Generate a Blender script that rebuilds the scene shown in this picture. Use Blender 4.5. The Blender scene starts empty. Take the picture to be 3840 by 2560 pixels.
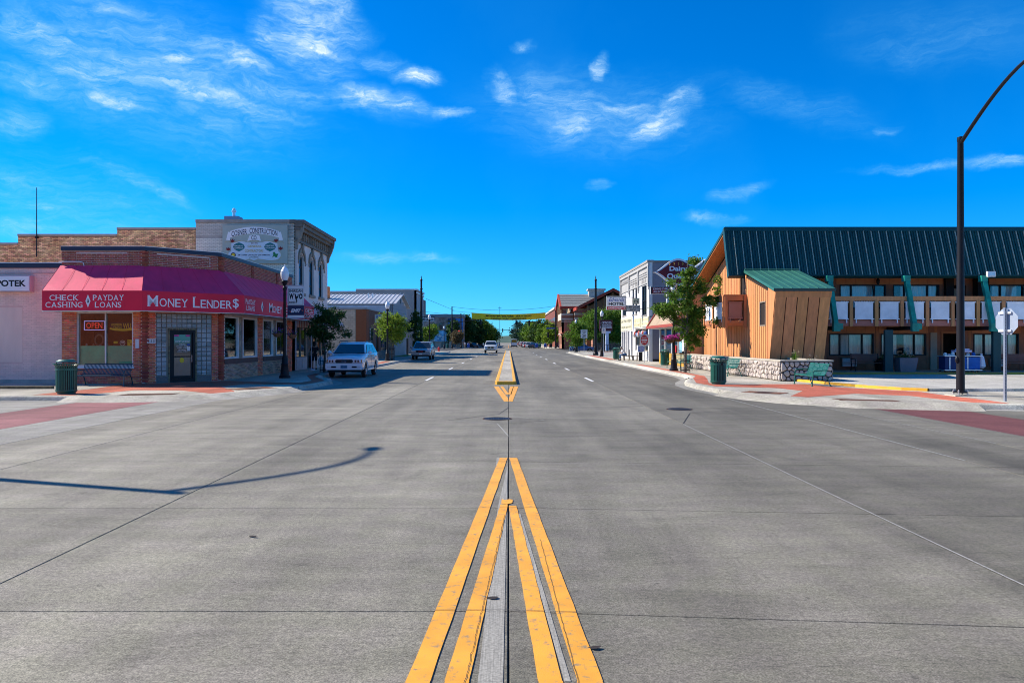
import bpy, bmesh, math, random
from mathutils import Vector, Matrix
R = math.radians
PI = math.pi
scene = bpy.context.scene
col = scene.collection
rnd = random.Random(7)

# ---------------------------------------------------------------- camera, sky, sun, exposure
cam_d = bpy.data.cameras.new('camera')
cam = bpy.data.objects.new('camera', cam_d)
col.objects.link(cam)
cam.location = (0, 0, 1.88)
cam.rotation_euler = (R(90), 0, 0)
cam_d.sensor_width = 36
cam_d.lens = 26.72
cam_d.shift_x = 0.0034
cam_d.clip_end = 20000
cam_d.clip_start = 0.05
scene.camera = cam

SUN_EL, SUN_AZ = 38.0, 18.0      # elevation; degrees ahead (+Y) of due left (-X)
sd = Vector((-math.cos(R(SUN_EL)) * math.cos(R(SUN_AZ)), math.cos(R(SUN_EL)) * math.sin(R(SUN_AZ)), math.sin(R(SUN_EL))))
sun_d = bpy.data.lights.new('sun', 'SUN')
sun = bpy.data.objects.new('sun', sun_d)
col.objects.link(sun)
sun.rotation_euler = sd.to_track_quat('Z', 'Y').to_euler()
sun.location = (-40, 20, 60)
sun_d.energy = 4.5
sun_d.angle = R(0.5)
sun_d.color = (1.0, 0.92, 0.79)
scene.view_settings.view_transform = 'Standard'
scene.view_settings.look = 'None'
scene.view_settings.exposure = 0.74
scene.view_settings.gamma = 1
scene.cycles.filter_width = 1.0
scene.cycles.use_denoising = True
scene.view_settings.use_curve_mapping = False

def build_world():
    w = bpy.data.worlds.new('World')
    scene.world = w
    w.use_nodes = True
    nt = w.node_tree
    N = nt.nodes
    L = nt.links
    N.clear()
    out = N.new('ShaderNodeOutputWorld')
    bg = N.new('ShaderNodeBackground')
    STR = 0.15
    bg.inputs['Strength'].default_value = STR
    sky = N.new('ShaderNodeTexSky')
    sky.sky_type = 'NISHITA'
    sky.sun_disc = False
    sky.sun_elevation = R(SUN_EL)
    sky.sun_rotation = math.atan2(sd.x, sd.y)
    sky.altitude = 1200
    sky.air_density = 1.0
    sky.dust_density = 0.3
    sky.ozone_density = 3.0
    tint = N.new('ShaderNodeMix')
    tint.data_type = 'RGBA'
    tint.blend_type = 'MULTIPLY'
    tint.inputs['Factor'].default_value = 1
    tint.inputs['B'].default_value = (0.15, 0.45, 0.79, 1)
    L.new(sky.outputs['Color'], tint.inputs['A'])
    hs = N.new('ShaderNodeHueSaturation')
    hs.inputs['Saturation'].default_value = 1.08
    L.new(tint.outputs['Result'], hs.inputs['Color'])
    # direction -> azimuth, elevation
    tc = N.new('ShaderNodeTexCoord')
    sp = N.new('ShaderNodeSeparateXYZ')
    L.new(tc.outputs['Generated'], sp.inputs[0])
    at = N.new('ShaderNodeMath'); at.operation = 'ARCTAN2'
    L.new(sp.outputs[0], at.inputs[0]); L.new(sp.outputs[1], at.inputs[1])
    asn = N.new('ShaderNodeMath'); asn.operation = 'ARCSINE'
    L.new(sp.outputs[2], asn.inputs[0])
    ae = N.new('ShaderNodeCombineXYZ')
    L.new(at.outputs[0], ae.inputs[0]); L.new(asn.outputs[0], ae.inputs[1])
    clouds = [(-25.5,17.9,10,3.4,-12,.52),(6,16.6,8,2.3,-5,.36),(-30,9,7,2.6,-8,.3),(-14.4,21.5,3.39,2.39,-10,1.0),(-15.0,20.0,2.76,0.79,-8,1.0),(-12.2,22.6,2.2,1.28,-30,0.8),(-17.4,21.1,1.79,1.19,0,0.7),(-19.2,18.9,4.68,0.68,-14,0.85),(-23.8,18.9,3.3,0.66,-5,0.7),(-30.7,18.4,4.37,1.27,-28,0.75),(-32.4,16.5,3.04,0.83,0,0.5),(-21.5,16.9,6.25,0.61,-8,0.75),(-16.8,17.6,4.51,0.79,0,0.7),(-27.2,15.6,2.21,0.38,-12,0.9),(-10.3,17.5,4.13,0.78,-10,1.0),(-7.8,17.2,2.26,0.46,-8,0.9),(-4.2,16.8,1.63,0.29,-3,0.85),(-6.8,19.2,1.55,0.42,-3,1.0),(-9.4,20.0,1.92,0.45,-12,0.5),(-26.7,21.5,2.62,0.53,5,0.5),(-24.6,20.3,0.87,0.27,0,0.5),(-0.6,18.5,1.58,0.85,-50,0.8),(3.7,17.6,3.92,1.47,-12,0.6),(4.3,15.9,2.45,1.18,-10,0.75),(8.5,17.1,3.53,0.58,-15,0.6),(11.4,16.1,3.0,0.77,35,0.85),(12.7,17.4,1.56,0.38,25,0.7),(6.9,19.7,1.16,0.42,35,0.75),(1.1,21.0,0.79,0.26,0,0.5),(6.3,11.6,0.8,0.22,10,0.45),(15.1,8.8,1.5,0.28,-12,0.5),(17.0,10.7,1.6,0.25,12,0.4),(16.0,10.2,0.79,0.2,0,0.3),(28.4,11.7,3.4,0.2,2,0.5),(33.0,11.4,2.0,0.26,-8,0.75),(26.0,14.2,0.8,0.2,0,0.3),(19.9,16.3,5.81,0.93,-20,0.22),(29.4,19.1,4.99,1.43,-10,0.2),(-26.2,10.6,3.57,0.44,-18,0.55),(-32.9,10.5,1.51,0.88,-35,0.4),(-31.5,8.6,1.53,0.25,0,0.6),(-32.4,7.3,2.69,0.67,0,0.65),(-10.0,6.2,2.71,0.29,0,0.5),(-5.5,6.0,2.02,0.23,-5,0.38),(-33.1,13.9,1.5,1.16,-20,0.4),(-80,25,25,8,10,0.6),(75,30,28,8,-10,0.5),(150,25,30,7,8,0.6),(-140,35,25,8,-12,0.5)]   # azimuth, elevation, half sizes, tilt (degrees), strength
    acc = None
    nz = N.new('ShaderNodeTexNoise')            # warps the wisps
    nz.inputs['Scale'].default_value = 9
    nz.inputs['Detail'].default_value = 10
    nz.inputs['Roughness'].default_value = 0.6
    L.new(ae.outputs[0], nz.inputs['Vector'])
    sub = N.new('ShaderNodeVectorMath'); sub.operation = 'SUBTRACT'
    L.new(nz.outputs['Color'], sub.inputs[0]); sub.inputs[1].default_value = (0.5, 0.5, 0.5)
    scl = N.new('ShaderNodeVectorMath'); scl.operation = 'MULTIPLY'
    L.new(sub.outputs[0], scl.inputs[0]); scl.inputs[1].default_value = (0.11, 0.05, 0)
    wp = N.new('ShaderNodeVectorMath'); wp.operation = 'ADD'
    L.new(ae.outputs[0], wp.inputs[0]); L.new(scl.outputs[0], wp.inputs[1])
    for az, el, rx, ry, tilt, st in clouds:
        mp = N.new('ShaderNodeMapping'); mp.vector_type = 'TEXTURE'
        mp.inputs['Location'].default_value = (R(az), R(el), 0)
        mp.inputs['Rotation'].default_value = (0, 0, R(tilt))
        mp.inputs['Scale'].default_value = (R(rx * 1.12), R(ry * 1.35 + .08), 1)
        L.new(wp.outputs[0], mp.inputs[0])
        ln = N.new('ShaderNodeVectorMath'); ln.operation = 'LENGTH'
        L.new(mp.outputs[0], ln.inputs[0])
        mr = N.new('ShaderNodeMapRange'); mr.interpolation_type = 'SMOOTHSTEP'
        mr.inputs['From Min'].default_value = 1.45; mr.inputs['From Max'].default_value = 0.0
        mr.inputs['To Max'].default_value = min(1.2, st * 1.2)
        L.new(ln.outputs['Value'], mr.inputs['Value'])
        if acc is None:
            acc = mr.outputs[0]
        else:
            ad = N.new('ShaderNodeMath'); ad.operation = 'MAXIMUM'
            L.new(acc, ad.inputs[0]); L.new(mr.outputs[0], ad.inputs[1]); acc = ad.outputs[0]
    st_ = N.new('ShaderNodeMapping')
    st_.inputs['Rotation'].default_value = (0, 0, R(14))
    st_.inputs['Scale'].default_value = (8, 34, 1)
    L.new(wp.outputs[0], st_.inputs[0])
    fb = N.new('ShaderNodeTexNoise')
    fb.inputs['Scale'].default_value = 1.0
    fb.inputs['Detail'].default_value = 12
    fb.inputs['Roughness'].default_value = 0.66
    fb.inputs['Distortion'].default_value = 0.6
    L.new(st_.outputs[0], fb.inputs['Vector'])
    m1 = N.new('ShaderNodeMapRange')
    m1.inputs['From Min'].default_value = 0.22; m1.inputs['From Max'].default_value = 0.60
    L.new(fb.outputs['Fac'], m1.inputs['Value'])
    f2 = N.new('ShaderNodeTexNoise'); f2.inputs['Scale'].default_value = 3.2; f2.inputs['Detail'].default_value = 9; f2.inputs['Roughness'].default_value = 0.7; f2.inputs['Distortion'].default_value = 1.2
    L.new(st_.outputs[0], f2.inputs['Vector'])
    r2 = N.new('ShaderNodeMapRange'); r2.inputs['From Min'].default_value = 0.36; r2.inputs['From Max'].default_value = 0.64; r2.inputs['To Min'].default_value = 0.42
    L.new(f2.outputs['Fac'], r2.inputs['Value'])
    mz = N.new('ShaderNodeMath'); mz.operation = 'MULTIPLY'; L.new(m1.outputs[0], mz.inputs[0]); L.new(r2.outputs[0], mz.inputs[1])
    mu = N.new('ShaderNodeMath'); mu.operation = 'MULTIPLY'
    L.new(acc, mu.inputs[0]); L.new(mz.outputs[0], mu.inputs[1])
    # faint veil everywhere
    ve = N.new('ShaderNodeTexNoise'); ve.inputs['Scale'].default_value = 4; ve.inputs['Detail'].default_value = 5
    L.new(wp.outputs[0], ve.inputs['Vector'])
    vm = N.new('ShaderNodeMapRange'); vm.inputs['From Min'].default_value = 0.45; vm.inputs['From Max'].default_value = 0.8
    vm.inputs['To Max'].default_value = 0.07
    L.new(ve.outputs['Fac'], vm.inputs['Value'])
    sm = N.new('ShaderNodeMath'); sm.operation = 'ADD'; sm.use_clamp = True
    L.new(mu.outputs[0], sm.inputs[0]); L.new(vm.outputs[0], sm.inputs[1])
    k = N.new('ShaderNodeMath'); k.operation = 'MULTIPLY'; k.inputs[1].default_value = 0.86
    L.new(sm.outputs[0], k.inputs[0])
    mx = N.new('ShaderNodeMix'); mx.data_type = 'RGBA'
    L.new(k.outputs[0], mx.inputs['Factor'])
    L.new(hs.outputs['Color'], mx.inputs['A'])
    c = 0.60 / STR
    cc = N.new('ShaderNodeMix'); cc.data_type = 'RGBA'; L.new(k.outputs[0], cc.inputs['Factor'])
    cc.inputs['A'].default_value = (c * 0.10, c * 0.72, c * 1.10, 1); cc.inputs['B'].default_value = (c * 1.15, c * 1.2, c * 1.22, 1)
    L.new(cc.outputs['Result'], mx.inputs['B'])
    L.new(mx.outputs['Result'], bg.inputs['Color'])
    L.new(bg.outputs[0], out.inputs[0])
build_world()

# ---------------------------------------------------------------- materials
MATS = {}
def M(name, c, rough=0.75, var=0.12, scale=2.0, bump=0.0, bscale=40, metal=0.0, spec=0.4, rand=0.0, c2=None, speck=0.0, emit=None, streak=None, coat=0):
    if name in MATS: return MATS[name]
    m = bpy.data.materials.new(name)
    m.use_nodes = True
    nt = m.node_tree; N = nt.nodes; L = nt.links
    b = N['Principled BSDF']
    b.inputs['Roughness'].default_value = rough
    b.inputs['Metallic'].default_value = metal
    b.inputs['Specular IOR Level'].default_value = spec
    if coat: b.inputs['Coat Weight'].default_value = coat
    g = N.new('ShaderNodeNewGeometry')
    n1 = N.new('ShaderNodeTexNoise'); n1.inputs['Scale'].default_value = scale; n1.inputs['Detail'].default_value = 6
    n1.inputs['Roughness'].default_value = 0.6
    vec = g.outputs['Position']
    if streak:
        mp = N.new('ShaderNodeMapping'); mp.inputs['Scale'].default_value = streak
        L.new(vec, mp.inputs[0]); L.new(mp.outputs[0], n1.inputs['Vector'])
    else:
        L.new(vec, n1.inputs['Vector'])
    mr = N.new('ShaderNodeMapRange'); mr.inputs['From Min'].default_value = 0.32; mr.inputs['From Max'].default_value = 0.68
    L.new(n1.outputs['Fac'], mr.inputs['Value'])
    mx = N.new('ShaderNodeMix'); mx.data_type = 'RGBA'
    L.new(mr.outputs[0], mx.inputs['Factor'])
    a = [max(0, v * (1 - var)) for v in c]
    d = [min(1, v * (1 + var)) for v in (c2 or c)]
    mx.inputs['A'].default_value = (*a, 1); mx.inputs['B'].default_value = (*d, 1)
    cur = mx.outputs['Result']
    if rand:
        oi = N.new('ShaderNodeObjectInfo')
        ad = N.new('ShaderNodeMath'); ad.operation = 'ADD'
        L.new(oi.outputs['Random'], ad.inputs[0]); L.new(g.outputs['Random Per Island'], ad.inputs[1])
        fr = N.new('ShaderNodeMath'); fr.operation = 'FRACT'; L.new(ad.outputs[0], fr.inputs[0])
        r2 = N.new('ShaderNodeMapRange'); r2.inputs['To Min'].default_value = 1 - rand; r2.inputs['To Max'].default_value = 1 + rand
        L.new(fr.outputs[0], r2.inputs['Value'])
        w2 = N.new('ShaderNodeMath'); w2.operation = 'MULTIPLY'; w2.inputs[1].default_value = 7.31; L.new(fr.outputs[0], w2.inputs[0])
        w3 = N.new('ShaderNodeMath'); w3.operation = 'FRACT'; L.new(w2.outputs[0], w3.inputs[0])
        r3 = N.new('ShaderNodeMapRange'); r3.inputs['To Min'].default_value = 0.5 - rand * 0.05; r3.inputs['To Max'].default_value = 0.5 + rand * 0.05
        L.new(w3.outputs[0], r3.inputs['Value'])
        h = N.new('ShaderNodeHueSaturation'); L.new(cur, h.inputs['Color']); L.new(r2.outputs[0], h.inputs['Value']); L.new(r3.outputs[0], h.inputs['Hue'])
        cur = h.outputs['Color']
    if speck:
        n2 = N.new('ShaderNodeTexNoise'); n2.inputs['Scale'].default_value = 55; n2.inputs['Detail'].default_value = 3
        L.new(vec, n2.inputs['Vector'])
        r4 = N.new('ShaderNodeMapRange'); r4.inputs['From Min'].default_value = 0.35; r4.inputs['From Max'].default_value = 0.65
        r4.inputs['To Min'].default_value = 1 - speck; r4.inputs['To Max'].default_value = 1 + speck
        L.new(n2.outputs['Fac'], r4.inputs['Value'])
        h2 = N.new('ShaderNodeHueSaturation'); L.new(cur, h2.inputs['Color']); L.new(r4.outputs[0], h2.inputs['Value'])
        cur = h2.outputs['Color']
    L.new(cur, b.inputs['Base Color'])
    if bump:
        n3 = N.new('ShaderNodeTexNoise'); n3.inputs['Scale'].default_value = bscale; n3.inputs['Detail'].default_value = 4
        L.new(vec, n3.inputs['Vector'])
        bp = N.new('ShaderNodeBump'); bp.inputs['Strength'].default_value = bump; bp.inputs['Distance'].default_value = 0.02
        L.new(n3.outputs['Fac'], bp.inputs['Height']); L.new(bp.outputs[0], b.inputs['Normal'])
    if emit:
        b.inputs['Emission Color'].default_value = (*emit[:3], 1); b.inputs['Emission Strength'].default_value = emit[3]
    MATS[name] = m
    return m

def concrete_road(name, c, dark=0.72, blot=1.0):
    m = bpy.data.materials.new(name); m.use_nodes = True
    nt = m.node_tree; N = nt.nodes; L = nt.links; b = N['Principled BSDF']
    b.inputs['Roughness'].default_value = 0.82; b.inputs['Specular IOR Level'].default_value = 0.3
    g = N.new('ShaderNodeNewGeometry'); P = g.outputs['Position']
    def noise(sc, det, mp=None, dist=0):
        n = N.new('ShaderNodeTexNoise'); n.inputs['Scale'].default_value = sc; n.inputs['Detail'].default_value = det
        n.inputs['Roughness'].default_value = 0.65; n.inputs['Distortion'].default_value = dist
        if mp:
            q = N.new('ShaderNodeMapping'); q.inputs['Scale'].default_value = mp; L.new(P, q.inputs[0]); L.new(q.outputs[0], n.inputs['Vector'])
        else: L.new(P, n.inputs['Vector'])
        return n.outputs['Fac']
    def rng(s, a, b_, lo, hi):
        r = N.new('ShaderNodeMapRange'); r.inputs['From Min'].default_value = a; r.inputs['From Max'].default_value = b_
        r.inputs['To Min'].default_value = lo; r.inputs['To Max'].default_value = hi; L.new(s, r.inputs['Value']); return r.outputs[0]
    def mul(a, b_):
        q = N.new('ShaderNodeMath'); q.operation = 'MULTIPLY'; L.new(a, q.inputs[0]); L.new(b_, q.inputs[1]); return q.outputs[0]
    v = rng(noise(0.35, 6, (1, 0.35, 1)), 0.3, 0.7, 1 - 0.34 * blot, 1 + 0.20 * blot)
    v = mul(v, rng(noise(1.3, 7, (0.5, 1.6, 1), 0.5), 0.35, 0.72, 1.14, 0.76))
    v = mul(v, rng(noise(26, 3), 0.3, 0.7, 0.70, 1.32))
    v = mul(v, rng(noise(85, 2), 0.36, 0.64, 0.62, 1.40))
    v = mul(v, rng(noise(1, 4, (.75, .05, 1)), 0.35, 0.65, 1 - .22 * blot, 1 + .14 * blot))
    v = mul(v, rng(noise(.9, 6, (1, 1, 1), 1.5), 0.60, 0.72, 1.0, 1 - .3 * blot))
    v = mul(v, rng(noise(1, 3, (9, 85, 1)), 0.60, 0.66, 1.0, 0.52))
    v = mul(v, rng(noise(10, 4, (0.35, 4.5, 1)), 0.55, 0.72, 1.0, 0.86))     # tining and dirt drawn out across the lanes
    v = mul(v, rng(noise(9, 2), 0.70, 0.76, 1.0, 0.55))                     # small dark spots
    vm = N.new('ShaderNodeTexVoronoi'); vm.inputs['Scale'].default_value = 75; L.new(P, vm.inputs['Vector'])
    v = mul(v, rng(vm.outputs['Distance'], 0.0, 0.16, 1.28, 1.0))            # pale aggregate
    oi = N.new('ShaderNodeObjectInfo')
    v = mul(v, rng(oi.outputs['Random'], 0, 1, 0.88, 1.08))
    h = N.new('ShaderNodeHueSaturation'); L.new(v, h.inputs['Value'])
    cm = N.new('ShaderNodeMix'); cm.data_type = 'RGBA'; L.new(rng(noise(2.2, 5), .4, .6, 0, 1), cm.inputs['Factor']); cm.inputs['A'].default_value = (c[0] * 1.01, c[1] * .99, c[2] * 1.01, 1); cm.inputs['B'].default_value = (c[0] * 1.0, c[1] * 1.01, c[2] * .96, 1); L.new(cm.outputs['Result'], h.inputs['Color'])
    L.new(h.outputs[0], b.inputs['Base Color'])
    bp = N.new('ShaderNodeBump'); bp.inputs['Strength'].default_value = 0.6; bp.inputs['Distance'].default_value = 0.006
    L.new(noise(90, 3, (0.6, 1.6, 1)), bp.inputs['Height']); L.new(bp.outputs[0], b.inputs['Normal'])
    MATS[name] = m
    return m

def worn_paint(name, c, under, wear=0.5):
    m = bpy.data.materials.new(name); m.use_nodes = True
    nt = m.node_tree; N = nt.nodes; L = nt.links; b = N['Principled BSDF']
    b.inputs['Roughness'].default_value = 0.6; b.inputs['Specular IOR Level'].default_value = 0.35
    g = N.new('ShaderNodeNewGeometry'); P = g.outputs['Position']
    n = N.new('ShaderNodeTexNoise'); n.inputs['Scale'].default_value = 14; n.inputs['Detail'].default_value = 9; n.inputs['Roughness'].default_value = 0.7; L.new(P, n.inputs['Vector'])
    r = N.new('ShaderNodeMapRange'); r.inputs['From Min'].default_value = 0.66 - 0.12 * wear; r.inputs['From Max'].default_value = 0.80 - 0.12 * wear; L.new(n.outputs['Fac'], r.inputs['Value'])
    n2 = N.new('ShaderNodeTexNoise'); n2.inputs['Scale'].default_value = 3; n2.inputs['Detail'].default_value = 7; L.new(P, n2.inputs['Vector'])
    r2 = N.new('ShaderNodeMapRange'); r2.inputs['From Min'].default_value = 0.3; r2.inputs['From Max'].default_value = 0.7; r2.inputs['To Min'].default_value = 0.82; r2.inputs['To Max'].default_value = 1.1; L.new(n2.outputs['Fac'], r2.inputs['Value'])
    h = N.new('ShaderNodeHueSaturation'); h.inputs['Color'].default_value = (*c, 1); L.new(r2.outputs[0], h.inputs['Value'])
    mx = N.new('ShaderNodeMix'); mx.data_type = 'RGBA'; L.new(r.outputs[0], mx.inputs['Factor']); L.new(h.outputs[0], mx.inputs['A']); mx.inputs['B'].default_value = (*under, 1)
    L.new(mx.outputs['Result'], b.inputs['Base Color'])
    bp = N.new('ShaderNodeBump'); bp.inputs['Strength'].default_value = 0.35; bp.inputs['Distance'].default_value = 0.005
    n3 = N.new('ShaderNodeTexNoise'); n3.inputs['Scale'].default_value = 120; L.new(P, n3.inputs['Vector']); L.new(n3.outputs['Fac'], bp.inputs['Height']); L.new(bp.outputs[0], b.inputs['Normal'])
    MATS[name] = m
    return m

def glass(name, tint=(0.9, 0.95, 0.95), refl=0.16):
    m = bpy.data.materials.new(name); m.use_nodes = True
    nt = m.node_tree; N = nt.nodes; L = nt.links; N.clear()
    o = N.new('ShaderNodeOutputMaterial'); t = N.new('ShaderNodeBsdfTransparent'); t.inputs[0].default_value = (*tint, 1)
    gl = N.new('ShaderNodeBsdfGlossy'); gl.inputs['Roughness'].default_value = 0.03; gl.inputs['Color'].default_value = (1, 1, 1, 1)
    fr = N.new('ShaderNodeFresnel'); fr.inputs[0].default_value = 1.5
    ad = N.new('ShaderNodeMath'); ad.operation = 'ADD'; ad.use_clamp = True; L.new(fr.outputs[0], ad.inputs[0]); ad.inputs[1].default_value = refl
    mx = N.new('ShaderNodeMixShader'); L.new(ad.outputs[0], mx.inputs[0]); L.new(t.outputs[0], mx.inputs[1]); L.new(gl.outputs[0], mx.inputs[2])
    L.new(mx.outputs[0], o.inputs[0])
    MATS[name] = m
    return m

def leaf_mat(name, c, t=0.35):
    m = bpy.data.materials.new(name); m.use_nodes = True
    nt = m.node_tree; N = nt.nodes; L = nt.links; b = N['Principled BSDF']; o = N['Material Output']
    b.inputs['Roughness'].default_value = 0.55; b.inputs['Specular IOR Level'].default_value = 0.25
    g = N.new('ShaderNodeNewGeometry')
    r = N.new('ShaderNodeMapRange'); r.inputs['To Min'].default_value = 0.6; r.inputs['To Max'].default_value = 1.45; L.new(g.outputs['Random Per Island'], r.inputs['Value'])
    q = N.new('ShaderNodeMath'); q.operation = 'MULTIPLY'; q.inputs[1].default_value = 5.7; L.new(g.outputs['Random Per Island'], q.inputs[0])
    q2 = N.new('ShaderNodeMath'); q2.operation = 'FRACT'; L.new(q.outputs[0], q2.inputs[0])
    r2 = N.new('ShaderNodeMapRange'); r2.inputs['To Min'].default_value = 0.475; r2.inputs['To Max'].default_value = 0.52; L.new(q2.outputs[0], r2.inputs['Value'])
    h = N.new('ShaderNodeHueSaturation'); h.inputs['Color'].default_value = (*c, 1); L.new(r.outputs[0], h.inputs['Value']); L.new(r2.outputs[0], h.inputs['Hue'])
    L.new(h.outputs[0], b.inputs['Base Color'])
    tr = N.new('ShaderNodeBsdfTranslucent'); L.new(h.outputs[0], tr.inputs[0])
    mx = N.new('ShaderNodeMixShader'); mx.inputs[0].default_value = t; L.new(b.outputs[0], mx.inputs[1]); L.new(tr.outputs[0], mx.inputs[2]); L.new(mx.outputs[0], o.inputs[0])
    MATS[name] = m
    return m

# ---------------------------------------------------------------- mesh helpers
ORG = {}
class MB:
    def __init__(s): s.v = []; s.f = []
    def add(s, vs, fs):
        k = len(s.v); s.v += [tuple(p) for p in vs]; s.f += [tuple(i + k for i in f) for f in fs]
    def box(s, x0, x1, y0, y1, z0, z1):
        s.add([(x0, y0, z0), (x1, y0, z0), (x1, y1, z0), (x0, y1, z0), (x0, y0, z1), (x1, y0, z1), (x1, y1, z1), (x0, y1, z1)],
              [(0, 3, 2, 1), (4, 5, 6, 7), (0, 1, 5, 4), (1, 2, 6, 5), (2, 3, 7, 6), (3, 0, 4, 7)])
        return s
    def poly(s, pts): s.add(pts, [tuple(range(len(pts)))]); return s
    def prism(s, pts, vec):
        n = len(pts); v = Vector(vec)
        s.add(list(pts) + [tuple(Vector(p) + v) for p in pts], [tuple(reversed(range(n))), tuple(range(n, 2 * n))] + [(i, (i + 1) % n, n + (i + 1) % n, n + i) for i in range(n)])
        return s
    def slab(s, pts, z0, z1):
        return s.prism([(p[0], p[1], z0) for p in pts], (0, 0, z1 - z0))
    def rod(s, p0, p1, r0, r1=None, n=8, cap=True):
        p0 = Vector(p0); p1 = Vector(p1); r1 = r0 if r1 is None else r1
        d = (p1 - p0); 
        if d.length < 1e-6: return s
        d.normalize(); a = d.orthogonal().normalized(); b = d.cross(a)
        vs = []
        for p, r in ((p0, r0), (p1, r1)):
            for i in range(n):
                t = 2 * PI * i / n; vs.append(p + a * math.cos(t) * r + b * math.sin(t) * r)
        fs = [(i, (i + 1) % n, n + (i + 1) % n, n + i) for i in range(n)]
        if cap: fs += [tuple(reversed(range(n))), tuple(range(n, 2 * n))]
        s.add(vs, fs); return s
    def tube(s, path, r, n=6, taper=None):
        P = [Vector(p) for p in path]
        rings = []
        a = None
        for i, p in enumerate(P):
            d = (P[min(i + 1, len(P) - 1)] - P[max(i - 1, 0)]).normalized()
            a = d.orthogonal().normalized() if a is None else (a - d * a.dot(d)).normalized()
            b = d.cross(a); rr = r if taper is None else r + (taper - r) * i / (len(P) - 1)
            rings.append([p + (a * math.cos(2 * PI * k / n) + b * math.sin(2 * PI * k / n)) * rr for k in range(n)])
        vs = [q for ring in rings for q in ring]; fs = []
        for i in range(len(P) - 1):
            for k in range(n): fs.append((i * n + k, i * n + (k + 1) % n, (i + 1) * n + (k + 1) % n, (i + 1) * n + k))
        fs += [tuple(reversed(range(n))), tuple(range((len(P) - 1) * n, len(P) * n))]
        s.add(vs, fs); return s
    def lathe(s, c, prof, n=16, sx=1, sy=1, capped=True):
        vs = []; fs = []
        for r, z in prof:
            for i in range(n):
                t = 2 * PI * i / n; vs.append((c[0] + r * math.cos(t) * sx, c[1] + r * math.sin(t) * sy, c[2] + z))
        for j in range(len(prof) - 1):
            for i in range(n): fs.append((j * n + i, j * n + (i + 1) % n, (j + 1) * n + (i + 1) % n, (j + 1) * n + i))
        if capped: fs += [tuple(reversed(range(n))), tuple(range((len(prof) - 1) * n, len(prof) * n))]
        s.add(vs, fs); return s
    def ball(s, c, r, n=10, m=6, sc=(1, 1, 1)):
        prof = [(r * math.sin(PI * j / m), -r * math.cos(PI * j / m)) for j in range(m + 1)]
        prof[0] = (r * .05, -r); prof[-1] = (r * .05, r)
        k = len(s.v); s.lathe((0, 0, 0), prof, n)
        for i in range(k, len(s.v)):
            q = s.v[i]; s.v[i] = (c[0] + q[0] * sc[0], c[1] + q[1] * sc[1], c[2] + q[2] * sc[2])
        return s
    def xf(s, m, start=0):
        for i in range(start, len(s.v)): s.v[i] = tuple(m @ Vector(s.v[i]))
        return s
    def build(s, name, mat, parent=None, smooth=False, kind=None, label=None):
        o = (0, 0, 0)
        if parent is not None: o = ORG.get(parent.name, (0, 0, 0))
        me = bpy.data.meshes.new(name)
        me.from_pydata([(p[0] - o[0], p[1] - o[1], p[2] - o[2]) for p in s.v], [], s.f)
        if isinstance(mat, (list, tuple)):
            for q in mat: me.materials.append(q)
        else: me.materials.append(mat)
        if smooth:
            me.polygons.foreach_set('use_smooth', [True] * len(me.polygons))
            try: me.set_sharp_from_angle(angle=R(38))
            except Exception: pass
        me.update()
        ob = bpy.data.objects.new(name, me); col.objects.link(ob)
        if parent is not None:
            ob.parent = parent; ORG[ob.name] = o
        if kind: ob['kind'] = kind
        if label: ob['label'] = label
        return ob

class Frame:                     # a wall plane: s along U, z along V, t outward along N = U x V
    def __init__(s, O, U, V=(0, 0, 1)):
        s.O = Vector(O); s.U = Vector(U).normalized(); s.V = Vector(V).normalized(); s.N = s.U.cross(s.V)
    def p(s, a, z, t=0): return s.O + s.U * a + s.V * z + s.N * t
    def box(s, mb, a0, a1, z0, z1, t0, t1):
        q = [s.p(a0, z0, t0), s.p(a1, z0, t0), s.p(a1, z1, t0), s.p(a0, z1, t0)]
        mb.prism(q, s.N * (t1 - t0)); return mb
    def poly(s, mb, pts, t0, t1):
        mb.prism([s.p(a, z, t0) for a, z in pts], s.N * (t1 - t0)); return mb
    def flat(s, mb, pts, t): mb.poly([s.p(a, z, t) for a, z in pts]); return mb

def thing(name, label, cat, loc=(0, 0, 0), group=None):
    o = bpy.data.objects.new(name, None); col.objects.link(o)
    o.location = loc; o.empty_display_size = 0.2
    ORG[o.name] = tuple(loc)
    o['label'] = label; o['category'] = cat
    if group: o['group'] = group
    return o
def tag(o, label, cat, group=None, kind=None):
    o['label'] = label; o['category'] = cat
    if group: o['group'] = group
    if kind: o['kind'] = kind
    return o
def struct(name, mb, mat, label=None, smooth=False):
    o = mb.build(name, mat, None, smooth); o['kind'] = 'structure'
    if label: o['label'] = label
    return o
def kids(o): return [c for c in KID.get(o.name, [])]
def copy_tree(o, loc=None, rz=None, label=None, group=None, scale=None):
    def rec(a, parent):
        c = a.copy(); col.objects.link(c)
        if parent is not None:
            c.parent = parent
        for ch in list(a.children): rec(ch, c)
        return c
    r = rec(o, None)
    if loc is not None: r.location = loc
    if rz is not None: r.rotation_euler = (0, 0, rz)
    if scale is not None: r.scale = (scale,) * 3 if isinstance(scale, (int, float)) else scale
    if label: r['label'] = label
    if group: r['group'] = group
    return r

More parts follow.
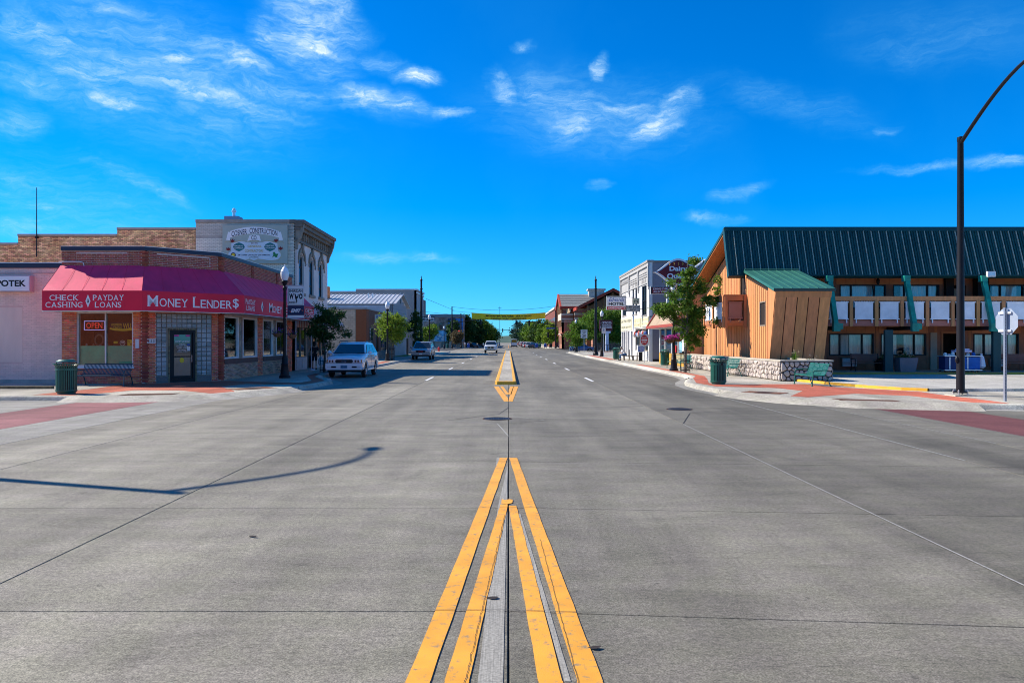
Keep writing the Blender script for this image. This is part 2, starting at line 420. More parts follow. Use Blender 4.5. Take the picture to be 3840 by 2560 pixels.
def clip(poly, x0, x1, y0, y1):
    def cut(P, f, g):
        out = []
        for i in range(len(P)):
            a, b = P[i], P[(i + 1) % len(P)]
            fa, fb = f(a), f(b)
            if fa >= 0: out.append(a)
            if (fa >= 0) != (fb >= 0):
                t = fa / (fa - fb); out.append((a[0] + (b[0] - a[0]) * t, a[1] + (b[1] - a[1]) * t))
        return out
    for f in (lambda p: p[0] - x0, lambda p: x1 - p[0], lambda p: p[1] - y0, lambda p: y1 - p[1]):
        poly = cut(poly, f, None)
        if len(poly) < 3: return []
    return poly
def area(P): return abs(sum(P[i][0] * P[(i + 1) % len(P)][1] - P[(i + 1) % len(P)][0] * P[i][1] for i in range(len(P)))) / 2

def sweep(mb, path, prof, closed=False):
    """prof: (offset to the left of the path, z)"""
    n = len(path); rings = []
    for i in range(n):
        a = Vector(path[max(i - 1, 0)][:2]); b = Vector(path[i][:2]); c = Vector(path[min(i + 1, n - 1)][:2])
        d1 = (b - a).normalized() if (b - a).length > 0 else (c - b).normalized()
        d2 = (c - b).normalized() if (c - b).length > 0 else d1
        n1 = Vector((-d1.y, d1.x)); n2 = Vector((-d2.y, d2.x)); m = (n1 + n2).normalized(); k = 1 / max(0.5, m.dot(n1))
        rings.append([(b.x + m.x * k * o, b.y + m.y * k * o, z) for o, z in prof])
    q = len(prof); vs = [p for r in rings for p in r]; fs = []
    for i in range(n - 1):
        for j in range(q - 1): fs.append((i * q + j, (i + 1) * q + j, (i + 1) * q + j + 1, i * q + j + 1))
    mb.add(vs, fs); return mb

TXT = {}
def text_shape(s, bold=0.0, shear=0.0, space=1.0):
    k = (s, bold, shear, space)
    if k in TXT: return TXT[k]
    c = bpy.data.curves.new('lettering_curve', 'FONT'); c.body = s; c.size = 1; c.offset = bold; c.shear = shear; c.space_character = space
    c.resolution_u = 3; c.align_x = 'CENTER'
    o = bpy.data.objects.new('lettering_tmp', c); col.objects.link(o)
    dg = bpy.context.evaluated_depsgraph_get(); dg.update()
    me = bpy.data.meshes.new_from_object(o.evaluated_get(dg))
    vs = [tuple(v.co) for v in me.vertices]; fs = [tuple(p.vertices) for p in me.polygons]
    bpy.data.objects.remove(o); bpy.data.curves.remove(c); bpy.data.meshes.remove(me)
    TXT[k] = (vs, fs); return TXT[k]
def lettering(mb, F, s, a0, a1, z0, z1, t, bold=0.012, shear=0.0, space=1.0, bend=0.0, rot=False, serif=False):
    """flat letters filling the box a0..a1, z0..z1 on frame F, t in front of it"""
    vs, fs = text_shape(s, bold, shear, space)
    xs = [v[0] for v in vs]; ys = [v[1] for v in vs]
    X0, X1, Y0, Y1 = min(xs), max(xs), min(ys), max(ys)
    out = []
    for x, y, _ in vs:
        u = (x - X0) / (X1 - X0); w = (y - Y0) / (Y1 - Y0)
        if rot: u, w = w, u; u = 1 - u
        zz = z0 + (z1 - z0) * w
        if bend: zz -= bend * (2 * u - 1) ** 2
        out.append(F.p(a0 + (a1 - a0) * u, zz, t))
    mb.add(out, fs); return mb
def put_text(parent, F, s, a0, a1, z0, z1, t, mat, **k):
    mb = MB(); lettering(mb, F, s, a0, a1, z0, z1, t, **k)
    return mb.build('lettering', mat, parent)
def serif_text(parent, F, words, a0, a1, z0, z1, t, mat, big=1.0, small=0.76):
    """capitals with larger initials, thin slab serifs under and over every stem"""
    mb = MB(); n = 0.0
    ws = []
    for w in words.split(' '):
        for i, ch in enumerate(w): ws.append((ch, big if (i == 0 or ch == '$') else small))
        ws.append((' ', small))
    ws = ws[:-1]
    widths = {'M': 0.92, 'I': 0.42, ' ': 0.42, 'W': 1.1, 'O': 0.86, 'Q': .86, 'E': 0.66, 'L': 0.64, 'S': 0.6, '$': 0.62, 'Y': .78, 'A': .8, 'F': .62, 'P': .66}
    tot = sum(widths.get(c, 0.75) * k for c, k in ws); sc = (a1 - a0) / tot; a = a0
    for c, k in ws:
        w = widths.get(c, 0.75) * k * sc
        if c != ' ':
            h = (z1 - z0) * k; zz1 = z0 + h
            k2 = .27 if c == 'I' else 0
            lettering(mb, F, c, a + w * (.07 + k2), a + w * (.93 - k2), z0, zz1, t, bold=0.004)
            e = h * 0.05
            if c in 'MNHKALEIPRYTFD':
                lo = {'A': [(0.0, .34), (.66, 1)], 'M': [(0, .28), (.72, 1)], 'N': [(0, .3)], 'H': [(0, .36), (.64, 1)], 'K': [(0, .36), (.66, 1)], 'L': [(0, .4)], 'E': [(0, .4)], 'I': [(0, 1)], 'P': [(0, .46)], 'R': [(0, .42), (.72, 1)], 'Y': [(.26, .74)], 'T': [(.26, .74)], 'F': [(0, .46)], 'D': [(0, .3)]}[c]
                hi = {'A': [], 'M': [(0, .24), (.76, 1)], 'N': [(0, .28), (.68, 1)], 'H': [(0, .36), (.64, 1)], 'K': [(0, .36), (.66, 1)], 'L': [(0, .42)], 'E': [(0, .3)], 'I': [(0, 1)], 'P': [(0, .3)], 'R': [(0, .3)], 'Y': [(0, .32), (.68, 1)], 'T': [], 'F': [(0, .3)], 'D': [(0, .3)]}[c]
                for q0, q1 in lo: F.flat(mb, [(a + w * (.05 + .9 * q0), z0), (a + w * (.05 + .9 * q1), z0), (a + w * (.05 + .9 * q1), z0 + e), (a + w * (.05 + .9 * q0), z0 + e)], t + .002)
                for q0, q1 in hi: F.flat(mb, [(a + w * (.05 + .9 * q0), zz1 - e), (a + w * (.05 + .9 * q1), zz1 - e), (a + w * (.05 + .9 * q1), zz1), (a + w * (.05 + .9 * q0), zz1)], t + .002)
        a += w
    return mb.build('lettering', mat, parent)

# ---------------------------------------------------------------- masonry: bricks, blocks
class Masonry:
    def __init__(s, parent, mat, L=.2, H=.062, J=.011, proud=.009, name='brick', limit=300, mass='bricks', wob=0.0):
        s.par = parent; s.mat = mat; s.L = L; s.H = H; s.J = J; s.proud = proud; s.name = name; s.limit = limit; s.mass = mass; s.sp = []; s.wob = wob
    def wall(s, F, a0, a1, z0, z1, holes=(), proud=None, stack=False):
        L, H, J = s.L, s.H, s.J; pr = s.proud if proud is None else proud
        row = 0; z = z0 + J / 2
        while z + H * .6 < z1:
            h = min(H, z1 - z - J * .3)
            off = 0 if stack or row % 2 == 0 else -(L + J) / 2
            a = a0 + off
            while a < a1 - .02:
                b0, b1 = max(a, a0) + J / 2, min(a + L + J, a1) - J / 2
                a += L + J
                segs = [(b0, b1)]
                for (h0, h1, q0, q1) in holes:
                    if z + h > q0 and z < q1:
                        ns = []
                        for (c0, c1) in segs:
                            if c1 <= h0 or c0 >= h1: ns.append((c0, c1))
                            else:
                                if c0 < h0: ns.append((c0, h0 - J / 2))
                                if c1 > h1: ns.append((h1 + J / 2, c1))
                        segs = ns
                for c0, c1 in segs:
                    if c1 - c0 > .03: s.sp.append((F, c0, z, c1 - c0, h, pr + (rnd.uniform(-1, 1) * s.wob)))
            z += H + J; row += 1
    def flush(s):
        cache = {}
        sp = sorted(s.sp, key=lambda q: (q[0].p(q[1], q[2]) - cam.location).length)
        one = [q for q in sp if q[3] > s.L * .8][:s.limit]; ids = set(id(q) for q in one)
        o = ORG.get(s.par.name, (0, 0, 0))
        for q in one:
            F, a, z, L, H, t = q; k = (round(L, 3), round(H, 3), round(t, 3))
            if k not in cache:
                mb = MB(); L2, H2, T2 = k; e = min(.003, T2 * .3)
                mb.add([(0, 0, 0), (L2, 0, 0), (L2, 0, H2), (0, 0, H2), (e, -T2, e), (L2 - e, -T2, e), (L2 - e, -T2, H2 - e), (e, -T2, H2 - e)],
                       [(4, 5, 6, 7), (0, 1, 5, 4), (1, 2, 6, 5), (2, 3, 7, 6), (3, 0, 4, 7)])
                me = bpy.data.meshes.new(s.name); me.from_pydata(mb.v, [], mb.f); me.materials.append(s.mat); cache[k] = me
            ob = bpy.data.objects.new(s.name, cache[k]); col.objects.link(ob); ob.parent = s.par
            p = F.p(a, z, 0); ob.location = (p.x - o[0], p.y - o[1], p.z - o[2]); ob.rotation_euler = (0, 0, math.atan2(F.U.y, F.U.x))
        mb = MB()
        for q in sp:
            if id(q) in ids: continue
            F, a, z, L, H, t = q; e = min(.003, t * .3)
            mb.add([F.p(a, z), F.p(a + L, z), F.p(a + L, z + H), F.p(a, z + H), F.p(a + e, z + e, t), F.p(a + L - e, z + e, t), F.p(a + L - e, z + H - e, t), F.p(a + e, z + H - e, t)],
                   [(4, 5, 6, 7), (0, 1, 5, 4), (1, 2, 6, 5), (2, 3, 7, 6), (3, 0, 4, 7)])
        if mb.v: mb.build(s.mass, s.mat, s.par, kind='stuff')

def wall_with_holes(mb, F, a0, a1, z0, z1, holes, t0, t1):
    """a wall body as boxes round rectangular openings"""
    xs = sorted(set([a0, a1] + [max(a0, min(a1, h[k])) for h in holes for k in (0, 1)]))
    for i in range(len(xs) - 1):
        c0, c1 = xs[i], xs[i + 1]
        if c1 - c0 < 1e-4: continue
        m = (c0 + c1) / 2; z = z0
        for h in sorted([h for h in holes if h[0] < m < h[1]], key=lambda h: h[2]):
            if h[2] > z + 1e-4: F.box(mb, c0, c1, z, h[2], t0, t1)
            z = max(z, h[3])
        if z < z1 - 1e-4: F.box(mb, c0, c1, z, z1, t0, t1)

def window(parent, F, a0, a1, z0, z1, fm, pm, fw=.05, t0=-.10, t1=-.02, bars=(), hbars=(), sill=None, name='window'):
    """frame part with its panes as sub-parts"""
    mb = MB()
    for q in ((a0, a0 + fw, z0, z1), (a1 - fw, a1, z0, z1), (a0 + fw, a1 - fw, z0, z0 + fw), (a0 + fw, a1 - fw, z1 - fw, z1)): F.box(mb, q[0], q[1], q[2], q[3], t0, t1)
    cs = [a0 + fw] + [b for b in bars] + [a1 - fw]
    for b in bars: F.box(mb, b - fw / 2, b + fw / 2, z0 + fw, z1 - fw, t0, t1 - .003)
    for h in hbars: F.box(mb, a0 + fw, a1 - fw, h - fw / 2, h + fw / 2, t0, t1 - .006)
    w = mb.build(name, fm, parent)
    hz = [z0 + fw] + list(hbars) + [z1 - fw]
    for i in range(len(cs) - 1):
        for j in range(len(hz) - 1):
            m = MB(); tm = (t0 + t1) / 2 - .01
            F.box(m, cs[i], cs[i + 1], hz[j], hz[j + 1], tm - .006, tm); m.build('pane', pm, w)
    if sill:
        m = MB(); F.box(m, a0 - .06, a1 + .06, z0 - .09, z0 - .002, -.1, .06); m.build('sill', sill, w)
    return w
# ================================================================ GROUND, ROADS, SIDEWALKS
ROADC = (0.250, 0.231, 0.186)
m_road = concrete_road('road_concrete', ROADC)
RD = [concrete_road('road_concrete_%d' % i, tuple(v * f for v in ROADC)) for i, f in enumerate((.92, .80, .66, .64, .74))]
m_joint = M('joint_filler', (0.03, 0.03, 0.03), 0.9)
m_seal = M('white_sealant', (0.34, 0.335, 0.31), 0.8, speck=.4)
m_pinkroad = concrete_road('pink_concrete', (0.28, 0.115, 0.115), blot=.8)
m_maroon = concrete_road('maroon_concrete', (0.17, 0.062, 0.06), blot=.8)
m_walk = concrete_road('sidewalk_concrete', (0.44, 0.405, 0.335), blot=1.0)
m_redwalk = concrete_road('red_concrete', (0.48, 0.13, 0.075), blot=1.0)
m_curb = concrete_road('curb_concrete', (0.52, 0.485, 0.41), blot=1.0)
m_gut = concrete_road('gutter_concrete', (0.31, 0.295, 0.26), blot=.8)
m_drive = concrete_road('driveway_concrete', (0.45, 0.43, 0.385), blot=.7)
m_rust = M('rusty_iron', (0.17, 0.065, 0.03), 0.8, .25, 9)
m_rustd = M('dark_rust', (0.05, 0.02, 0.012), 0.8, .2, 9)
m_ypaint = worn_paint('yellow_road_paint', (0.80, 0.36, 0.035), (0.24, 0.2, 0.13), 1.0)
m_ycurb = worn_paint('yellow_curb_paint', (0.78, 0.40, 0.03), (0.33, 0.29, 0.2), .8)
m_wpaint = worn_paint('white_road_paint', (0.72, 0.72, 0.70), (0.2, 0.2, 0.19), .6)
m_dirt = M('dry_ground', (0.2, 0.17, 0.12), 0.95, .2, .2)
m_asph = concrete_road('asphalt', (0.075, 0.075, 0.075), blot=.8)

g = MB().box(-1500, 1500, -400, 3500, -.6, -.06)
struct('ground', g, m_dirt, 'flat ground stretching beyond the town')
road = struct('road', MB().slab([(-14, -40), (14, -40), (14, 900), (-14, 900)], -.05, -.022), m_joint, 'wide concrete main street running away between the shops')
cross = struct('cross_street', MB().slab([(-200, 8), (-14.01, 8), (-14.01, 26), (-200, 26)], -.05, -.024).slab([(14.01, 8), (200, 8), (200, 26), (14.01, 26)], -.05, -.024), m_joint, 'concrete side street crossing the main street in the foreground')
struct('cross_street', MB().slab([(-200, 138), (-14.01, 138), (-14.01, 208), (-200, 208)], -.05, -.002).slab([(14.01, 138), (200, 138), (200, 208), (14.01, 208)], -.05, -.002), m_asph, 'second side street crossing below the yellow banner')
xs = [-60, -50, -40, -31, -25, -19.5, -16.4, -13.3, -10.9, -9.26, -7.47, -3.95, 0, 3.97, 7.2, 8.98, 10.2, 12.4, 16, 20, 26, 33, 41, 50, 60]
ys = [2.0 + 3.3 * k for k in range(-3, 19)]
GAP = 0.006
for i in range(len(xs) - 1):
    a, b = xs[i], xs[i + 1]
    wide = (a >= 7.2 or b <= -7.47)
    for j in range(len(ys) - 1):
        c, d = ys[j], ys[j + 1]
        if wide and (a >= 8.98 or b <= -9.26) and (d < 9 or c > 25): continue
        if (b <= -9.26 and c > 25) or (a > 8.9 and c > 22): continue
        sk = lambda x, y: y - (0.1 * x if x > 0 else 0) * max(0, 1 - y / 40)
        mat = RD[0] if a == -3.95 else RD[1] if a == 0 else RD[2] if a == 3.97 else RD[3] if a == 7.2 else m_pinkroad if (a == -13.3) else m_maroon if (a == 10.2) else m_road
        if (a, b) == (-16.4, -13.3) or (a, b) == (-10.9, -9.26): mat = m_gut
        if a in (8.98, 12.4): mat = RD[4]
        if b > 14 and a >= 12.4 or b <= -16.4: par = cross
        else: par = road
        mb = MB(); e = .004
        P = [(a + GAP, sk(a, c) + GAP), (b - GAP, sk(b, c) + GAP), (b - GAP, sk(b, d) - GAP), (a + GAP, sk(a, d) - GAP)]
        cx, cy = (a + b) / 2, (c + d) / 2
        bot = [(x, y, -.02) for x, y in P]; mid = [(x, y, -.005) for x, y in P]
        top = [(x + (e if x < cx else -e), y + (e if y < sk(x, cy) else -e), 0) for x, y in P]
        mb.add(bot + mid + top, [(8, 9, 10, 11)] + [(k, (k + 1) % 4, 4 + (k + 1) % 4, 4 + k) for k in range(4)] + [(4 + k, 4 + (k + 1) % 4, 8 + (k + 1) % 4, 8 + k) for k in range(4)])
        mb.build('concrete_slab', mat, par)
yend = ys[-1]
for (a, b) in ((-12, -7.47), (-7.47, -3.95), (-3.95, 0), (0, 3.97), (3.97, 7.2), (7.2, 12)):
    y = yend + .02
    while y < 330:
        MB().slab([(a + .01, y), (b - .01, y), (b - .01, y + 29.9), (a + .01, y + 29.9)], -.02, 0).build('concrete_slab', {0: RD[1], 3.97: RD[2], 7.2: RD[3], -3.95: RD[0]}.get(a, m_road), road)
        y += 30
struct('road', MB().slab([(-12, 330), (12, 330), (12, 900), (-12, 900)], -.02, 0), m_road, 'far end of the concrete main street')

# sealed joints and the cut-outs round the manholes (strips of sealant lying on the slabs)
def strip(mb, path, w, z):
    for i in range(len(path) - 1):
        a = Vector(path[i]); b = Vector(path[i + 1]); d = (b - a).normalized(); n = Vector((-d.y, d.x)) * w / 2
        mb.poly([(a.x - n.x, a.y - n.y, z), (b.x - n.x, b.y - n.y, z), (b.x + n.x, b.y + n.y, z), (a.x + n.x, a.y + n.y, z)])
    return mb
mb = MB()
strip(mb, [(3.975, 5.0), (3.97, 17.3)], .018, .0035); strip(mb, [(7.205, 12), (7.2, 30)], .03, .0035); strip(mb, [(7.2, 30), (7.2, 44)], .02, .0035)
strip(mb, [(8.98, 14), (8.98, 24)], .02, .0035); strip(mb, [(10.2, 14), (10.2, 21.2)], .015, .0035)
strip(mb, [(-1.4, 18.1), (-.25, 17.35), (0, 15.1)], .02, .0035); strip(mb, [(-.25, 19.6), (.85, 18.1)], .018, .0035)
struct('joint_sealant', mb, m_seal, 'pale sealant strips along the road joints')
mb = MB()
strip(mb, [(0, 22.9), (0, 21.6), (-.25, 19.65), (-1.45, 18.1)], .022, .0045); strip(mb, [(-.2, 17.3), (.9, 18.05)], .022, .0045)
strip(mb, [(3.97, 17.3), (4.75, 19.9), (6.0, 20.6)], .025, .0045); strip(mb, [(2.85, 21.6), (3.9, 22.1)], .025, .0045)
struct('joint_sealant', mb, m_joint, 'dark sealant strips round the manholes')
m_iron = M('manhole_iron', (0.035, 0.036, 0.045), 0.55, .2, 20, bump=.5, bscale=60, metal=.4)
def manhole(x, y, label):
    t = thing('manhole_cover', label, 'manhole', (x, y, .001), 'manhole covers in the road')
    mb = MB().lathe((x, y, 0), [(.335, .001), (.335, .008), (.36, .008), (.36, .001)], 28, capped=False); mb.build('rim', m_rustd, t)
    mb = MB().lathe((x, y, 0), [(.325, .0), (.325, .006), (.02, .007)], 28)
    for i in range(-4, 5):
        for j in range(-4, 5):
            if i * i + j * j < 18: mb.box(x + i * .06 - .02, x + i * .06 + .02, y + j * .06 - .02, y + j * .06 + .02, .006, .0105)
    mb.build('lid', m_iron, t)
manhole(-.275, 18.5, 'round iron manhole cover inside the diamond joints at the road centre')
manhole(4.75, 21.1, 'round iron manhole cover in the right lane near the corner')

# ---- sidewalks
SW_L = [(-60, 24.15), (-14.5, 24.1), (-12.3, 24.0), (-10.6, 24.45), (-9.7, 25.1), (-8.8, 27.1), (-8.15, 29.3), (-7.9, 31.3), (-7.85, 33.6), (-8.3, 35.4), (-9.4, 37.6), (-9.7, 39.5), (-9.7, 60), (-10, 90), (-10, 130), (-10.6, 134.5), (-12.2, 137), (-60, 137.5)]
SW_R = [(60, 20.3), (14.2, 20.9), (12.1, 21.3), (10.2, 22.0), (8.8, 23.4), (8.2, 24.7), (7.66, 27.4), (7.5, 30), (7.6, 32.3), (8.1, 34.6), (8.9, 37), (9.25, 40), (9.3, 60), (9.4, 92), (9.9, 125), (10.6, 133), (12, 137), (60, 137.5)]
SW_L2 = [(-60, 209), (-15, 209), (-12.2, 210.5), (-10.8, 214), (-10.5, 220), (-10.5, 420), (-60, 420)]
SW_R2 = [(60, 209), (14.5, 209), (12.4, 210.5), (10.9, 214), (10.5, 220), (10.5, 420), (60, 420)]
SW_NL = [(-60, 12.3), (-12.5, 12.3), (-10.8, 11.6), (-9.8, 9.5), (-9.5, 6), (-9.5, -30), (-60, -30)]
SW_NR = [(60, 10.6), (12.4, 10.6), (10.7, 9.9), (9.7, 8.2), (9.4, 5), (9.4, -30), (60, -30)]
def sidewalk(poly, edge, cells, label, detail):
    base = struct('sidewalk', MB().slab(poly if area(poly) > 0 else poly, -.05, .136), m_joint, label)
    x0 = min(p[0] for p in poly); x1 = max(p[0] for p in poly); y0 = min(p[1] for p in poly); y1 = max(p[1] for p in poly)
    cxs, cys = cells
    for i in range(len(cxs) - 1):
        for j in range(len(cys) - 1):
            P = clip(poly, cxs[i] + .007, cxs[i + 1] - .007, cys[j] + .007, cys[j + 1] - .007)
            if len(P) >= 3 and area(P) > .05:
                MB().slab(P, .137, .15).build('paving_slab', m_walk, base)
    # curb with a rounded nose, and the gutter pan at its foot
    mb = MB(); sweep(mb, edge, [(.11, -.02), (.10, .0), (.055, .10), (.03, .14), (-.01, .157), (-.17, .1575), (-.18, .14)])
    c = struct('curb', mb, m_curb, 'rounded concrete curb ' + detail, smooth=True)
    mb = MB(); sweep(mb, edge, [(.5, -.01), (.5, .0035), (-.01, .0035)])
    struct('gutter', mb, m_gut, 'pale concrete gutter pan ' + detail)
    mb = MB()
    for i in range(len(edge) - 1):
        a = Vector(edge[i]); b = Vector(edge[i + 1]); L = (b - a).length
        if max(a.y, b.y) > 60 or max(abs(a.x), abs(b.x)) > 18: continue
        if L < 1: continue
        d = (b - a).normalized(); n = Vector((-d.y, d.x)); q = a
        mb.poly([(q.x + n.x * .11 - d.x * .01, q.y + n.y * .11 - d.y * .01, .006), (q.x + n.x * .11 + d.x * .01, q.y + n.y * .11 + d.y * .01, .006), (q.x + n.x * .04 + d.x * .01, q.y + n.y * .04 + d.y * .01, .145), (q.x + n.x * .04 - d.x * .01, q.y + n.y * .04 - d.y * .01, .145)])
        mb.poly([(q.x - n.x * .06 - d.x * .01, q.y - n.y * .06 - d.y * .01, .16), (q.x - n.x * .06 + d.x * .01, q.y - n.y * .06 + d.y * .01, .16), (q.x - n.x * .21 + d.x * .01, q.y - n.y * .21 + d.y * .01, .1605), (q.x - n.x * .21 - d.x * .01, q.y - n.y * .21 - d.y * .01, .1605)])
    if mb.v: mb.build('curb_joint', m_joint, c)
    return base
def rg(a, b, s):
    o = [a]
    while o[-1] < b - s * .5: o.append(o[-1] + s)
    return o
LX = [-60, -40, -26, -21, -17.5, -15.2, -12.7, -11.2, -9.0, -7]
LY = [24, 27.2, 31.3, 33.5, 36, 39, 42, 45, 48, 51, 54, 57, 60, 70, 80, 90, 100, 120, 138]
sw_l = sidewalk(SW_L, SW_L[:-1][::-1], (LX, LY), 'light concrete sidewalk round the corner shop on the left', 'on the left corner')
sw_r = sidewalk(SW_R, SW_R[:-1], ([7, 9.0, 11.2, 13, 15.5, 18, 22, 30, 40, 60], [20, 23.6, 26.6, 29.5, 32.6, 35.5, 38.5, 41.5, 44.5, 47.5, 50.5, 53.5, 56.5, 60, 70, 80, 90, 100, 120, 138]), 'light concrete sidewalk round the lodge on the right', 'on the right corner')
FX = [-60, -40, -20, -10, 10, 20, 40, 60]
sidewalk(SW_L2, SW_L2[:-1][::-1], (FX, rg(209, 420, 20)), 'far sidewalk beyond the second crossing on the left', 'beyond the second crossing, left')
sidewalk(SW_R2, SW_R2[:-1], (FX, rg(209, 420, 20)), 'far sidewalk beyond the second crossing on the right', 'beyond the second crossing, right')
sidewalk(SW_NL, SW_NL[:-1], (FX, rg(-30, 14, 8)), 'near left corner sidewalk', 'on the near left corner')
sidewalk(SW_NR, SW_NR[:-1][::-1], (FX, rg(-30, 12, 8)), 'near right corner sidewalk', 'on the near right corner')

rm_ = MB()
for path in ([(-13.9, 24.08), (-12.3, 24.0), (-10.6, 24.45), (-9.7, 25.1), (-8.8, 27.1), (-8.3, 28.8)], [(13.0, 21.1), (12.1, 21.3), (10.2, 22.0), (8.8, 23.4), (8.2, 24.7), (7.8, 26.6)]):
    sg_ = 1 if path[0][0] < 0 else -1; k0 = len(rm_.v); sweep(rm_, path[::-1], [(sg_ * a, b) for a, b in ((.72, -.01), (.66, .009), (.10, .145), (0, .1595), (-.17, .1595), (-.17, -.01))])
    n0 = len(rm_.v) - k0; rm_.f += [tuple(range(k0, k0 + 6)), tuple(range(k0 + n0 - 6, k0 + n0))]
struct('curb_ramp', rm_, m_walk, 'pale sloping concrete ramps at the corner curbs')
def sheet(name, poly, z, mat, label):
    return struct(name, MB().slab(poly, z - .0035, z), mat, label)
sheet('red_paving', [(-15.6, 31.0), (-15.2, 27.8), (-15.4, 24.6), (-14.0, 24.35), (-13.6, 25.4), (-13.3, 27.0), (-11.6, 26.9), (-9.95, 25.35), (-9.3, 25.9), (-9.7, 26.8), (-10.96, 29.0), (-10.7, 30.9), (-9.57, 30.5), (-8.15, 30.7), (-8.1, 33.6), (-9.6, 37.6), (-9.9, 40.1), (-10.4, 41), (-10.25, 38.6), (-8.7, 33.6), (-8.75, 32.0), (-10.2, 32.4), (-12.2, 33.3), (-12.6, 33.2), (-14.9, 31.1)], .154, m_redwalk, 'zigzag red concrete band round the left corner')
sheet('red_paving', [(8.0, 29.3), (10.0, 28.2), (10.3, 26.6), (8.95, 24.1), (9.3, 23.6), (11.5, 25.2), (12.8, 24.2), (12.95, 22.7), (13.2, 21.5), (14.0, 21.2), (14.1, 23.1), (14.0, 24.3), (14.15, 26.1), (13.4, 27.4), (12.4, 28.75), (12.0, 30.8), (10.5, 30.8), (8.5, 30.4), (8.35, 31.7), (9.2, 35.2), (9.8, 38), (9.95, 57), (9.52, 57), (9.45, 38.4), (8.75, 36), (7.85, 31.8)], .154, m_redwalk, 'zigzag red concrete band round the right corner')
sheet('red_paving', [(-10.6, 58), (-9.95, 58), (-10.2, 66), (-10.8, 66)], .154, m_redwalk, 'short red band by the second lamp on the left')
sheet('red_paving', [(9.6, 72), (10.3, 72), (10.5, 96), (9.8, 96)], .154, m_redwalk, 'red band along the right curb by the lamps')
sheet('red_paving', [(14, 120), (30, 118), (30, 124), (13, 126)], .154, m_redwalk, 'red band before the credit union on the right')
def plate(P, label, ribs):
    c = Vector((sum(p[0] for p in P) / 4, sum(p[1] for p in P) / 4)); t = thing('tactile_plate', label, 'ramp plate', (c.x, c.y, .154), 'rusty ramp plates at the corners')
    MB().slab(P, .1545, .160).build('panel', m_rust, t)
    mb = MB(); a, b, c2, d = [Vector(p) for p in P]
    for i in range(ribs):
        u = (i + .5) / ribs; p = a.lerp(b, u); q = d.lerp(c2, u); w = (b - a) / ribs * .22
        mb.slab([(p.x - w.x, p.y - w.y), (p.x + w.x, p.y + w.y), (q.x + w.x, q.y + w.y), (q.x - w.x, q.y - w.y)], .160, .1625)
    mb.build('ribs', m_rustd, t, kind='stuff')
plate([(-12.5, 24.25), (-10.95, 24.65), (-10.95, 25.35), (-12.5, 24.95)], 'rust brown ribbed plate at the left curb facing the side street', 22)
plate([(-9.6, 27.0), (-8.55, 28.3), (-9.25, 28.95), (-10.3, 27.6)], 'rust brown plate set diagonally in shade by the left lamp post', 1)
plate([(9.75, 22.35), (11.3, 21.75), (11.3, 22.3), (9.75, 22.95)], 'rust brown ribbed plate at the right curb near the tall black pole', 20)
plate([(7.9, 25.8), (8.9, 24.95), (9.4, 25.5), (8.4, 26.5)], 'rust brown plate set diagonally before the stone planter corner', 1)

# ---- driveway and walk of the lodge
sheet('driveway', [(14.6, 27), (17, 26.2), (60, 25), (60, 40.2), (14.3, 40.2), (14.3, 33.6), (13.3, 33), (13.6, 29)], .1535, m_drive, 'pale concrete driveway before the lodge')
YC = [(12.55, 33.0), (12.95, 30.5), (13.4, 28.2), (14.0, 27.0), (14.6, 26.45), (17.5, 26.5), (20, 26.9)]
for k, (i0, i1, mt, nm) in enumerate(((0, 4, m_ycurb, 'low yellow painted curb between red paving and driveway'), (4, 6, m_curb, 'low bare curb behind the tall black pole'))):
    mb = MB()
    sweep(mb, YC[i0:i1 + 1], [(.09, .15), (.08, .235), (.06, .25), (-.06, .25), (-.08, .235), (-.09, .15)])
    o = struct('curb', mb, mt, nm)
WK = [(14.6, 40.2), (60, 40.2), (60, 43.5), (14.6, 43.5)]
sheet('lodge_walk', WK, .252, m_walk, 'raised concrete walk under the lodge balcony')
mb = MB(); mb.box(14.6, 26.3, 40.05, 40.2, .15, .256).box(27.6, 60, 40.05, 40.2, .15, .256); struct('curb', mb, worn_paint('old_yellow_paint', (0.48, 0.27, 0.04), (0.2, 0.16, 0.1), .8), 'long faded yellow curb along the lodge walk')
struct('curb', MB().box(26.305, 27.595, 40.05, 40.2, .15, .256), m_ycurb, 'bright freshly painted yellow piece of the lodge curb')
# rusty curb strip on the left edge
struct('curb', MB().box(-40, -16.7, 27.75, 27.95, .15, .245), M('mossy_curb', (0.17, 0.13, 0.07), .9, .5, 5, speck=.3), 'low brownish curb before the pink wall')

# ---- median island
isl = MB(); A, B, Y0, Y1 = -.60, .36, 33.1, 142
sweep(isl, [(A, Y1), (A, Y0 + .1), (A + .1, Y0), (B - .1, Y0), (B, Y0 + .1), (B, Y1)], [(-.0, -.01), (.02, .13), (.05, .15), (.17, .15), (.17, .14)])
med = struct('median_curb', isl, m_ycurb, 'yellow painted curb of the median island')
struct('median_island', MB().slab([(A + .17, Y0 + .17), (B - .17, Y0 + .17), (B - .17, Y1), (A + .17, Y1)], 0, .145), m_walk, 'narrow raised concrete median down the street')

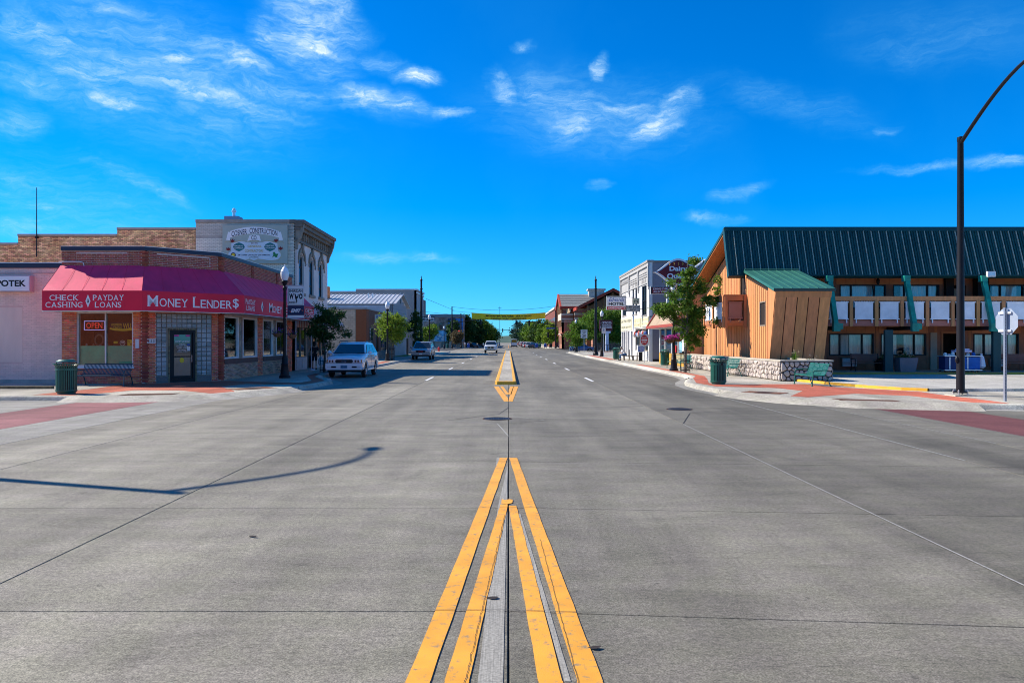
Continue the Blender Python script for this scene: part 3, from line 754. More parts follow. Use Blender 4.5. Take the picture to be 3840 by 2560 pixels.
# ---- painted markings
def marking(polys, mat, label, z=.008, name='road_marking'):
    mb = MB()
    for P in polys: mb.slab(P, z - .0025, z)
    return struct(name, mb, mat, label)
def bar(x0, w0, y0, x1, w1, y1):
    n = 26; out = []
    L = []; Rr = []
    for i in range(n + 1):
        t = i / n; y = y0 + (y1 - y0) * t; x = x0 + (x1 - x0) * t; w = w0 + (w1 - w0) * t
        L.append((x - w / 2 + rnd.uniform(-.003, .003), y)); Rr.append((x + w / 2 + rnd.uniform(-.003, .003), y))
    return L + Rr[::-1]
def lerp_line(pts, ya): 
    (x0, y0), (x1, y1) = pts; return x0 + (x1 - x0) * (ya - y0) / (y1 - y0)
marking([bar(-.078, .125, 12.25, -.50, .135, 4.2), bar(-.50, .135, 4.199, -.82, .135, -2)], m_ypaint, 'outer yellow line on the left of the nose marking')
marking([bar(.075, .125, 12.25, .45, .14, 4.2), bar(.45, .14, 4.199, .75, .14, -2)], m_ypaint, 'outer yellow line on the right of the nose marking')
marking([bar(-.05, .085, 8.75, -.285, .135, 4.2), bar(-.285, .135, 4.199, -.62, .135, -2)], m_ypaint, 'inner yellow line on the left of the nose marking')
marking([bar(.045, .085, 8.68, .232, .135, 4.2), bar(.232, .135, 4.199, .48, .135, -2)], m_ypaint, 'inner yellow line on the right of the nose marking')
marking([[(-.085, 8.79), (-.02, 8.75), (.045, 8.83), (.05, 9.0), (.01, 9.04), (-.05, 8.98), (-.08, 9.05)]], m_ypaint, 'small ragged yellow patch at the tip of the inner lines', z=.0095)
cr = MB(); r5 = random.Random(4)
def jag(x0, y0, x1, y1, a, n, w):
    return strip(cr, [(x0 + (x1 - x0) * i / n + r5.uniform(-a, a), y0 + (y1 - y0) * i / n) for i in range(n + 1)], w, .0125)
jag(-.04, 8.2, -.245, 4.1, .005, 90, .0035); jag(.30, 7.2, .385, 4.1, .003, 60, .003)
for yj in (5.3, 8.6, 11.9): jag(-.56, yj, 0, yj, .0, 14, .006); jag(0, yj, .6, yj - .05, .0, 14, .006)
struct('paint_crack', cr, m_joint, 'thin dark cracks through the yellow lines')
m_ground = M('ground_off_paint', (0.29, 0.275, 0.24), .85, .25, 3, speck=.2, streak=(40, .6, 1))
marking([[(-.17, 4.2), (-.03, 4.2), (-.02, 8.9), (-.01, 11.6), (-.10, 9.2), (-.12, 8.6)], [(-.30, -2), (-.05, -2), (-.03, 4.199), (-.17, 4.199)], [(-.19, 11.0), (-.09, 11.0), (-.06, 12.3), (-.19, 12.3)], [(.10, 8.3), (.13, 8.3), (.345, 4.2), (.31, 4.2)]], m_ground, 'pale scraped strips where old lines were ground off', z=.0045, name='scraped_strip')
marking([[(-.61, 31.7), (-.42, 31.7), (-.02, 25.2), (.0, 23.8), (-.14, 23.8)], [(.41, 31.7), (.20, 31.7), (.02, 25.2), (.01, 23.8), (.13, 23.8)], [(-.34, 31.7), (-.22, 31.7), (-.03, 27.9), (0, 27.9), (0, 26.9), (-.10, 26.9)], [(.22, 31.7), (.08, 31.7), (.01, 29.3), (.005, 26.9), (.10, 26.9)]], m_ypaint, 'nested yellow chevrons before the median island')
for sgn in (-1, 1):
    y = 36.4 if sgn < 0 else 35.8; k = 0
    while y < 132:
        x = 3.97 * sgn
        marking([[(x - .065, y), (x + .065, y), (x + .065, y + 3.6), (x - .065, y + 3.6)]], m_wpaint, f'white lane dash, {["first","second","third","fourth","fifth","sixth","seventh"][min(k,6)]} from the crossing on the {"left" if sgn<0 else "right"} side')
        y += 14.0; k += 1
    for y in range(222, 330, 14):
        marking([[(x - .06, y), (x + .06, y), (x + .06, y + 3.6), (x - .06, y + 3.6)]], m_wpaint, 'far white lane dash beyond the second crossing')
marking([[(-.1, 212), (.05, 212), (.05, 420), (-.1, 420)]], m_ypaint, 'yellow centre line beyond the second crossing')
# leaf and dark bits lying on the road
m_leafd = M('dead_leaf', (0.03, 0.022, 0.02), .9)
for (x, y, s_, a, lb) in ((-.115, 5.55, .03, .2, 'small dark leaf on the scraped strip between yellow lines'), (-2.45, 7.3, .035, 1.1, 'small dark scrap on the road left of the yellow lines'), (.53, 4.65, .025, 0, 'tiny dark scrap right of the yellow lines')):
    mb = MB(); mb.poly([(x + s_ * 1.5 * math.cos(t + a) * (1 + .3 * math.sin(3 * t)), y + s_ * .9 * math.sin(t), .0125 + .004 * math.cos(t)) for t in [2 * PI * i / 9 for i in range(9)]])
    tag(mb.build('dead_leaf', m_leafd), lb, 'leaf')
# ================================================================ LEFT BLOCK
m_mortar = M('mortar', (0.58, 0.44, 0.38), .95, .15, 8)
m_mortar_w = M('pale_mortar', (0.62, 0.5, 0.45), .95, .1, 8)
m_brick = M('red_brick', (0.70, 0.17, 0.075), .85, .2, 3, bump=.3, rand=.32)
m_brick_dk = M('dark_red_brick', (0.36, 0.085, 0.050), .85, .2, 3, bump=.3, rand=.3)
m_brick_or = M('orange_brick', (0.74, 0.34, 0.16), .88, .3, 1.2, bump=.4, rand=.4, c2=(0.70, 0.48, 0.25))
m_roman = M('thin_tan_brick', (0.50, 0.26, 0.16), .88, .2, 3, rand=.45)
m_pinkw = M('pink_paint', (0.88, 0.59, 0.49), .85, .15, .5, bump=.15, rand=.07, streak=(1.6, 1, .35))
m_pinkg = M('pink_painted_joint', (0.78, 0.47, 0.39), .9, .15, 1.2)
m_greyb = M('grey_painted_brick', (0.52, 0.49, 0.42), .85, .12, .5, rand=.07)
m_whiteb = M('white_painted_brick', (0.78, 0.74, 0.62), .85, .12, .7, rand=.07)
m_greyg = M('painted_joint', (0.38, 0.355, 0.31), .9, .2, 2)
m_lav = M('lavender_plaster', (0.66, 0.60, 0.57), .85, .10, .8, bump=.1)
m_trimb = M('brown_grey_trim', (0.27, 0.22, 0.17), .75, .1, 3)
m_navy = M('navy_metal', (0.014, 0.018, 0.045), .45, .08, 3, spec=.5)
m_cap = M('pale_metal_cap', (0.6, 0.6, 0.6), .4, .05, 3, metal=.3)
m_concap = M('concrete_cap', (0.33, 0.30, 0.26), .9, .15, 3)
m_black = M('black_metal', (0.007, 0.007, 0.010), .5, .1, 4, spec=.3)
m_white = M('white_paint', (0.72, 0.72, 0.72), .5, .05, 2)
m_alu = M('aluminium', (0.62, 0.62, 0.64), .35, .05, 3, metal=.6)
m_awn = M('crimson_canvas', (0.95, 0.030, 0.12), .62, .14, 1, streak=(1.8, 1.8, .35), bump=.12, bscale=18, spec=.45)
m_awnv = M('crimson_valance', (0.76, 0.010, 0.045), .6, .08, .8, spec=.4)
m_txt = M('white_lettering', (0.82, 0.80, 0.80), .6, .02)
m_blk = M('black_lettering', (0.012, 0.012, 0.014), .6, .02)
m_glass = glass('window_glass', (.94, .96, .95), .0)
m_dglass = M('dark_window_glass', (0.012, 0.03, 0.045), .04, .2, 1, spec=1.0)
m_bglass = M('painted_sky_glass', (0.06, 0.30, 0.50), .05, .1, 1, spec=1.0)  # blue base colour paints in the reflection of the sky
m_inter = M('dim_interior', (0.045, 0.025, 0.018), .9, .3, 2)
m_roofg = M('gravel_roof', (0.16, 0.15, 0.14), .95, .2, 4, speck=.4)

FR = Frame((-18.4, 31.3, 0), (1, 0, 0))
CHd = Vector((2.3, 2.2, 0)); CHL = CHd.length
CH = Frame((-15, 31.3, 0), CHd)
ST = Frame((-12.7, 33.5, 0), (0, 1, 0))
shop = thing('corner_shop', 'single storey red brick corner shop under a long crimson awning', 'shop', (-14.5, 35, .15))
wallm = MB()
wF = [(0.62, 2.93, .86, 3.08)]
wC = [(.47, 2.80, .15, 3.07)]
wS = [(.45, 2.25, 1.1, 3.02), (2.34, 2.78, 1.1, 3.02), (2.84, 4.90, 1.1, 3.02), (5.8, 7.5, 1.1, 3.02), (7.54, 8.0, 1.1, 3.02), (8.05, 10.0, 1.1, 3.02)]
wall_with_holes(wallm, FR, 0, 3.4, .15, 5.62, wF, -.3, 0)
wall_with_holes(wallm, CH, 0.12, CHL - .12, .15, 5.62, wC, -.3, -.001)
wall_with_holes(wallm, ST, 0, 11.1, .15, 5.62, wS, -.3, -.002)
wallm.build('wall', m_mortar, shop)
mb = MB().slab([(-18.4, 31.65), (-15.15, 31.65), (-13.1, 33.7), (-13.1, 44.6), (-18.4, 44.6)], 5.3, 5.42); mb.build('roof', m_roofg, shop)
mb = MB().slab([(-18.39, 44.25), (-13.05, 44.25), (-13.05, 44.6), (-18.39, 44.6)], .15, 5.6); mb.slab([(-18.4, 31.7), (-18.1, 31.7), (-18.1, 44.2), (-18.4, 44.2)], .15, 5.6); mb.build('rear_wall', m_brick_dk, shop)
ms = Masonry(shop, m_brick, name='brick', mass='bricks')
ms.wall(FR, 0, 3.30, .15, 3.3, wF)
ms.wall(CH, .12, CHL - .12, .15, 3.3, wC, proud=.007)
ms.wall(ST, 0.08, .42, .15, 3.3); ms.wall(ST, 4.95, 5.75, .15, 3.3); ms.wall(ST, 10.1, 11.1, .15, 3.3)
ms.flush()
ms = Masonry(shop, m_roman, L=.29, H=.042, J=.016, proud=.012, name='thin_brick', mass='thin_bricks', limit=150, wob=.006)
ms.wall(ST, .45, 4.92, .16, .84); ms.wall(ST, 5.78, 10.07, .16, .84); ms.flush()
ms = Masonry(shop, m_brick_dk, name='parapet_brick', mass='parapet_bricks', limit=200)
ms.wall(FR, 0, 3.3, 4.9, 5.6, [(.6, 2.7, 5.13, 5.49)]); ms.wall(CH, .1, CHL - .1, 4.9, 5.6, [(.5, 2.7, 5.13, 5.49)], proud=.007)
ms.wall(ST, 0.08, 11.1, 4.9, 5.6); ms.wall(FR, .6, 2.7, 5.125, 5.49, proud=.003); ms.wall(CH, .5, 2.7, 5.125, 5.49, proud=.003)
for s0 in (4.0, 8.0): ms.wall(ST, s0, s0 + .35, 4.9, 5.6, proud=.05)
ms.flush()
mb = MB()       # toothed corner of every second brick course
for (x, y) in ((-15, 31.3), (-12.7, 33.5)):
    z = .2; k = 0
    while z < 5.55:
        if not (3.1 < z < 4.9):
            w = .055 if k % 2 else .012
            mb.slab([(x - w - .08, y + .0 - (w if k % 2 else 0)), (x + w + .02, y - w), (x + w + .10, y + .1), (x - .05, y + .15)], z, z + .068)
        z += .146 / 2; k += 1
mb.build('toothed_corner', m_brick_dk, shop, kind='stuff')
mb = MB(); ST.box(mb, .42, 4.93, .86, 1.09, 0, .05); ST.box(mb, 5.77, 10.08, .86, 1.09, 0, .05); mb.build('sill', M('brown_stone_sill', (0.17, 0.08, 0.06), .8, .15, 4), shop)
mb = MB(); path = [(-18.4, 31.3), (-15, 31.3), (-12.7, 33.5), (-12.7, 44.6)]
sweep(mb, path, [(.02, 5.62), (-.07, 5.62), (-.07, 5.775), (.35, 5.80), (.35, 5.6)]); mb.build('coping', m_navy, shop)
mb = MB(); sweep(mb, path, [(-.072, 5.776), (-.074, 5.80), (.36, 5.83)]); mb.build('coping_cap', m_cap, shop)
# awning
pr = 1.22
TOP = [(-18.45, 31.27), (-14.98, 31.27), (-12.66, 33.5), (-12.66, 44.8)]
OUT = [(-18.45, 30.06), (-14.50, 30.06), (-11.47, 32.96), (-11.47, 44.8)]
aw = thing('awning', 'long crimson canvas awning wrapped round the corner shop', 'awning', (-13, 32, 3.1))
cloth = MB()
for i in range(3):
    a, b = Vector((*TOP[i], 5.0)), Vector((*TOP[i + 1], 5.0)); c, d = Vector((*OUT[i], 3.89)), Vector((*OUT[i + 1], 3.89))
    n = int((b - a).length / .8) + 1
    cols_ = []
    for k in range(n + 1):
        u = k / n; colv = []
        for j in range(5):
            w = j / 4; p = a.lerp(b, u).lerp(c.lerp(d, u), w); p.z -= .03 * math.sin(PI * w) * (1 if 0 < k < n else 0); colv.append(tuple(p))
        cols_.append(colv)
    vs = [p for cc in cols_ for p in cc]
    cloth.add(vs, [(k * 5 + j, k * 5 + j + 1, (k + 1) * 5 + j + 1, (k + 1) * 5 + j) for k in range(n) for j in range(4)])
cloth.poly([(*TOP[0], 5.0), (*TOP[0], 3.12), (*OUT[0], 3.10), (*OUT[0], 3.89)]); cloth.poly([(*TOP[3], 5.0), (*OUT[3], 3.89), (*OUT[3], 3.10), (*TOP[3], 3.12)])
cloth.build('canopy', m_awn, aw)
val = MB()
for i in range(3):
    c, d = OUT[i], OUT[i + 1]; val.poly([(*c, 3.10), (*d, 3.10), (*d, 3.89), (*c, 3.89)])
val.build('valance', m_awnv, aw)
mb = MB()
for i in range(3):
    a, b = Vector((*OUT[i], 3.09)), Vector((*OUT[i + 1], 3.09)); mb.rod(a, b, .018, n=6)
    mb.rod((*TOP[i], 3.11), (*TOP[i + 1], 3.11), .018, n=6)
    n = int((b - a).length / 1.4) + 1
    for k in range(n + 1):
        u = k / n; q = Vector((*TOP[i], 3.1)).lerp(Vector((*TOP[i + 1], 3.1)), u); p = a.lerp(b, u); mb.rod(p, q, .014, n=5); mb.rod(q, (q.x, q.y, 4.95), .014, n=5)
mb.build('awning_frame', m_alu, aw)
mb = MB()
for i in range(3):
    a, b = Vector((*TOP[i], 5.0)), Vector((*TOP[i + 1], 5.0)); c, d = Vector((*OUT[i], 3.89)), Vector((*OUT[i + 1], 3.89)); n = int((b - a).length / .8) + 1
    for k in range(0, n + 1):
        u = k / n; p = a.lerp(b, u); q = c.lerp(d, u)
        mb.rod(p + Vector((0, 0, .004)), q + Vector((0, 0, .001)), .004, n=3)
mb.build('seam', m_awnv, aw, kind='stuff')
AF = Frame((-18.45, 30.06, 0), (1, 0, 0)); AC = Frame((-14.50, 30.06, 0), (3.03, 2.90, 0)); AS = Frame((-11.47, 32.96, 0), (0, 1, 0))
serif_text(aw, AF, 'CHECK', .28, 1.46, 3.50, 3.72, .006, m_txt, 1, 1); serif_text(aw, AF, 'CASHING', .12, 1.62, 3.22, 3.44, .006, m_txt, 1, 1)
serif_text(aw, AF, 'PAYDAY', 2.0, 3.25, 3.50, 3.72, .006, m_txt, 1, 1); serif_text(aw, AF, 'LOANS', 2.08, 3.15, 3.22, 3.44, .006, m_txt, 1, 1)
def diamond(F, a, w, h, zc):
    mb = MB(); F.flat(mb, [(a, zc - h), (a + w, zc), (a, zc + h), (a - w, zc)], .006); d = mb.build('diamond', m_txt, aw)
    put_text(aw, F, '$', a - w * .42, a + w * .42, zc - h * .32, zc + h * .32, .009, m_blk, bold=.02)
diamond(AF, 1.82, .10, .26, 3.48)
serif_text(aw, AC, 'MONEY LENDER$', .18, 3.98, 3.28, 3.72, .006, m_txt)
serif_text(aw, AS, 'PAYDAY', .18, 1.48, 3.52, 3.74, .006, m_txt, 1, 1); serif_text(aw, AS, 'LOANS', .28, 1.4, 3.24, 3.46, .006, m_txt, 1, 1)
diamond(AS, 2.42, .16, .26, 3.49)
serif_text(aw, AS, 'MONEY LENDER$', 3.4, 8.3, 3.28, 3.72, .006, m_txt)
serif_text(aw, AS, 'CHECK', 9.9, 11.6, 3.52, 3.74, .006, m_txt, 1, 1); serif_text(aw, AS, 'CASHING', 9.75, 11.75, 3.24, 3.46, .006, m_txt, 1, 1)

# front window with its display
w = window(shop, FR, .62, 2.93, .86, 3.08, m_alu, m_glass, fw=.05, t0=-.14, t1=-.03, bars=(1.78,), sill=m_white)
m_greenp = M('green_window_panel', (0.10, 0.58, 0.36), .7, .12, 3, bump=.1)
mb = MB(); FR.box(mb, .67, 2.88, .91, 1.70, -.20, -.17); mb.build('green_panel', m_greenp, shop)
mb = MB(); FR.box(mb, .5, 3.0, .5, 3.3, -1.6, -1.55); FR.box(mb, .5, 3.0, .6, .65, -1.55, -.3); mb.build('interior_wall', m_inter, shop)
def neon(parent, F, s, a0, a1, z0, z1, t, label):
    n = thing('neon_sign', label, 'neon sign', tuple(F.p((a0 + a1) / 2, z0, t)), 'open signs in the shop windows')
    mb = MB(); q = [F.p(a0, z0, t), F.p(a1, z0, t), F.p(a1, z1, t), F.p(a0, z1, t), F.p(a0, z0, t)]; mb.tube(q, .016)
    mb.build('neon_border', M('violet_neon', (.3, .25, .6), .4, emit=(.45, .4, 1.0, .35)), n)
    mb = MB(); lettering(mb, F, s, a0 + .08, a1 - .08, z0 + .06, z1 - .06, t + .005, bold=.01); mb.build('lettering', M('red_neon', (.5, .03, .02), .4, emit=(1.0, .05, .04, .22)), n)
neon(shop, FR, 'OPEN', .83, 1.66, 2.36, 2.72, -.18, 'violet framed red OPEN sign in the front window of the corner shop')
def decal(F, a0, a1, z0, z1, t, mat, label, name='window_sticker', cat='sticker', texts=(), parent=None):
    mb = MB(); F.box(mb, a0, a1, z0, z1, t - .004, t)
    o = mb.build(name, mat, parent)
    if parent is None: tag(o, label, cat); ORG[o.name] = (0, 0, 0)
    for (s, b0, b1, c0, c1, mt) in texts:
        k = MB(); lettering(k, F, s, a0 + (a1 - a0) * b0, a0 + (a1 - a0) * b1, z0 + (z1 - z0) * c0, z0 + (z1 - z0) * c1, t + .002); q = k.build('lettering', mt, o)
    return o
m_yel = M('sign_yellow', (.75, .52, .02), .5, .03); m_sred = M('sign_red', (.55, .02, .02), .5, .05); m_sblue = M('sign_blue', (.02, .08, .35), .5, .05)
m_paper = M('white_paper', (.7, .7, .68), .7, .05)
m_dsign = M('black_sign_face', (.015, .015, .018), .5, .05)
d = decal(FR, 1.90, 2.87, 2.35, 2.68, -.155, m_dsign, 'black and yellow money transfer sign in the front window', 'window_sign', 'sign', (('WESTERN', .05, .50, .52, .82, m_yel), ('UNION', .16, .50, .16, .42, m_yel), ('WU', .56, .90, .2, .85, m_yel)))
mb = MB(); FR.poly(mb, [(1.9, 2.38), (2.1, 2.33), (2.45, 2.31), (2.87, 2.34), (2.87, 2.44), (2.45, 2.40), (2.1, 2.41), (1.9, 2.46)], -.154, -.15); mb.build('swoosh', m_yel, d)
decal(FR, 2.05, 2.22, 1.80, 1.89, -.165, m_yel, 'small yellow sticker low in the front window')
decal(FR, 2.62, 2.86, 1.70, 1.95, -.165, m_yel, 'yellow notice low in the right corner of the front window', texts=(('TOP', .1, .5, .5, .8, m_blk), ('MORE', .5, .9, .1, .4, m_blk)))
mb = MB(); FR_c = [(2.42 + .11 * math.cos(2 * PI * i / 20), 1.82 + .11 * math.sin(2 * PI * i / 20)) for i in range(20)]; FR.poly(mb, FR_c, -.168, -.164)
o = tag(mb.build('window_sticker', m_txt), 'round black sticker with white ring in the front window', 'sticker')
mb = MB(); FR.poly(mb, [(2.42 + .095 * math.cos(2 * PI * i / 20), 1.82 + .095 * math.sin(2 * PI * i / 20)) for i in range(20)], -.163, -.161); mb.build('disc', m_blk, o)
mb = MB(); lettering(mb, FR, 'WEB', 2.35, 2.49, 1.80, 1.87, -.159); mb.build('lettering', m_txt, o)
# wreath, shelf clutter behind the glass
mb = MB()
for i in range(20):
    a = 2 * PI * i / 20; mb.ball(tuple(FR.p(1.30 + .17 * math.cos(a), 1.94 + .22 * math.sin(a), -.45)), .045, 6, 4)
tag(mb.build('wreath', M('dry_straw', (.16, .11, .08), .9, .3, 10)), 'dry brown wreath standing behind the front window', 'wreath')
for k in range(7):
    a = .8 + k * .29; h = rnd.uniform(.05, .14)
    mb = MB(); mb.lathe(tuple(FR.p(a, 1.70, -.40)), [(.035, 0), (.04, h * .6), (.02, h)], 8)
    tag(mb.build('trinket', M('trinket_%d' % (k % 3), ((.35, .34, .33), (.2, .12, .08), (.12, .14, .18))[k % 3], .4)), ('grey', 'brown', 'bluish')[k % 3] + ' ornament on the front window ledge, ' + ('first', 'second', 'third', 'fourth', 'fifth', 'sixth', 'seventh')[k] + ' from the left', 'ornament', 'ornaments on the front window ledge')
# address plate, papers by the door, conduit, hooks
decal(CH, .10, .44, 1.80, 1.99, .02, m_paper, 'white plate with the street number 555 beside the glass blocks', 'number_plate', 'number plate', (('5 5 5', .12, .88, .25, .78, m_blk),))
mb = MB(); FR.box(mb, 3.06, 3.20, 1.60, 1.98, 0.012, .06); tag(mb.build('meter_box', m_white), 'narrow white box on the brick pier right of the front window', 'box')
# glass blocks round the door
m_gblock = M('glass_block', (0.05, 0.06, 0.065), .25, .2, 1, spec=.7, rand=.25, streak=(.5, .5, 34), c2=(.42, .44, .46))
m_gj = M('glass_block_joint', (.26, .24, .18), .8)
mb = MB(); CH.box(mb, .47, .97, .42, 3.06, -.14, -.05); CH.box(mb, 2.17, 2.80, .42, 3.06, -.14, -.05); CH.box(mb, .97, 2.17, 2.42, 3.06, -.14, -.05); mb.build('block_mortar', m_gj, shop)
mb = MB(); CH.box(mb, .47, .97, .15, .42, -.14, -.03); CH.box(mb, 2.17, 2.80, .15, .42, -.14, -.03); mb.build('block_base', M('ribbed_grey_base', (.17, .16, .15), .8, .2, 20), shop)
blk = None
for j in range(13):
    z = .44 + j * .2015
    for i in range(11):
        a = .485 + i * .21
        if z < 2.40 and .93 < a + .1 < 2.2: continue
        if a + .195 > 2.80: continue
        if blk is None:
            mb = MB(); mb.add([(0, 0, 0), (.195, 0, 0), (.195, 0, .188), (0, 0, .188), (.012, -.03, .012), (.183, -.03, .012), (.183, -.03, .176), (.012, -.03, .176)], [(4, 5, 6, 7), (0, 1, 5, 4), (1, 2, 6, 5), (2, 3, 7, 6), (3, 0, 4, 7)])
            blk = bpy.data.meshes.new('glass_block'); blk.from_pydata(mb.v, [], mb.f); blk.materials.append(m_gblock)
        ob = bpy.data.objects.new('glass_block', blk); col.objects.link(ob); ob.parent = shop; oo = ORG[shop.name]; p = CH.p(a, z, -.05)
        ob.location = (p.x - oo[0], p.y - oo[1], p.z - oo[2]); ob.rotation_euler = (0, 0, math.atan2(CH.U.y, CH.U.x))
mb = MB()
for a in (.97, 2.10):
    for j in range(28): CH.box(mb, a, a + .065, .17 + j * .08, .17 + j * .08 + .065, -.12, -.02)
for j in range(14): CH.box(mb, 1.04 + j * .077, 1.04 + j * .077 + .062, 2.37, 2.42, -.12, -.02)
mb.build('tile_border', M('olive_tile', (.20, .18, .10), .5, .2, 8, rand=.3), shop, kind='stuff')
mb = MB()
for q in ((1.05, 1.14, .15, 2.36), (2.0, 2.09, .15, 2.36), (1.14, 2.0, 2.27, 2.36), (1.14, 2.0, .15, .30)): CH.box(mb, *q, -.14, -.04)
mb.build('door_frame', m_black, shop)
mb = MB()
for q in ((1.15, 1.22, .31, 2.26), (1.92, 1.99, .31, 2.26), (1.22, 1.92, 2.17, 2.26), (1.22, 1.92, .31, .42), (1.22, 1.92, 1.21, 1.26)): CH.box(mb, *q, -.13, -.07)
dr = mb.build('door', m_black, shop)
mb = MB(); CH.box(mb, 1.22, 1.92, 1.26, 2.17, -.10, -.09); mb.build('pane', m_dglass, dr)
mb = MB(); CH.box(mb, 1.22, 1.92, .42, 1.21, -.10, -.09); mb.build('pane', M('dusty_glass', (.13, .12, .11), .08, .25, 1, spec=.9), dr)
mb = MB(); mb.rod(CH.p(1.95, 1.0, -.03), CH.p(1.95, 1.3, -.03), .012); mb.build('handle', m_alu, dr)
for s_, b0, b1, z0, z1 in (('MONEY LENDERS', 1.27, 1.87, 1.85, 1.91), ('HOURS', 1.44, 1.70, 1.73, 1.78), ('MONDAY - FRIDAY', 1.33, 1.82, 1.65, 1.69), ('9:00am - 5:30pm', 1.36, 1.79, 1.58, 1.62), ('SATURDAY', 1.41, 1.73, 1.50, 1.54), ('10:00am - 2:00pm', 1.36, 1.79, 1.43, 1.47)):
    put_text(shop, CH, s_, b0, b1, z0, z1, -.085, m_txt, bold=.02)
m_mag = M('magenta_sticker', (.6, .03, .25), .5)
for b0, b1, z0, z1, mt, lb in ((1.23, 1.42, 2.09, 2.16, m_mag, 'magenta sticker top left on the shop door'), (1.71, 1.90, 2.09, 2.16, m_mag, 'magenta sticker top right on the shop door'), (1.76, 1.90, 1.48, 1.66, m_paper, 'white card notice on the right of the shop door'), (1.76, 1.90, 1.70, 1.78, m_sblue, 'small blue card notice on the shop door')):
    decal(CH, b0, b1, z0, z1, -.084, mt, lb)
mb = MB(); CH.poly(mb, [(1.55 + .095 * math.cos(2 * PI * i / 18), 1.08 + .11 * math.sin(2 * PI * i / 18)) for i in range(18)], -.088, -.084); tag(mb.build('window_sticker', m_yel), 'round yellow sticker on the lower glass of the shop door', 'sticker')
# street side windows
for k, (a0, a1) in enumerate(((.45, 2.25), (2.84, 4.90), (5.8, 7.5), (8.05, 10.0))):
    window(shop, ST, a0, a1, 1.1, 3.02, m_white, m_glass, fw=.07, t0=-.13, t1=.01)
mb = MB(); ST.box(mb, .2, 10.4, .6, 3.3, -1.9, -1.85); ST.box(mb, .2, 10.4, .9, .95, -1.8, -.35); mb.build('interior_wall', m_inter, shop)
mb = MB(); 
for a0, a1 in ((2.34, 2.78), (7.54, 8.0)): ST.box(mb, a0, a1, 1.1, 3.02, -.2, -.1)
mb.build('block_mortar', m_gj, shop)
for a0 in (2.36, 7.57):
    for j in range(9):
        mb = MB(); 
        for i in range(2): ST.box(mb, a0 + i * .205, a0 + i * .205 + .19, 1.12 + j * .21, 1.12 + j * .21 + .19, -.1, -.05)
        mb.build('glass_block', M('olive_glass_block', (.25, .25, .2), .25, .3, 8, spec=.9, bump=.5, rand=.3), shop)
neon(shop, ST, 'OPEN', .5, 1.25, 2.25, 2.6, -.16, 'red OPEN sign in the first street side window')
m_banred = M('red_poster', (.5, .02, .02), .5, .2, 3)
for a0, z0, lb in ((3.3, 2.1, 'dark poster with tilted red lettering in the second street window'), (6.0, 1.95, 'red and white poster in the third street window')):
    decal(ST, a0, a0 + 1.0, z0, z0 + .75, -.17, m_dsign, lb, 'poster', 'poster', (('LOANS', .08, .92, .55, .9, m_banred), ('CASH NOW', .08, .92, .1, .4, m_banred)))

# ---- pink painted building at the left edge
PK = Frame((-34, 31.6, 0), (1, 0, 0))
pink = thing('pink_building', 'low pink painted brick building left of the crimson awning', 'building', (-24, 32, .15))
mb = MB(); PK.box(mb, 0, 15.58, .13, 4.93, -.4, 0); mb.build('wall', m_pinkg, pink)
mb = MB(); mb.box(-34, -18.44, 32.0, 44, .13, 4.9); mb.build('rear_block', m_pinkw, pink)
ms = Masonry(pink, m_pinkw, L=.205, H=.064, J=.009, proud=.006, name='brick', mass='bricks', wob=.002, limit=300)
ms.wall(PK, 5.5, 15.57, .3, 4.9, [(11.5, 13.8, 1.0, 3.3)]); ms.flush()
mb = MB(); PK.box(mb, 11.51, 13.79, 1.02, 3.29, 0, .004); mb.build('bricked_up_opening', m_pinkw, pink)
mb = MB(); PK.box(mb, 0, 15.57, .13, .3, 0, .012); mb.build('plinth', m_greyg, pink)
mb = MB(); PK.box(mb, 0, 15.56, 4.93, 5.12, -.42, .06); mb.build('coping', m_navy, pink)
mb = MB(); PK.box(mb, 0, 15.55, 5.122, 5.16, -.44, .075); mb.build('coping_cap', m_cap, pink)
mb = MB(); mb.tube([PK.p(15.5, 4.72, .03), PK.p(12.9, 4.72, .03), PK.p(12.75, 4.68, .03), PK.p(12.7, 4.5, .03), PK.p(12.66, 3.98, .03)], .014); mb.build('conduit', m_pinkg, pink)
sg = thing('sign_box', 'white light box sign reading POTEK on the pink wall', 'sign', (-19.9, 31.4, 3.3))
mb = MB(); SF = Frame((-24, 31.32, 0), (1, 0, 0)); SF.box(mb, 1.2, 4.28, 3.93, 4.60, -.26, 0); mb.build('box', M('sign_box_side', (.55, .40, .42), .6), sg)
mb = MB(); SF.box(mb, 1.24, 4.24, 3.97, 4.56, .001, .012); mb.build('face', m_txt, sg)
put_text(sg, SF, 'APOTEK', 2.62, 4.12, 4.14, 4.41, .016, m_blk, bold=.035)
mb = MB(); mb.tube([FR.p(-.1, 5.16, .03), FR.p(.75, 5.16, .03), FR.p(.9, 5.12, .03), FR.p(.94, 4.98, .03)], .018); tag(mb.build('conduit', m_white), 'thin white conduit crossing the dark brick parapet above the awning', 'conduit')

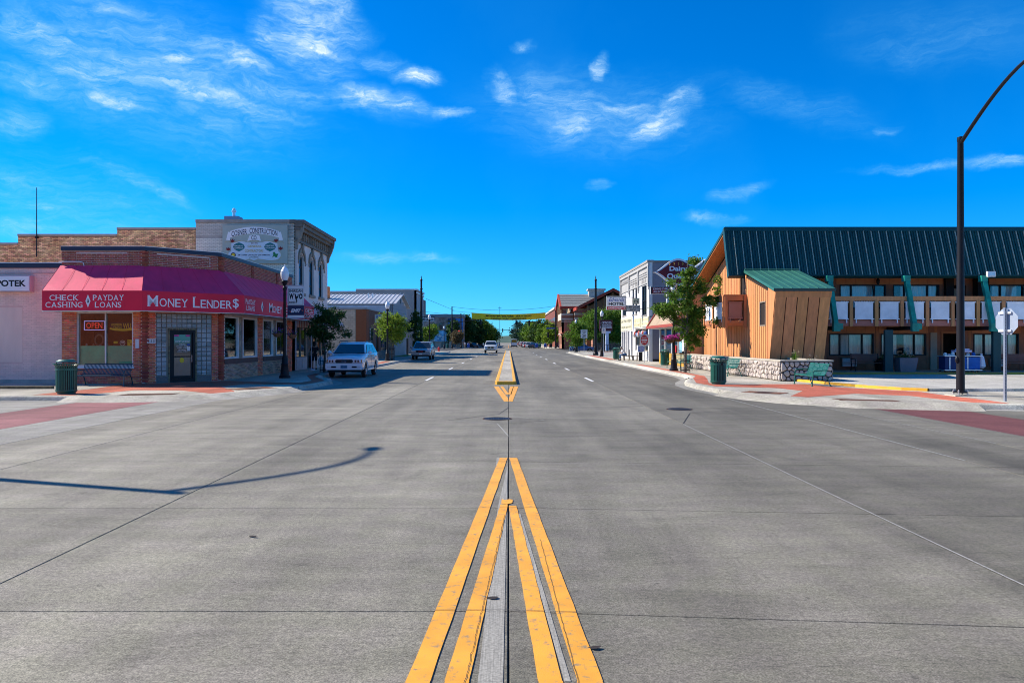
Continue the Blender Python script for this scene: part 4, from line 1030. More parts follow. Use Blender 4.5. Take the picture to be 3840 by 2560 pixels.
# ---- brick two storey building with the painted sign
CW = Frame((-18.6, 45.2, 0), (1, 0, 0))
con = thing('two_storey_building', 'tall grey and white painted brick building with painted sign and bracketed cornice', 'building', (-16, 49, .15))
mb = MB(); CW.box(mb, 0, 5.9, .15, 8.95, -.35, 0); mb.build('wall', m_greyg, con)
ms = Masonry(con, m_whiteb, L=.22, H=.07, J=.014, proud=.012, name='brick', mass='bricks', wob=.004, limit=300); ms.wall(CW, 0, 5.89, 4.9, 8.0); ms.flush()
ms = Masonry(con, m_greyb, L=.22, H=.07, J=.014, proud=.012, name='grey_brick', mass='grey_bricks', wob=.004, limit=300); ms.wall(CW, 0, 5.89, 8.0, 8.9, [(0, 1.6, 8.0, 8.1)]); ms.flush()
mb = MB(); CW.box(mb, 0, 5.95, 8.95, 9.12, -.4, .06); mb.build('coping', m_concap, con)
mb = MB().box(-18.6, -13.1, 45.6, 53.2, .15, 8.6); mb.build('rear_block', m_roofg, con)
CS = Frame((-12.7, 45.2, 0), (0, 1, 0)); CSL = 8.1
W2 = [(.85, 1.95), (3.25, 4.35), (5.65, 6.75)]
hol = [(a, b, 4.85, 7.25) for a, b in W2]
mb = MB(); wall_with_holes(mb, CS, 0, CSL, 4.0, 8.9, hol, -.35, 0); mb.build('street_wall', m_lav, con)
for a, b in W2:
    c = (a + b) / 2; r = (b - a) / 2
    mb = MB()                                   # spandrels of the arched head
    n = 8
    for sgn in (-1, 1):
        pts = [(c + sgn * r, 7.25), (c + sgn * r, 7.25 - r * .75)] + [(c + sgn * r * math.cos(PI / 2 * k / n), 7.25 - r * .75 + r * .75 * math.sin(PI / 2 * k / n)) for k in range(1, n + 1)]
        CS.poly(mb, pts, -.3, -.002)
    mb.build('arch_infill', m_lav, con)
    w = window(con, CS, a, b, 4.85, 7.25, m_black, m_bglass, fw=.09, t0=-.24, t1=-.12, hbars=(5.45, 6.45))
    mb = MB(); CS.box(mb, a - .12, b + .12, 4.68, 4.845, -.1, .10); mb.build('sill', m_trimb, w)
    mb = MB(); pts = []
    ro, ri = r + .24, r + .03
    base = 7.25 - r * .75
    out = [(c + ro * math.cos(t), base + .98 * ro * math.sin(t)) for t in [PI * k / 14 for k in range(15)]]; inn = [(c + ri * math.cos(t), base + .9 * ri * math.sin(t)) for t in [PI * k / 14 for k in range(15)]]
    for k in range(14): CS.poly(mb, [inn[k], out[k], out[k + 1], inn[k + 1]], 0, .09)
    CS.poly(mb, [(c - .1, base + ri * .8), (c + .1, base + ri * .8), (c + .14, base + ro + .14), (c, base + ro + .22), (c - .14, base + ro + .14)], .0, .15)
    for sg_ in (-1, 1):
        mb.tube([CS.p(c + sg_ * (ro - .06), base, .05), CS.p(c + sg_ * (ro + .05), base - .16, .06), CS.p(c + sg_ * (ro - .05), base - .26, .06)], .035)
    mb.build('hood_mould', m_trimb, w)
# cornice
mb = MB(); CS.box(mb, -.05, CSL + .05, 7.85, 8.0, 0, .12); CS.box(mb, -.02, CSL + .02, 8.0, 8.5, 0, .06); CS.box(mb, -.05, CSL + .1, 8.5, 8.68, 0, .30); CS.box(mb, -.1, CSL + .15, 8.68, 8.9, 0, .46); CS.box(mb, -.12, CSL + .18, 8.9, 9.1, -.3, .58)
cor = mb.build('cornice', M('brown_cornice', (.15, .125, .10), .7, .15, 3), con)
for i in range(14):
    a = .35 + i * .54
    mb = MB(); CS.box(mb, a, a + .10, 8.05, 8.48, .06, .15); CS.poly(mb, [(a - .12, 8.40), (a, 8.1), (a + .1, 8.1), (a + .22, 8.40)], .06, .10); mb.build('cornice_ornament', m_trimb, cor)
for a in (0.0, CSL - .18):
    mb = MB(); pts = [(0, 7.35), (.12, 7.4), (.16, 7.7), (.34, 8.1), (.48, 8.5), (.52, 8.88), (0, 8.88)]
    q = [CS.O + CS.U * a + CS.N * t + Vector((0, 0, z)) for t, z in pts]; mb.prism(q, CS.U * .2); mb.build('cornice_bracket', m_trimb, cor)
# ground floor
mb = MB(); CS.box(mb, 0, .35, .15, 4.0, -.3, 0); CS.box(mb, 7.75, 8.1, .15, 4.0, -.3, 0); CS.box(mb, .35, 7.75, 3.4, 4.0, -.3, 0); mb.build('pilaster', M('pale_grey_paint', (.42, .44, .47), .7, .1, 2), con)
SFm = M('shopfront_paint', (.34, .36, .38), .6, .1, 2)
mb = MB(); CS.box(mb, .35, 2.9, .15, .9, -.2, -.05); CS.box(mb, 4.5, 7.75, .15, .9, -.2, -.05); CS.box(mb, .5, 1.5, .25, .8, -.05, -.02); CS.box(mb, 1.7, 2.7, .25, .8, -.05, -.02); mb.build('stall_riser', SFm, con)
window(con, CS, .35, 2.9, .9, 3.4, m_trimb, m_glass, fw=.07, t0=-.2, t1=-.08, bars=(1.6,)); window(con, CS, 4.5, 7.75, .9, 3.4, m_trimb, m_glass, fw=.07, t0=-.2, t1=-.08, bars=(5.6, 6.7))
mb = MB(); CS.box(mb, 3.1, 4.3, .15, 3.3, -1.2, -1.1); mb.build('door', m_black, con)
mb = MB(); CS.box(mb, .3, 7.8, .15, 3.5, -2.2, -2.15); mb.build('interior_wall', m_inter, con)
for a, h, mt, lb in ((.9, 1.35, m_paper, 'pale display figure in the striped awning shop window'), (1.9, 1.0, m_yel, 'yellow display piece in the striped awning shop window'), (5.3, 1.3, m_sred, 'red clothing display in the far shop window'), (6.3, 1.2, m_paper, 'white clothing display in the far shop window')):
    mb = MB(); mb.lathe(tuple(CS.p(a, .9, -.6)), [(.16, 0), (.2, h * .3), (.14, h * .5), (.2, h * .75), (.06, h * .85), (.09, h)], 10); tag(mb.build('display_figure', mt), lb, 'mannequin')
# striped awning
sa = thing('striped_awning', 'pink and white striped awning over the shopfront beyond the crimson one', 'awning', (-12, 49.5, 2.7))
m_stp = M('pink_stripe', (.42, .12, .11), .8, .08, 2); m_stw = M('cream_stripe', (.62, .55, .5), .8, .08, 2)
n = 40
for mt, par in ((m_stp, 0), (m_stw, 1)):
    mb = MB()
    for i in range(n):
        if i % 2 != par: continue
        a0, a1 = .3 + i * 7.6 / n, .3 + (i + 1) * 7.6 / n
        mb.poly([CS.p(a0, 4.15, .02), CS.p(a1, 4.15, .02), CS.p(a1, 2.95, 1.25), CS.p(a0, 2.95, 1.25)])
        mb.poly([CS.p(a0, 2.95, 1.25), CS.p(a1, 2.95, 1.25), CS.p(a1, 2.68, 1.25), CS.p((a0 + a1) / 2, 2.64, 1.25), CS.p(a0, 2.68, 1.25)])
        mb.poly([CS.p(a0, 3.4, -.04), CS.p(a1, 3.4, -.04), CS.p(a1, 2.75, -.04), CS.p(a0, 2.75, -.04)])
    mb.build('stripe', mt, sa)
mb = MB()
for a in (.3, 2.8, 5.4, 7.9): mb.rod(CS.p(a, 2.95, 1.24), CS.p(a, 3.3, 0), .018); mb.rod(CS.p(a, 2.95, 1.24), CS.p(a, 4.15, .02), .018)
mb.rod(CS.p(.3, 2.95, 1.24), CS.p(7.9, 2.95, 1.24), .018); mb.build('awning_frame', m_alu, sa)
# painted sign board
SB = Frame((-16.95, 45.08, 0), (1, 0, 0))
m_board = M('sage_board', (.40, .44, .38), .7, .08, 1); m_pale = M('pale_blue_board', (.60, .68, .74), .7, .05, 1); m_teal = M('teal_oval', (.02, .16, .17), .6); m_gold = M('gold_line', (.55, .42, .18), .6); m_mar = M('maroon_flower', (.22, .02, .02), .7); m_navyt = M('navy_letters', (.03, .03, .06), .6)
sb = thing('sign_board', 'large hand painted construction company board high on the white brick wall', 'sign', (-15, 45.1, 6.5))
BW, Z0, Z1 = 3.85, 6.5, 8.78
mb = MB(); SB.box(mb, 0, BW, Z0, Z1, 0, .05); mb.build('board', m_board, sb)
def sx(x): return (x - 568) / (1540 - 568) * BW
def sz(y): return Z1 - (y - 262) / (845 - 262) * (Z1 - Z0)
def arc(cx, w, y0, sag, n=16): return [(sx(cx + w * (2 * k / n - 1)), sz(y0 + sag * (2 * k / n - 1) ** 2)) for k in range(n + 1)]
mb = MB(); SB.poly(mb, arc(1048, 365, 292, 65) + arc(1048, 365, 395, 62)[::-1], .05, .058); mb.build('ribbon', m_txt, sb)
mb = MB()
for s_ in (-1, 1): SB.poly(mb, [(sx(1048 + s_ * 365), sz(372)), (sx(1048 + s_ * 395), sz(368)), (sx(1048 + s_ * 425), sz(490)), (sx(1048 + s_ * 365), sz(497))], .05, .056)
SB.poly(mb, [(sx(975), sz(420)), (sx(1048), sz(412)), (sx(1120), sz(420)), (sx(1150), sz(520)), (sx(1105), sz(495)), (sx(1048), sz(492)), (sx(985), sz(495)), (sx(935), sz(520))], .05, .058)
mb.build('ribbon_fold', m_txt, sb)
mb = MB(); SB.poly(mb, [(sx(x), sz(y)) for x, y in ((700, 540), (860, 505), (940, 530), (1150, 530), (1230, 505), (1390, 540), (1400, 660), (1440, 690), (1440, 745), (1400, 790), (1280, 800), (1100, 780), (1042, 800), (980, 780), (850, 790), (700, 790), (655, 745), (655, 690), (700, 660))], .05, .054); mb.build('panel', m_pale, sb)
mb = MB(); P_ = [SB.p(sx(x), sz(y), .058) for x, y in ((605, 545), (610, 520), (660, 512), (720, 530), (820, 502), (900, 512), (1042, 500), (1180, 512), (1270, 502), (1380, 530), (1440, 512), (1480, 525), (1478, 548))]; mb.tube(P_, .010, 4)
P_ = [SB.p(sx(x), sz(y), .058) for x, y in ((655, 670), (650, 740), (700, 790), (860, 800), (980, 778), (1042, 815), (1100, 778), (1280, 805), (1400, 790), (1445, 740), (1440, 670))]; mb.tube(P_, .010, 4); mb.build('gold_scroll', m_gold, sb)
for cx in (815, 1280):
    mb = MB(); pts = [(cx - 88, 595), (cx - 70, 560), (cx - 35, 540), (cx, 528), (cx + 35, 540), (cx + 70, 560), (cx + 88, 595), (cx + 70, 630), (cx + 35, 650), (cx, 665), (cx - 35, 650), (cx - 70, 630)]
    SB.poly(mb, [(sx(x), sz(y)) for x, y in pts], .055, .060); mb.build('oval_panel', m_teal, sb)
for s_, x0, x1, y0, y1, mt, kw in (('COSNER', 705, 935, 318, 425, m_navyt, dict(bold=.01)), ('CONSTRUCTION', 975, 1390, 308, 420, m_navyt, dict(bold=.01)), ('CO.', 1000, 1090, 425, 488, m_navyt, {}), ('EST. 1976', 1000, 1095, 530, 550, m_mar, {}), ('GENERAL', 945, 1155, 568, 602, m_gold, dict(bold=.02)), ('CONTRACTORS', 905, 1180, 635, 675, m_gold, dict(bold=.01)), ('REMODELING', 750, 878, 572, 592, m_txt, {}), ('COMMERCIAL', 746, 884, 604, 624, m_txt, {}), ('CABINET SHOP', 1212, 1345, 568, 588, m_txt, {}), ('CUSTOM HOMES', 1204, 1352, 600, 620, m_txt, {}), ('JIM COSNER - JAN ALLEN - JEFF HAMPTON', 797, 1280, 708, 735, m_navyt, dict(shear=.2)), ('JON SEIDEL', 970, 1110, 742, 765, m_teal, dict(shear=.2))):
    kw = dict(kw)
    if s_ in ('COSNER', 'CONSTRUCTION'):
        mb = MB(); lettering(mb, SB, s_, sx(x0), sx(x1), sz(y1 if s_ == 'COSNER' else y0 + 82), sz(y0 if s_ != 'COSNER' else y0 + 25), 0.064, **kw)
        c = sx(1048)
        for i, v in enumerate(mb.v):
            a = v[0] - SB.O.x; mb.v[i] = (v[0], v[1], v[2] - ((a - c) / sx(568 + 365)) ** 2 * .20 + (.10 if s_ == 'COSNER' else 0.0))
        mb.build('lettering', mt, sb)
    else: put_text(sb, SB, s_, sx(x0), sx(x1), sz(y1), sz(y0), .064, mt, **kw)
for cx, cy in ((718, 505), (655, 630), (1370, 500), (1438, 620)):
    mb = MB()
    for k in range(5):
        t = PI * (.05 + k * .225); SB.flat(mb, [(sx(cx), sz(cy + 25)), (sx(cx + 30 * math.cos(t) - 10), sz(cy + 8 - 20 * math.sin(t))), (sx(cx + 48 * math.cos(t)), sz(cy + 10 - 45 * math.sin(t))), (sx(cx + 30 * math.cos(t) + 12), sz(cy + 8 - 20 * math.sin(t)))], .062 + k * .001)
    mb.build('flower', m_mar, sb)
mb = MB(); SB.poly(mb, [(sx(730 + 38 * math.cos(2 * PI * k / 18)), sz(718 + 38 * math.sin(2 * PI * k / 18))) for k in range(18)], .055, .059); e = mb.build('round_emblem', m_navyt, sb)
mb = MB(); SB.poly(mb, [(sx(730 + 25 * math.cos(2 * PI * k / 18)), sz(718 + 25 * math.sin(2 * PI * k / 18))) for k in range(18)], .06, .062); mb.build('emblem_centre', m_yel, sb)
mb = MB(); SB.poly(mb, [(sx(x), sz(y)) for x, y in ((1325, 675), (1350, 672), (1365, 700), (1405, 700), (1385, 745), (1400, 755), (1360, 752), (1345, 735), (1310, 757), (1330, 715))], .055, .06); mb.build('green_emblem', M('emblem_green', (.02, .2, .06), .6), sb)
# roof vent box and pipe
vt = thing('roof_vent', 'blue grey box with a steel vent pipe on the painted brick roof', 'vent', (-16.6, 46, 9.1))
mb = MB().box(-17.1, -16.25, 45.7, 46.5, 8.6, 9.42); mb.build('box', M('bluish_sheet_metal', (.16, .25, .38), .5, .08, 2), vt)
mb = MB().lathe((-16.65, 46.1, 9.42), [(.09, 0), (.09, .3), (.14, .31), (.14, .38), (.10, .4), (.10, .46), (.12, .47), (.0, .55)], 12); mb.build('pipe', m_alu, vt)
# orange brick rear range, stepped
ob_ = thing('brick_warehouse', 'long weathered orange brick wall stepping up behind the pink building', 'building', (-25, 46, .15))
steps = [(-45, -29.2, 7.62), (-29.2, -23.3, 8.14), (-23.3, -18.62, 8.52)]
ms = Masonry(ob_, m_brick_or, L=.21, H=.066, J=.014, proud=.014, name='brick', mass='bricks', wob=.006)
for k, (x0, x1, z) in enumerate(steps):
    F = Frame((x0, 45.25 + .0 * k, 0), (1, 0, 0))
    mb = MB(); F.box(mb, 0, x1 - x0, .15, z, -.35, 0); mb.build('wall', M('dark_joint', (.12, .08, .06), .95, .3, 2), ob_)
    ms.wall(F, max(0, -32.5 - x0), x1 - x0, 4.9, z)
    mb = MB(); F.box(mb, 0, x1 - x0 - .003, z, z + .13, -.42, .07); mb.build('coping', m_concap, ob_)
    mb = MB(); mb.box(x0, x1 - .01, 45.61, 53.2, .15, z - .3); mb.build('rear_block', m_roofg, ob_)
ms.flush()
tag(MB().rod((-28.0, 45.1, 6.9), (-28.0, 45.1, 11.0), .035, .02).box(-28.05, -27.95, 45.0, 45.2, 8.0, 8.1).build('mast', m_black), 'thin steel mast standing against the orange brick wall', 'mast')
mb = MB().rod((-28.05, 45.05, 11.0), (-28.05, 45.05, 11.0), .03); 

# ================================================================ FURTHER DOWN THE LEFT SIDE
m_block = M('tan_concrete_block', (.50, .40, .30), .9, .12, .6, rand=.10)
BB = Frame((-25, 70, 0), (1, 0, 0)); BS = Frame((-13.1, 70, 0), (0, 1, 0))
b2 = thing('block_shop', 'low tan concrete block building with a red brick front pier', 'building', (-18, 75, .15))
mb = MB(); BB.box(mb, 0, 11.9, .15, 4.85, -.3, 0); mb.build('wall', M('block_joint', (.22, .18, .14), .95), b2)
ms = Masonry(b2, m_block, L=.39, H=.19, J=.012, proud=.008, name='concrete_block', mass='concrete_blocks', limit=300); ms.wall(BB, 4, 10.9, .15, 4.8); ms.flush()
mb = MB(); BB.box(mb, 10.95, 11.9, .15, 4.8, 0, .012); BS.box(mb, 0, 1.2, .15, 4.85, -.3, .01); mb.build('brick_pier', M('pier_brick', (.22, .075, .035), .88, .3, 6, streak=(1, 1, 22)), b2)
mb = MB().box(-24.99, -13.4, 70.31, 87, .15, 4.6); mb.build('rear_block', m_roofg, b2)
mb = MB(); BB.box(mb, 0, 11.95, 4.86, 5.02, -.35, .08); BS.box(mb, -.05, 17, 4.86, 5.02, -.3, .08); mb.build('coping', M('grey_metal_coping', (.3, .32, .35), .5), b2)
mb = MB(); wall_with_holes(mb, BS, 1.2, 17, .15, 4.85, [(2.2, 4.0, .9, 3.2), (5.2, 6.6, .15, 3.0), (8, 12, .9, 3.0)], -.3, 0); mb.build('street_wall', M('brown_shop_wall', (.14, .07, .045), .85, .2, 2), b2)
window(b2, BS, 2.2, 4.0, .9, 3.2, m_trimb, m_dglass); window(b2, BS, 8, 12, .9, 3.0, m_trimb, m_dglass, bars=(9.3, 10.7))
mb = MB(); BS.box(mb, 5.2, 6.6, .15, 3.0, -.2, -.15); mb.build('door', m_black, b2)
mb = MB(); BS.box(mb, 1.2, 17, .15, .9, .0, .08); mb.build('stone_base', M('rubble_base', (.2, .18, .15), .9, .5, 7), b2)
decal(BS, 1.55, 2.1, 1.4, 3.2, .03, m_dsign, 'tall black price board on the block building', 'menu_board', 'board', (('HAIR', .1, .9, .86, .94, m_txt), ('NAILS', .1, .9, .7, .78, m_txt), ('TANNING', .1, .9, .5, .58, m_txt), ('OPEN', .1, .9, .2, .28, m_txt)))
s_ = decal(Frame((-13.0, 73.9, 0), (1, 0, 0)), 0, 1.6, 3.7, 4.5, .0, m_paper, 'white projecting shop sign behind the bright green tree', 'shop_sign', 'sign', (('BRIGHT', .1, .9, .55, .85, m_sblue), ('CRAFTING', .1, .9, .12, .42, m_sred)))
# metal roofed gable house
gb = thing('gabled_shop', 'house with a white ribbed metal roof behind the block building', 'building', (-18, 92, .15))
mb = MB(); mb.box(-27, -13.3, 87.1, 99, .15, 6.2); mb.build('wall', M('white_siding', (.3, .3, .31), .7, .1, 1), gb)
mb = MB(); ridge = 93; 
GF = Frame((-13.25, 87, 0), (0, 1, 0))
for k in range(14):
    z0 = 3.2 + k * .36; z1 = min(z0 + .35, 7.4)
    if z0 < 6.3: a0, a1 = .1, 11.9
    else: f = min(.96, (z1 - 6.2) / 1.3); a0, a1 = 6 * f, 12 - 6 * f
    if a1 > a0 + .2: 
        m = MB(); GF.poly(m, [(a0, z0), (a1, z0), (a1, z1 - .02), (a0, z1 - .02)], .0, .03); m.build('siding_board', M('grey_siding', (.30, .31, .33), .7, .1, 2), gb)
m = MB(); GF.poly(m, [(0, 6.3), (12, 6.3), (6, 7.55)], -.1, -.002); m.build('gable', m_lav, gb)
m = MB(); GF.poly(m, [(5.7, 6.5), (6.3, 6.5), (6.3, 6.9), (6.0, 7.05), (5.7, 6.9)], .03, .06); m.build('gable_window', m_black, gb)
mr = M('white_ribbed_metal', (.5, .5, .5), .45, .08, 1, metal=.2)
for sgn in (-1, 1):
    for i in range(30):
        x0 = -27.5 + i * .49
        m = MB(); m.prism([(x0, ridge - sgn * 6.3, 6.15), (x0 + .47, ridge - sgn * 6.3, 6.15), (x0 + .47, ridge, 7.6), (x0, ridge, 7.6)], (0, 0, .05))
        m.prism([(x0 + .45, ridge - sgn * 6.3, 6.2), (x0 + .49, ridge - sgn * 6.3, 6.2), (x0 + .49, ridge, 7.65), (x0 + .45, ridge, 7.65)], (0, 0, .06)); m.build('roof_panel', mr, gb)
        if sgn == 1: pass
ch = MB().box(-22.0, -21.2, 89.6, 90.3, 7.0, 8.35); tag(ch.build('chimney', m_brick), 'small red brick chimney on the white metal roof', 'chimney')
for x in (-16.4, -15.9): tag(MB().lathe((x, 89, 6.9), [(.08, 0), (.08, .55), (.13, .56), (.0, .66)], 8).build('vent_pipe', m_alu), ('left' if x < -16 else 'right') + ' one of two small vent pipes on the white metal roof', 'vent pipe', 'vent pipes on the metal roof')
mb = MB().box(-27, -13.6, 84.5, 86.9, 4.9, 5.9); tag(mb.build('roof_parapet', M('peeling_parapet', (.5, .5, .52), .8, .25, .8)), 'long pale grey rooftop wall under the white metal roof', 'wall')
# grey hall
gh = thing('grey_hall', 'big plain grey stucco hall beyond the metal roof', 'building', (-22, 112, .15))
GW = Frame((-38, 108, 0), (1, 0, 0)); GS = Frame((-13.1, 108, 0), (0, 1, 0))
m_st = M('grey_stucco', (.30, .28, .27), .9, .12, .3, bump=.1)
mb = MB(); GW.box(mb, 0, 8, .1, 8.6, -.3, 0); GW.box(mb, 8, 16.3, .1, 8.9, -.3, 0); GW.box(mb, 16.3, 24.9, .1, 9.2, -.3, 0); mb.build('wall', m_st, gh)
mb = MB(); wall_with_holes(mb, GS, 0, 9, .1, 9.15, [(2.5, 3.8, 3.9, 6.1), (1, 3.2, .3, 2.9), (4.5, 7.5, .9, 2.9)], -.3, 0); mb.build('street_wall', M('light_grey_stucco', (.36, .355, .36), .9, .1, .5), gh)
window(gh, GS, 2.5, 3.8, 3.9, 6.1, m_black, m_dglass, hbars=(5.0,)); window(gh, GS, 4.5, 7.5, .9, 2.9, m_black, m_dglass, bars=(6,)); mb = MB(); GS.box(mb, 1, 3.2, .3, 2.9, -.2, -.1); mb.build('door', m_black, gh)
mb = MB(); GW.box(mb, 0, 8, 8.6, 8.75, -.4, .06); GW.box(mb, 8.001, 16.3, 8.9, 9.05, -.4, .06); GW.box(mb, 16.301, 24.99, 9.2, 9.35, -.4, .06); GS.box(mb, -.1, 9.1, 9.15, 9.35, -.3, .18); GS.box(mb, -.05, 9.05, 8.7, 8.9, 0, .12); mb.build('coping', m_cap, gh)
mb = MB().box(-37.9, -13.5, 108.35, 124, .1, 8.5); mb.build('rear_block', m_roofg, gh)
mb = MB().box(-33.5, -30.5, 107, 109.5, 8.76, 9.35); tag(mb.build('rooftop_unit', m_black), 'dark rooftop unit on the grey hall', 'air unit')
pub = thing('projecting_sign', 'white board reading OK CORRAL projecting from the grey hall', 'sign', (-12, 112.3, 4.8))
PF = Frame((-12.85, 112, 0), (1, 0, 0)); mb = MB(); PF.box(mb, 0, 1.9, 4.85, 5.45, -.1, 0); mb.build('board', m_paper, pub); mb = MB(); PF.box(mb, -.05, 1.95, 5.45, 5.55, -.12, .02); PF.box(mb, -.05, 0, 4.2, 5.45, -.12, .02); mb.build('sign_frame', m_black, pub)
put_text(pub, PF, 'OK CORRAL', .08, 1.82, 4.98, 5.32, .006, m_blk, bold=.04, shear=.2)
# vending machine
vm = thing('vending_machine', 'red drink vending machine against the grey hall', 'vending machine', (-14.2, 100, .15))
m_cok = M('soda_red', (.5, .01, .015), .4, .05)
VF = Frame((-14.9, 99.6, 0), (1, 0, 0))
mb = MB(); VF.box(mb, 0, .95, .15, 2.3, -.8, 0); mb.build('body', m_cok, vm); mb = MB(); VF.box(mb, .62, .92, .4, 2.2, .001, .03); mb.build('button_panel', m_black, vm)
put_text(vm, VF, 'Coca-Cola', .12, .52, .55, 2.1, .008, m_txt, rot=True, shear=.3, bold=.01)
tag(MB().box(-13.85, -13.2, 99.5, 100.3, .15, 2.25).build('vending_machine', m_black), 'black vending machine beside the red one', 'vending machine')
struct('grass', MB().slab([(-15.5, 88), (-12.0, 88), (-12.0, 97), (-15.5, 97)], .15, .19), M('lawn_green', (.13, .18, .03), .95, .3, 8, speck=.5), 'small grass strip by the vending machines')

# mural building beyond the second crossing
mu = thing('mural_building', 'brick building with blue billboard and blue mural beyond the crossing', 'building', (-25, 215, .1))
MW = Frame((-34, 213, 0), (1, 0, 0))
mb = MB(); MW.box(mb, 0, 21.3, .1, 8.7, -14, 0); mb.build('wall', M('mottled_brick', (.26, .15, .12), .9, .5, 1.5, c2=(.36, .25, .2)), mu)
mb = MB(); MW.box(mb, 0, 11, 8.7, 9.1, -14, .2); MW.box(mb, 11, 21.5, 8.7, 9.4, -14, .2); mb.build('coping', M('grey_green_coping', (.2, .24, .25), .7), mu)
mb = MB(); MW.box(mb, 0, 21.3, .1, 1.9, 0, .06); mb.build('base_course', M('tan_base', (.4, .33, .25), .9, .15, 1), mu)
w = window(mu, MW, 14.4, 15.4, 5.2, 7.0, m_trimb, m_dglass, t0=0, t1=.1)
m_mur = M('blue_mural_paint', (.04, .26, .60), .7, .6, .8, c2=(.22, .48, .75)); m_bb = M('billboard_blue', (.03, .14, .42), .6, .6, .6, c2=(.06, .25, .6))
def board(F, a0, a1, z0, z1, mat, label, name='mural', cat='mural', t=.12):
    mb = MB(); F.box(mb, a0, a1, z0, z1, .061, t); o = mb.build(name, mat); tag(o, label, cat); ORG[o.name] = (0, 0, 0); return o
o = board(MW, 17.0, 21.3, 5.1, 8.3, m_bb, 'dark blue billboard with a small red roof emblem', 'billboard', 'billboard')
mb = MB(); MW.box(mb, 17.05, 18.6, 5.2, 6.9, .125, .16); mb.build('white_panel', m_paper, o); mb = MB(); MW.poly(mb, [(17.25, 6.1), (18.4, 6.1), (17.82, 6.7)], .165, .18); mb.build('roof_emblem', m_sred, o)
mb = MB(); MW.box(mb, 17.01, 19.2, 7.2, 8.25, .13, .15); mb.build('dark_band', m_navy, o)
put_text(o, MW, 'ERA', 17.35, 18.3, 5.35, 5.85, .19, m_sblue); put_text(o, MW, 'CARROLL REALTY', 17.3, 20.0, 7.6, 7.85, .16, m_txt); put_text(o, MW, 'YOUR HOME TEAM', 18.9, 21.0, 6.0, 6.2, .14, m_txt)
o = board(MW, 11.6, 21.2, 1.95, 4.85, m_mur, 'long bright blue mural with white patches at street level')
mb = MB()
for k in range(26):
    a = rnd.uniform(11.8, 20.5); z = rnd.uniform(2.1, 4.4); MW.poly(mb, [(a + rnd.uniform(.2, .7) * math.cos(t), z + rnd.uniform(.1, .3) * math.sin(t)) for t in [2 * PI * i / 7 for i in range(7)]], .125 + k * .001, .13 + k * .001)
mb.build('mural_patch', m_paper, o)
put_text(o, MW, 'ON ICE &', 17.6, 20.4, 3.4, 3.8, .17, m_txt); put_text(o, MW, 'SARSAPARILLA', 17.6, 20.8, 2.85, 3.2, .17, m_txt)
# ================================================================ THE LODGE (RIGHT)
m_org = M('orange_siding', (0.60, 0.255, 0.095), .78, .16, 1.0, bump=.2, rand=.11, streak=(6, 6, .5))
m_orgs = M('orange_smooth_wall', (0.62, 0.32, 0.16), .8, .08, .8, bump=.1)
m_orgd = M('orange_frame_wood', (0.44, 0.16, 0.065), .75, .12, 2)
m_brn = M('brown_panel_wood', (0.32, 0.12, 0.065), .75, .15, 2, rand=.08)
m_salm = M('salmon_fascia', (0.46, 0.16, 0.115), .7, .1, 1.5)
m_soff = M('soffit_wood', (0.42, 0.16, 0.05), .7, .12, 3, streak=(.3, 6, 6))
m_grv = M('dark_groove', (0.02, 0.012, 0.01), .9)
m_roof = M('green_metal_roof', (0.006, 0.060, 0.058), .5, .2, .6, spec=.5, rand=.10)
m_roofl = M('light_green_metal_roof', (0.035, 0.15, 0.115), .4, .12, 1, spec=.5, rand=.05)
m_seam = M('seam_metal', (0.40, 0.43, 0.34), .5, .1, 2)
m_gtrim = M('green_painted_wood', (0.01, 0.25, 0.18), .5, .3, 3, bump=.2)
m_gdk = M('dark_green_post', (0.006, 0.055, 0.06), .55, .1, 2)
m_wpan = M('white_rail_panel', (0.84, 0.83, 0.84), .6, .10, 2, rand=.08)
m_curt = M('curtain', (0.88, 0.82, 0.74), .9, .1, 3)
m_curl = M('bright_curtain', (0.88, 0.86, 0.84), .9, .1, 3)

WX = 13.0
LF = Frame((WX, 50.6, 0), (0, -1, 0))          # street side wall, s runs towards the camera: y = 50.6 - s
def rake(y): return 8.02 - (y - 42.6) * .338 if y > 42.5 else 8.02 - (42.5 - y) * 3.3
lodge = thing('lodge', 'orange boarded two storey lodge with a steep dark green metal roof and long balcony', 'lodge', (20, 44, .15))
def planks(parent, F, a0, a1, zb, zt, w, gap, mat, holes=(), t=.03, name='board', back=None):
    """upright boards from zb(a) to zt(a), each a part; holes are rectangular openings"""
    n = max(1, round((a1 - a0) / w)); w = (a1 - a0) / n
    for i in range(n):
        s0, s1 = a0 + i * w + gap / 2, a0 + (i + 1) * w - gap / 2
        segs = [(s0, s1, None, None)]
        pieces = []
        m = (s0 + s1) / 2; hs = [h for h in holes if h[0] < s1 and h[1] > s0]
        if not hs: pieces.append([(s0, zb(s0)), (s1, zb(s1)), (s1, zt(s1)), (s0, zt(s0))])
        else:
            h = hs[0]; c0, c1 = max(s0, h[0]), min(s1, h[1])
            if zb(m) < h[2] - .02: pieces.append([(s0, zb(s0)), (s1, zb(s1)), (s1, h[2]), (s0, h[2])])
            if zt(m) > h[3] + .02: pieces.append([(s0, h[3]), (s1, h[3]), (s1, zt(s1)), (s0, zt(s0))])
            if c0 > s0 + .02: pieces.append([(s0, h[2]), (c0, h[2]), (c0, h[3]), (s0, h[3])])
            if c1 < s1 - .02: pieces.append([(c1, h[2]), (s1, h[2]), (s1, h[3]), (c1, h[3])])
        mb = MB()
        for P in pieces: F.poly(mb, P, .001, t)
        if pieces: mb.build(name, mat, parent)
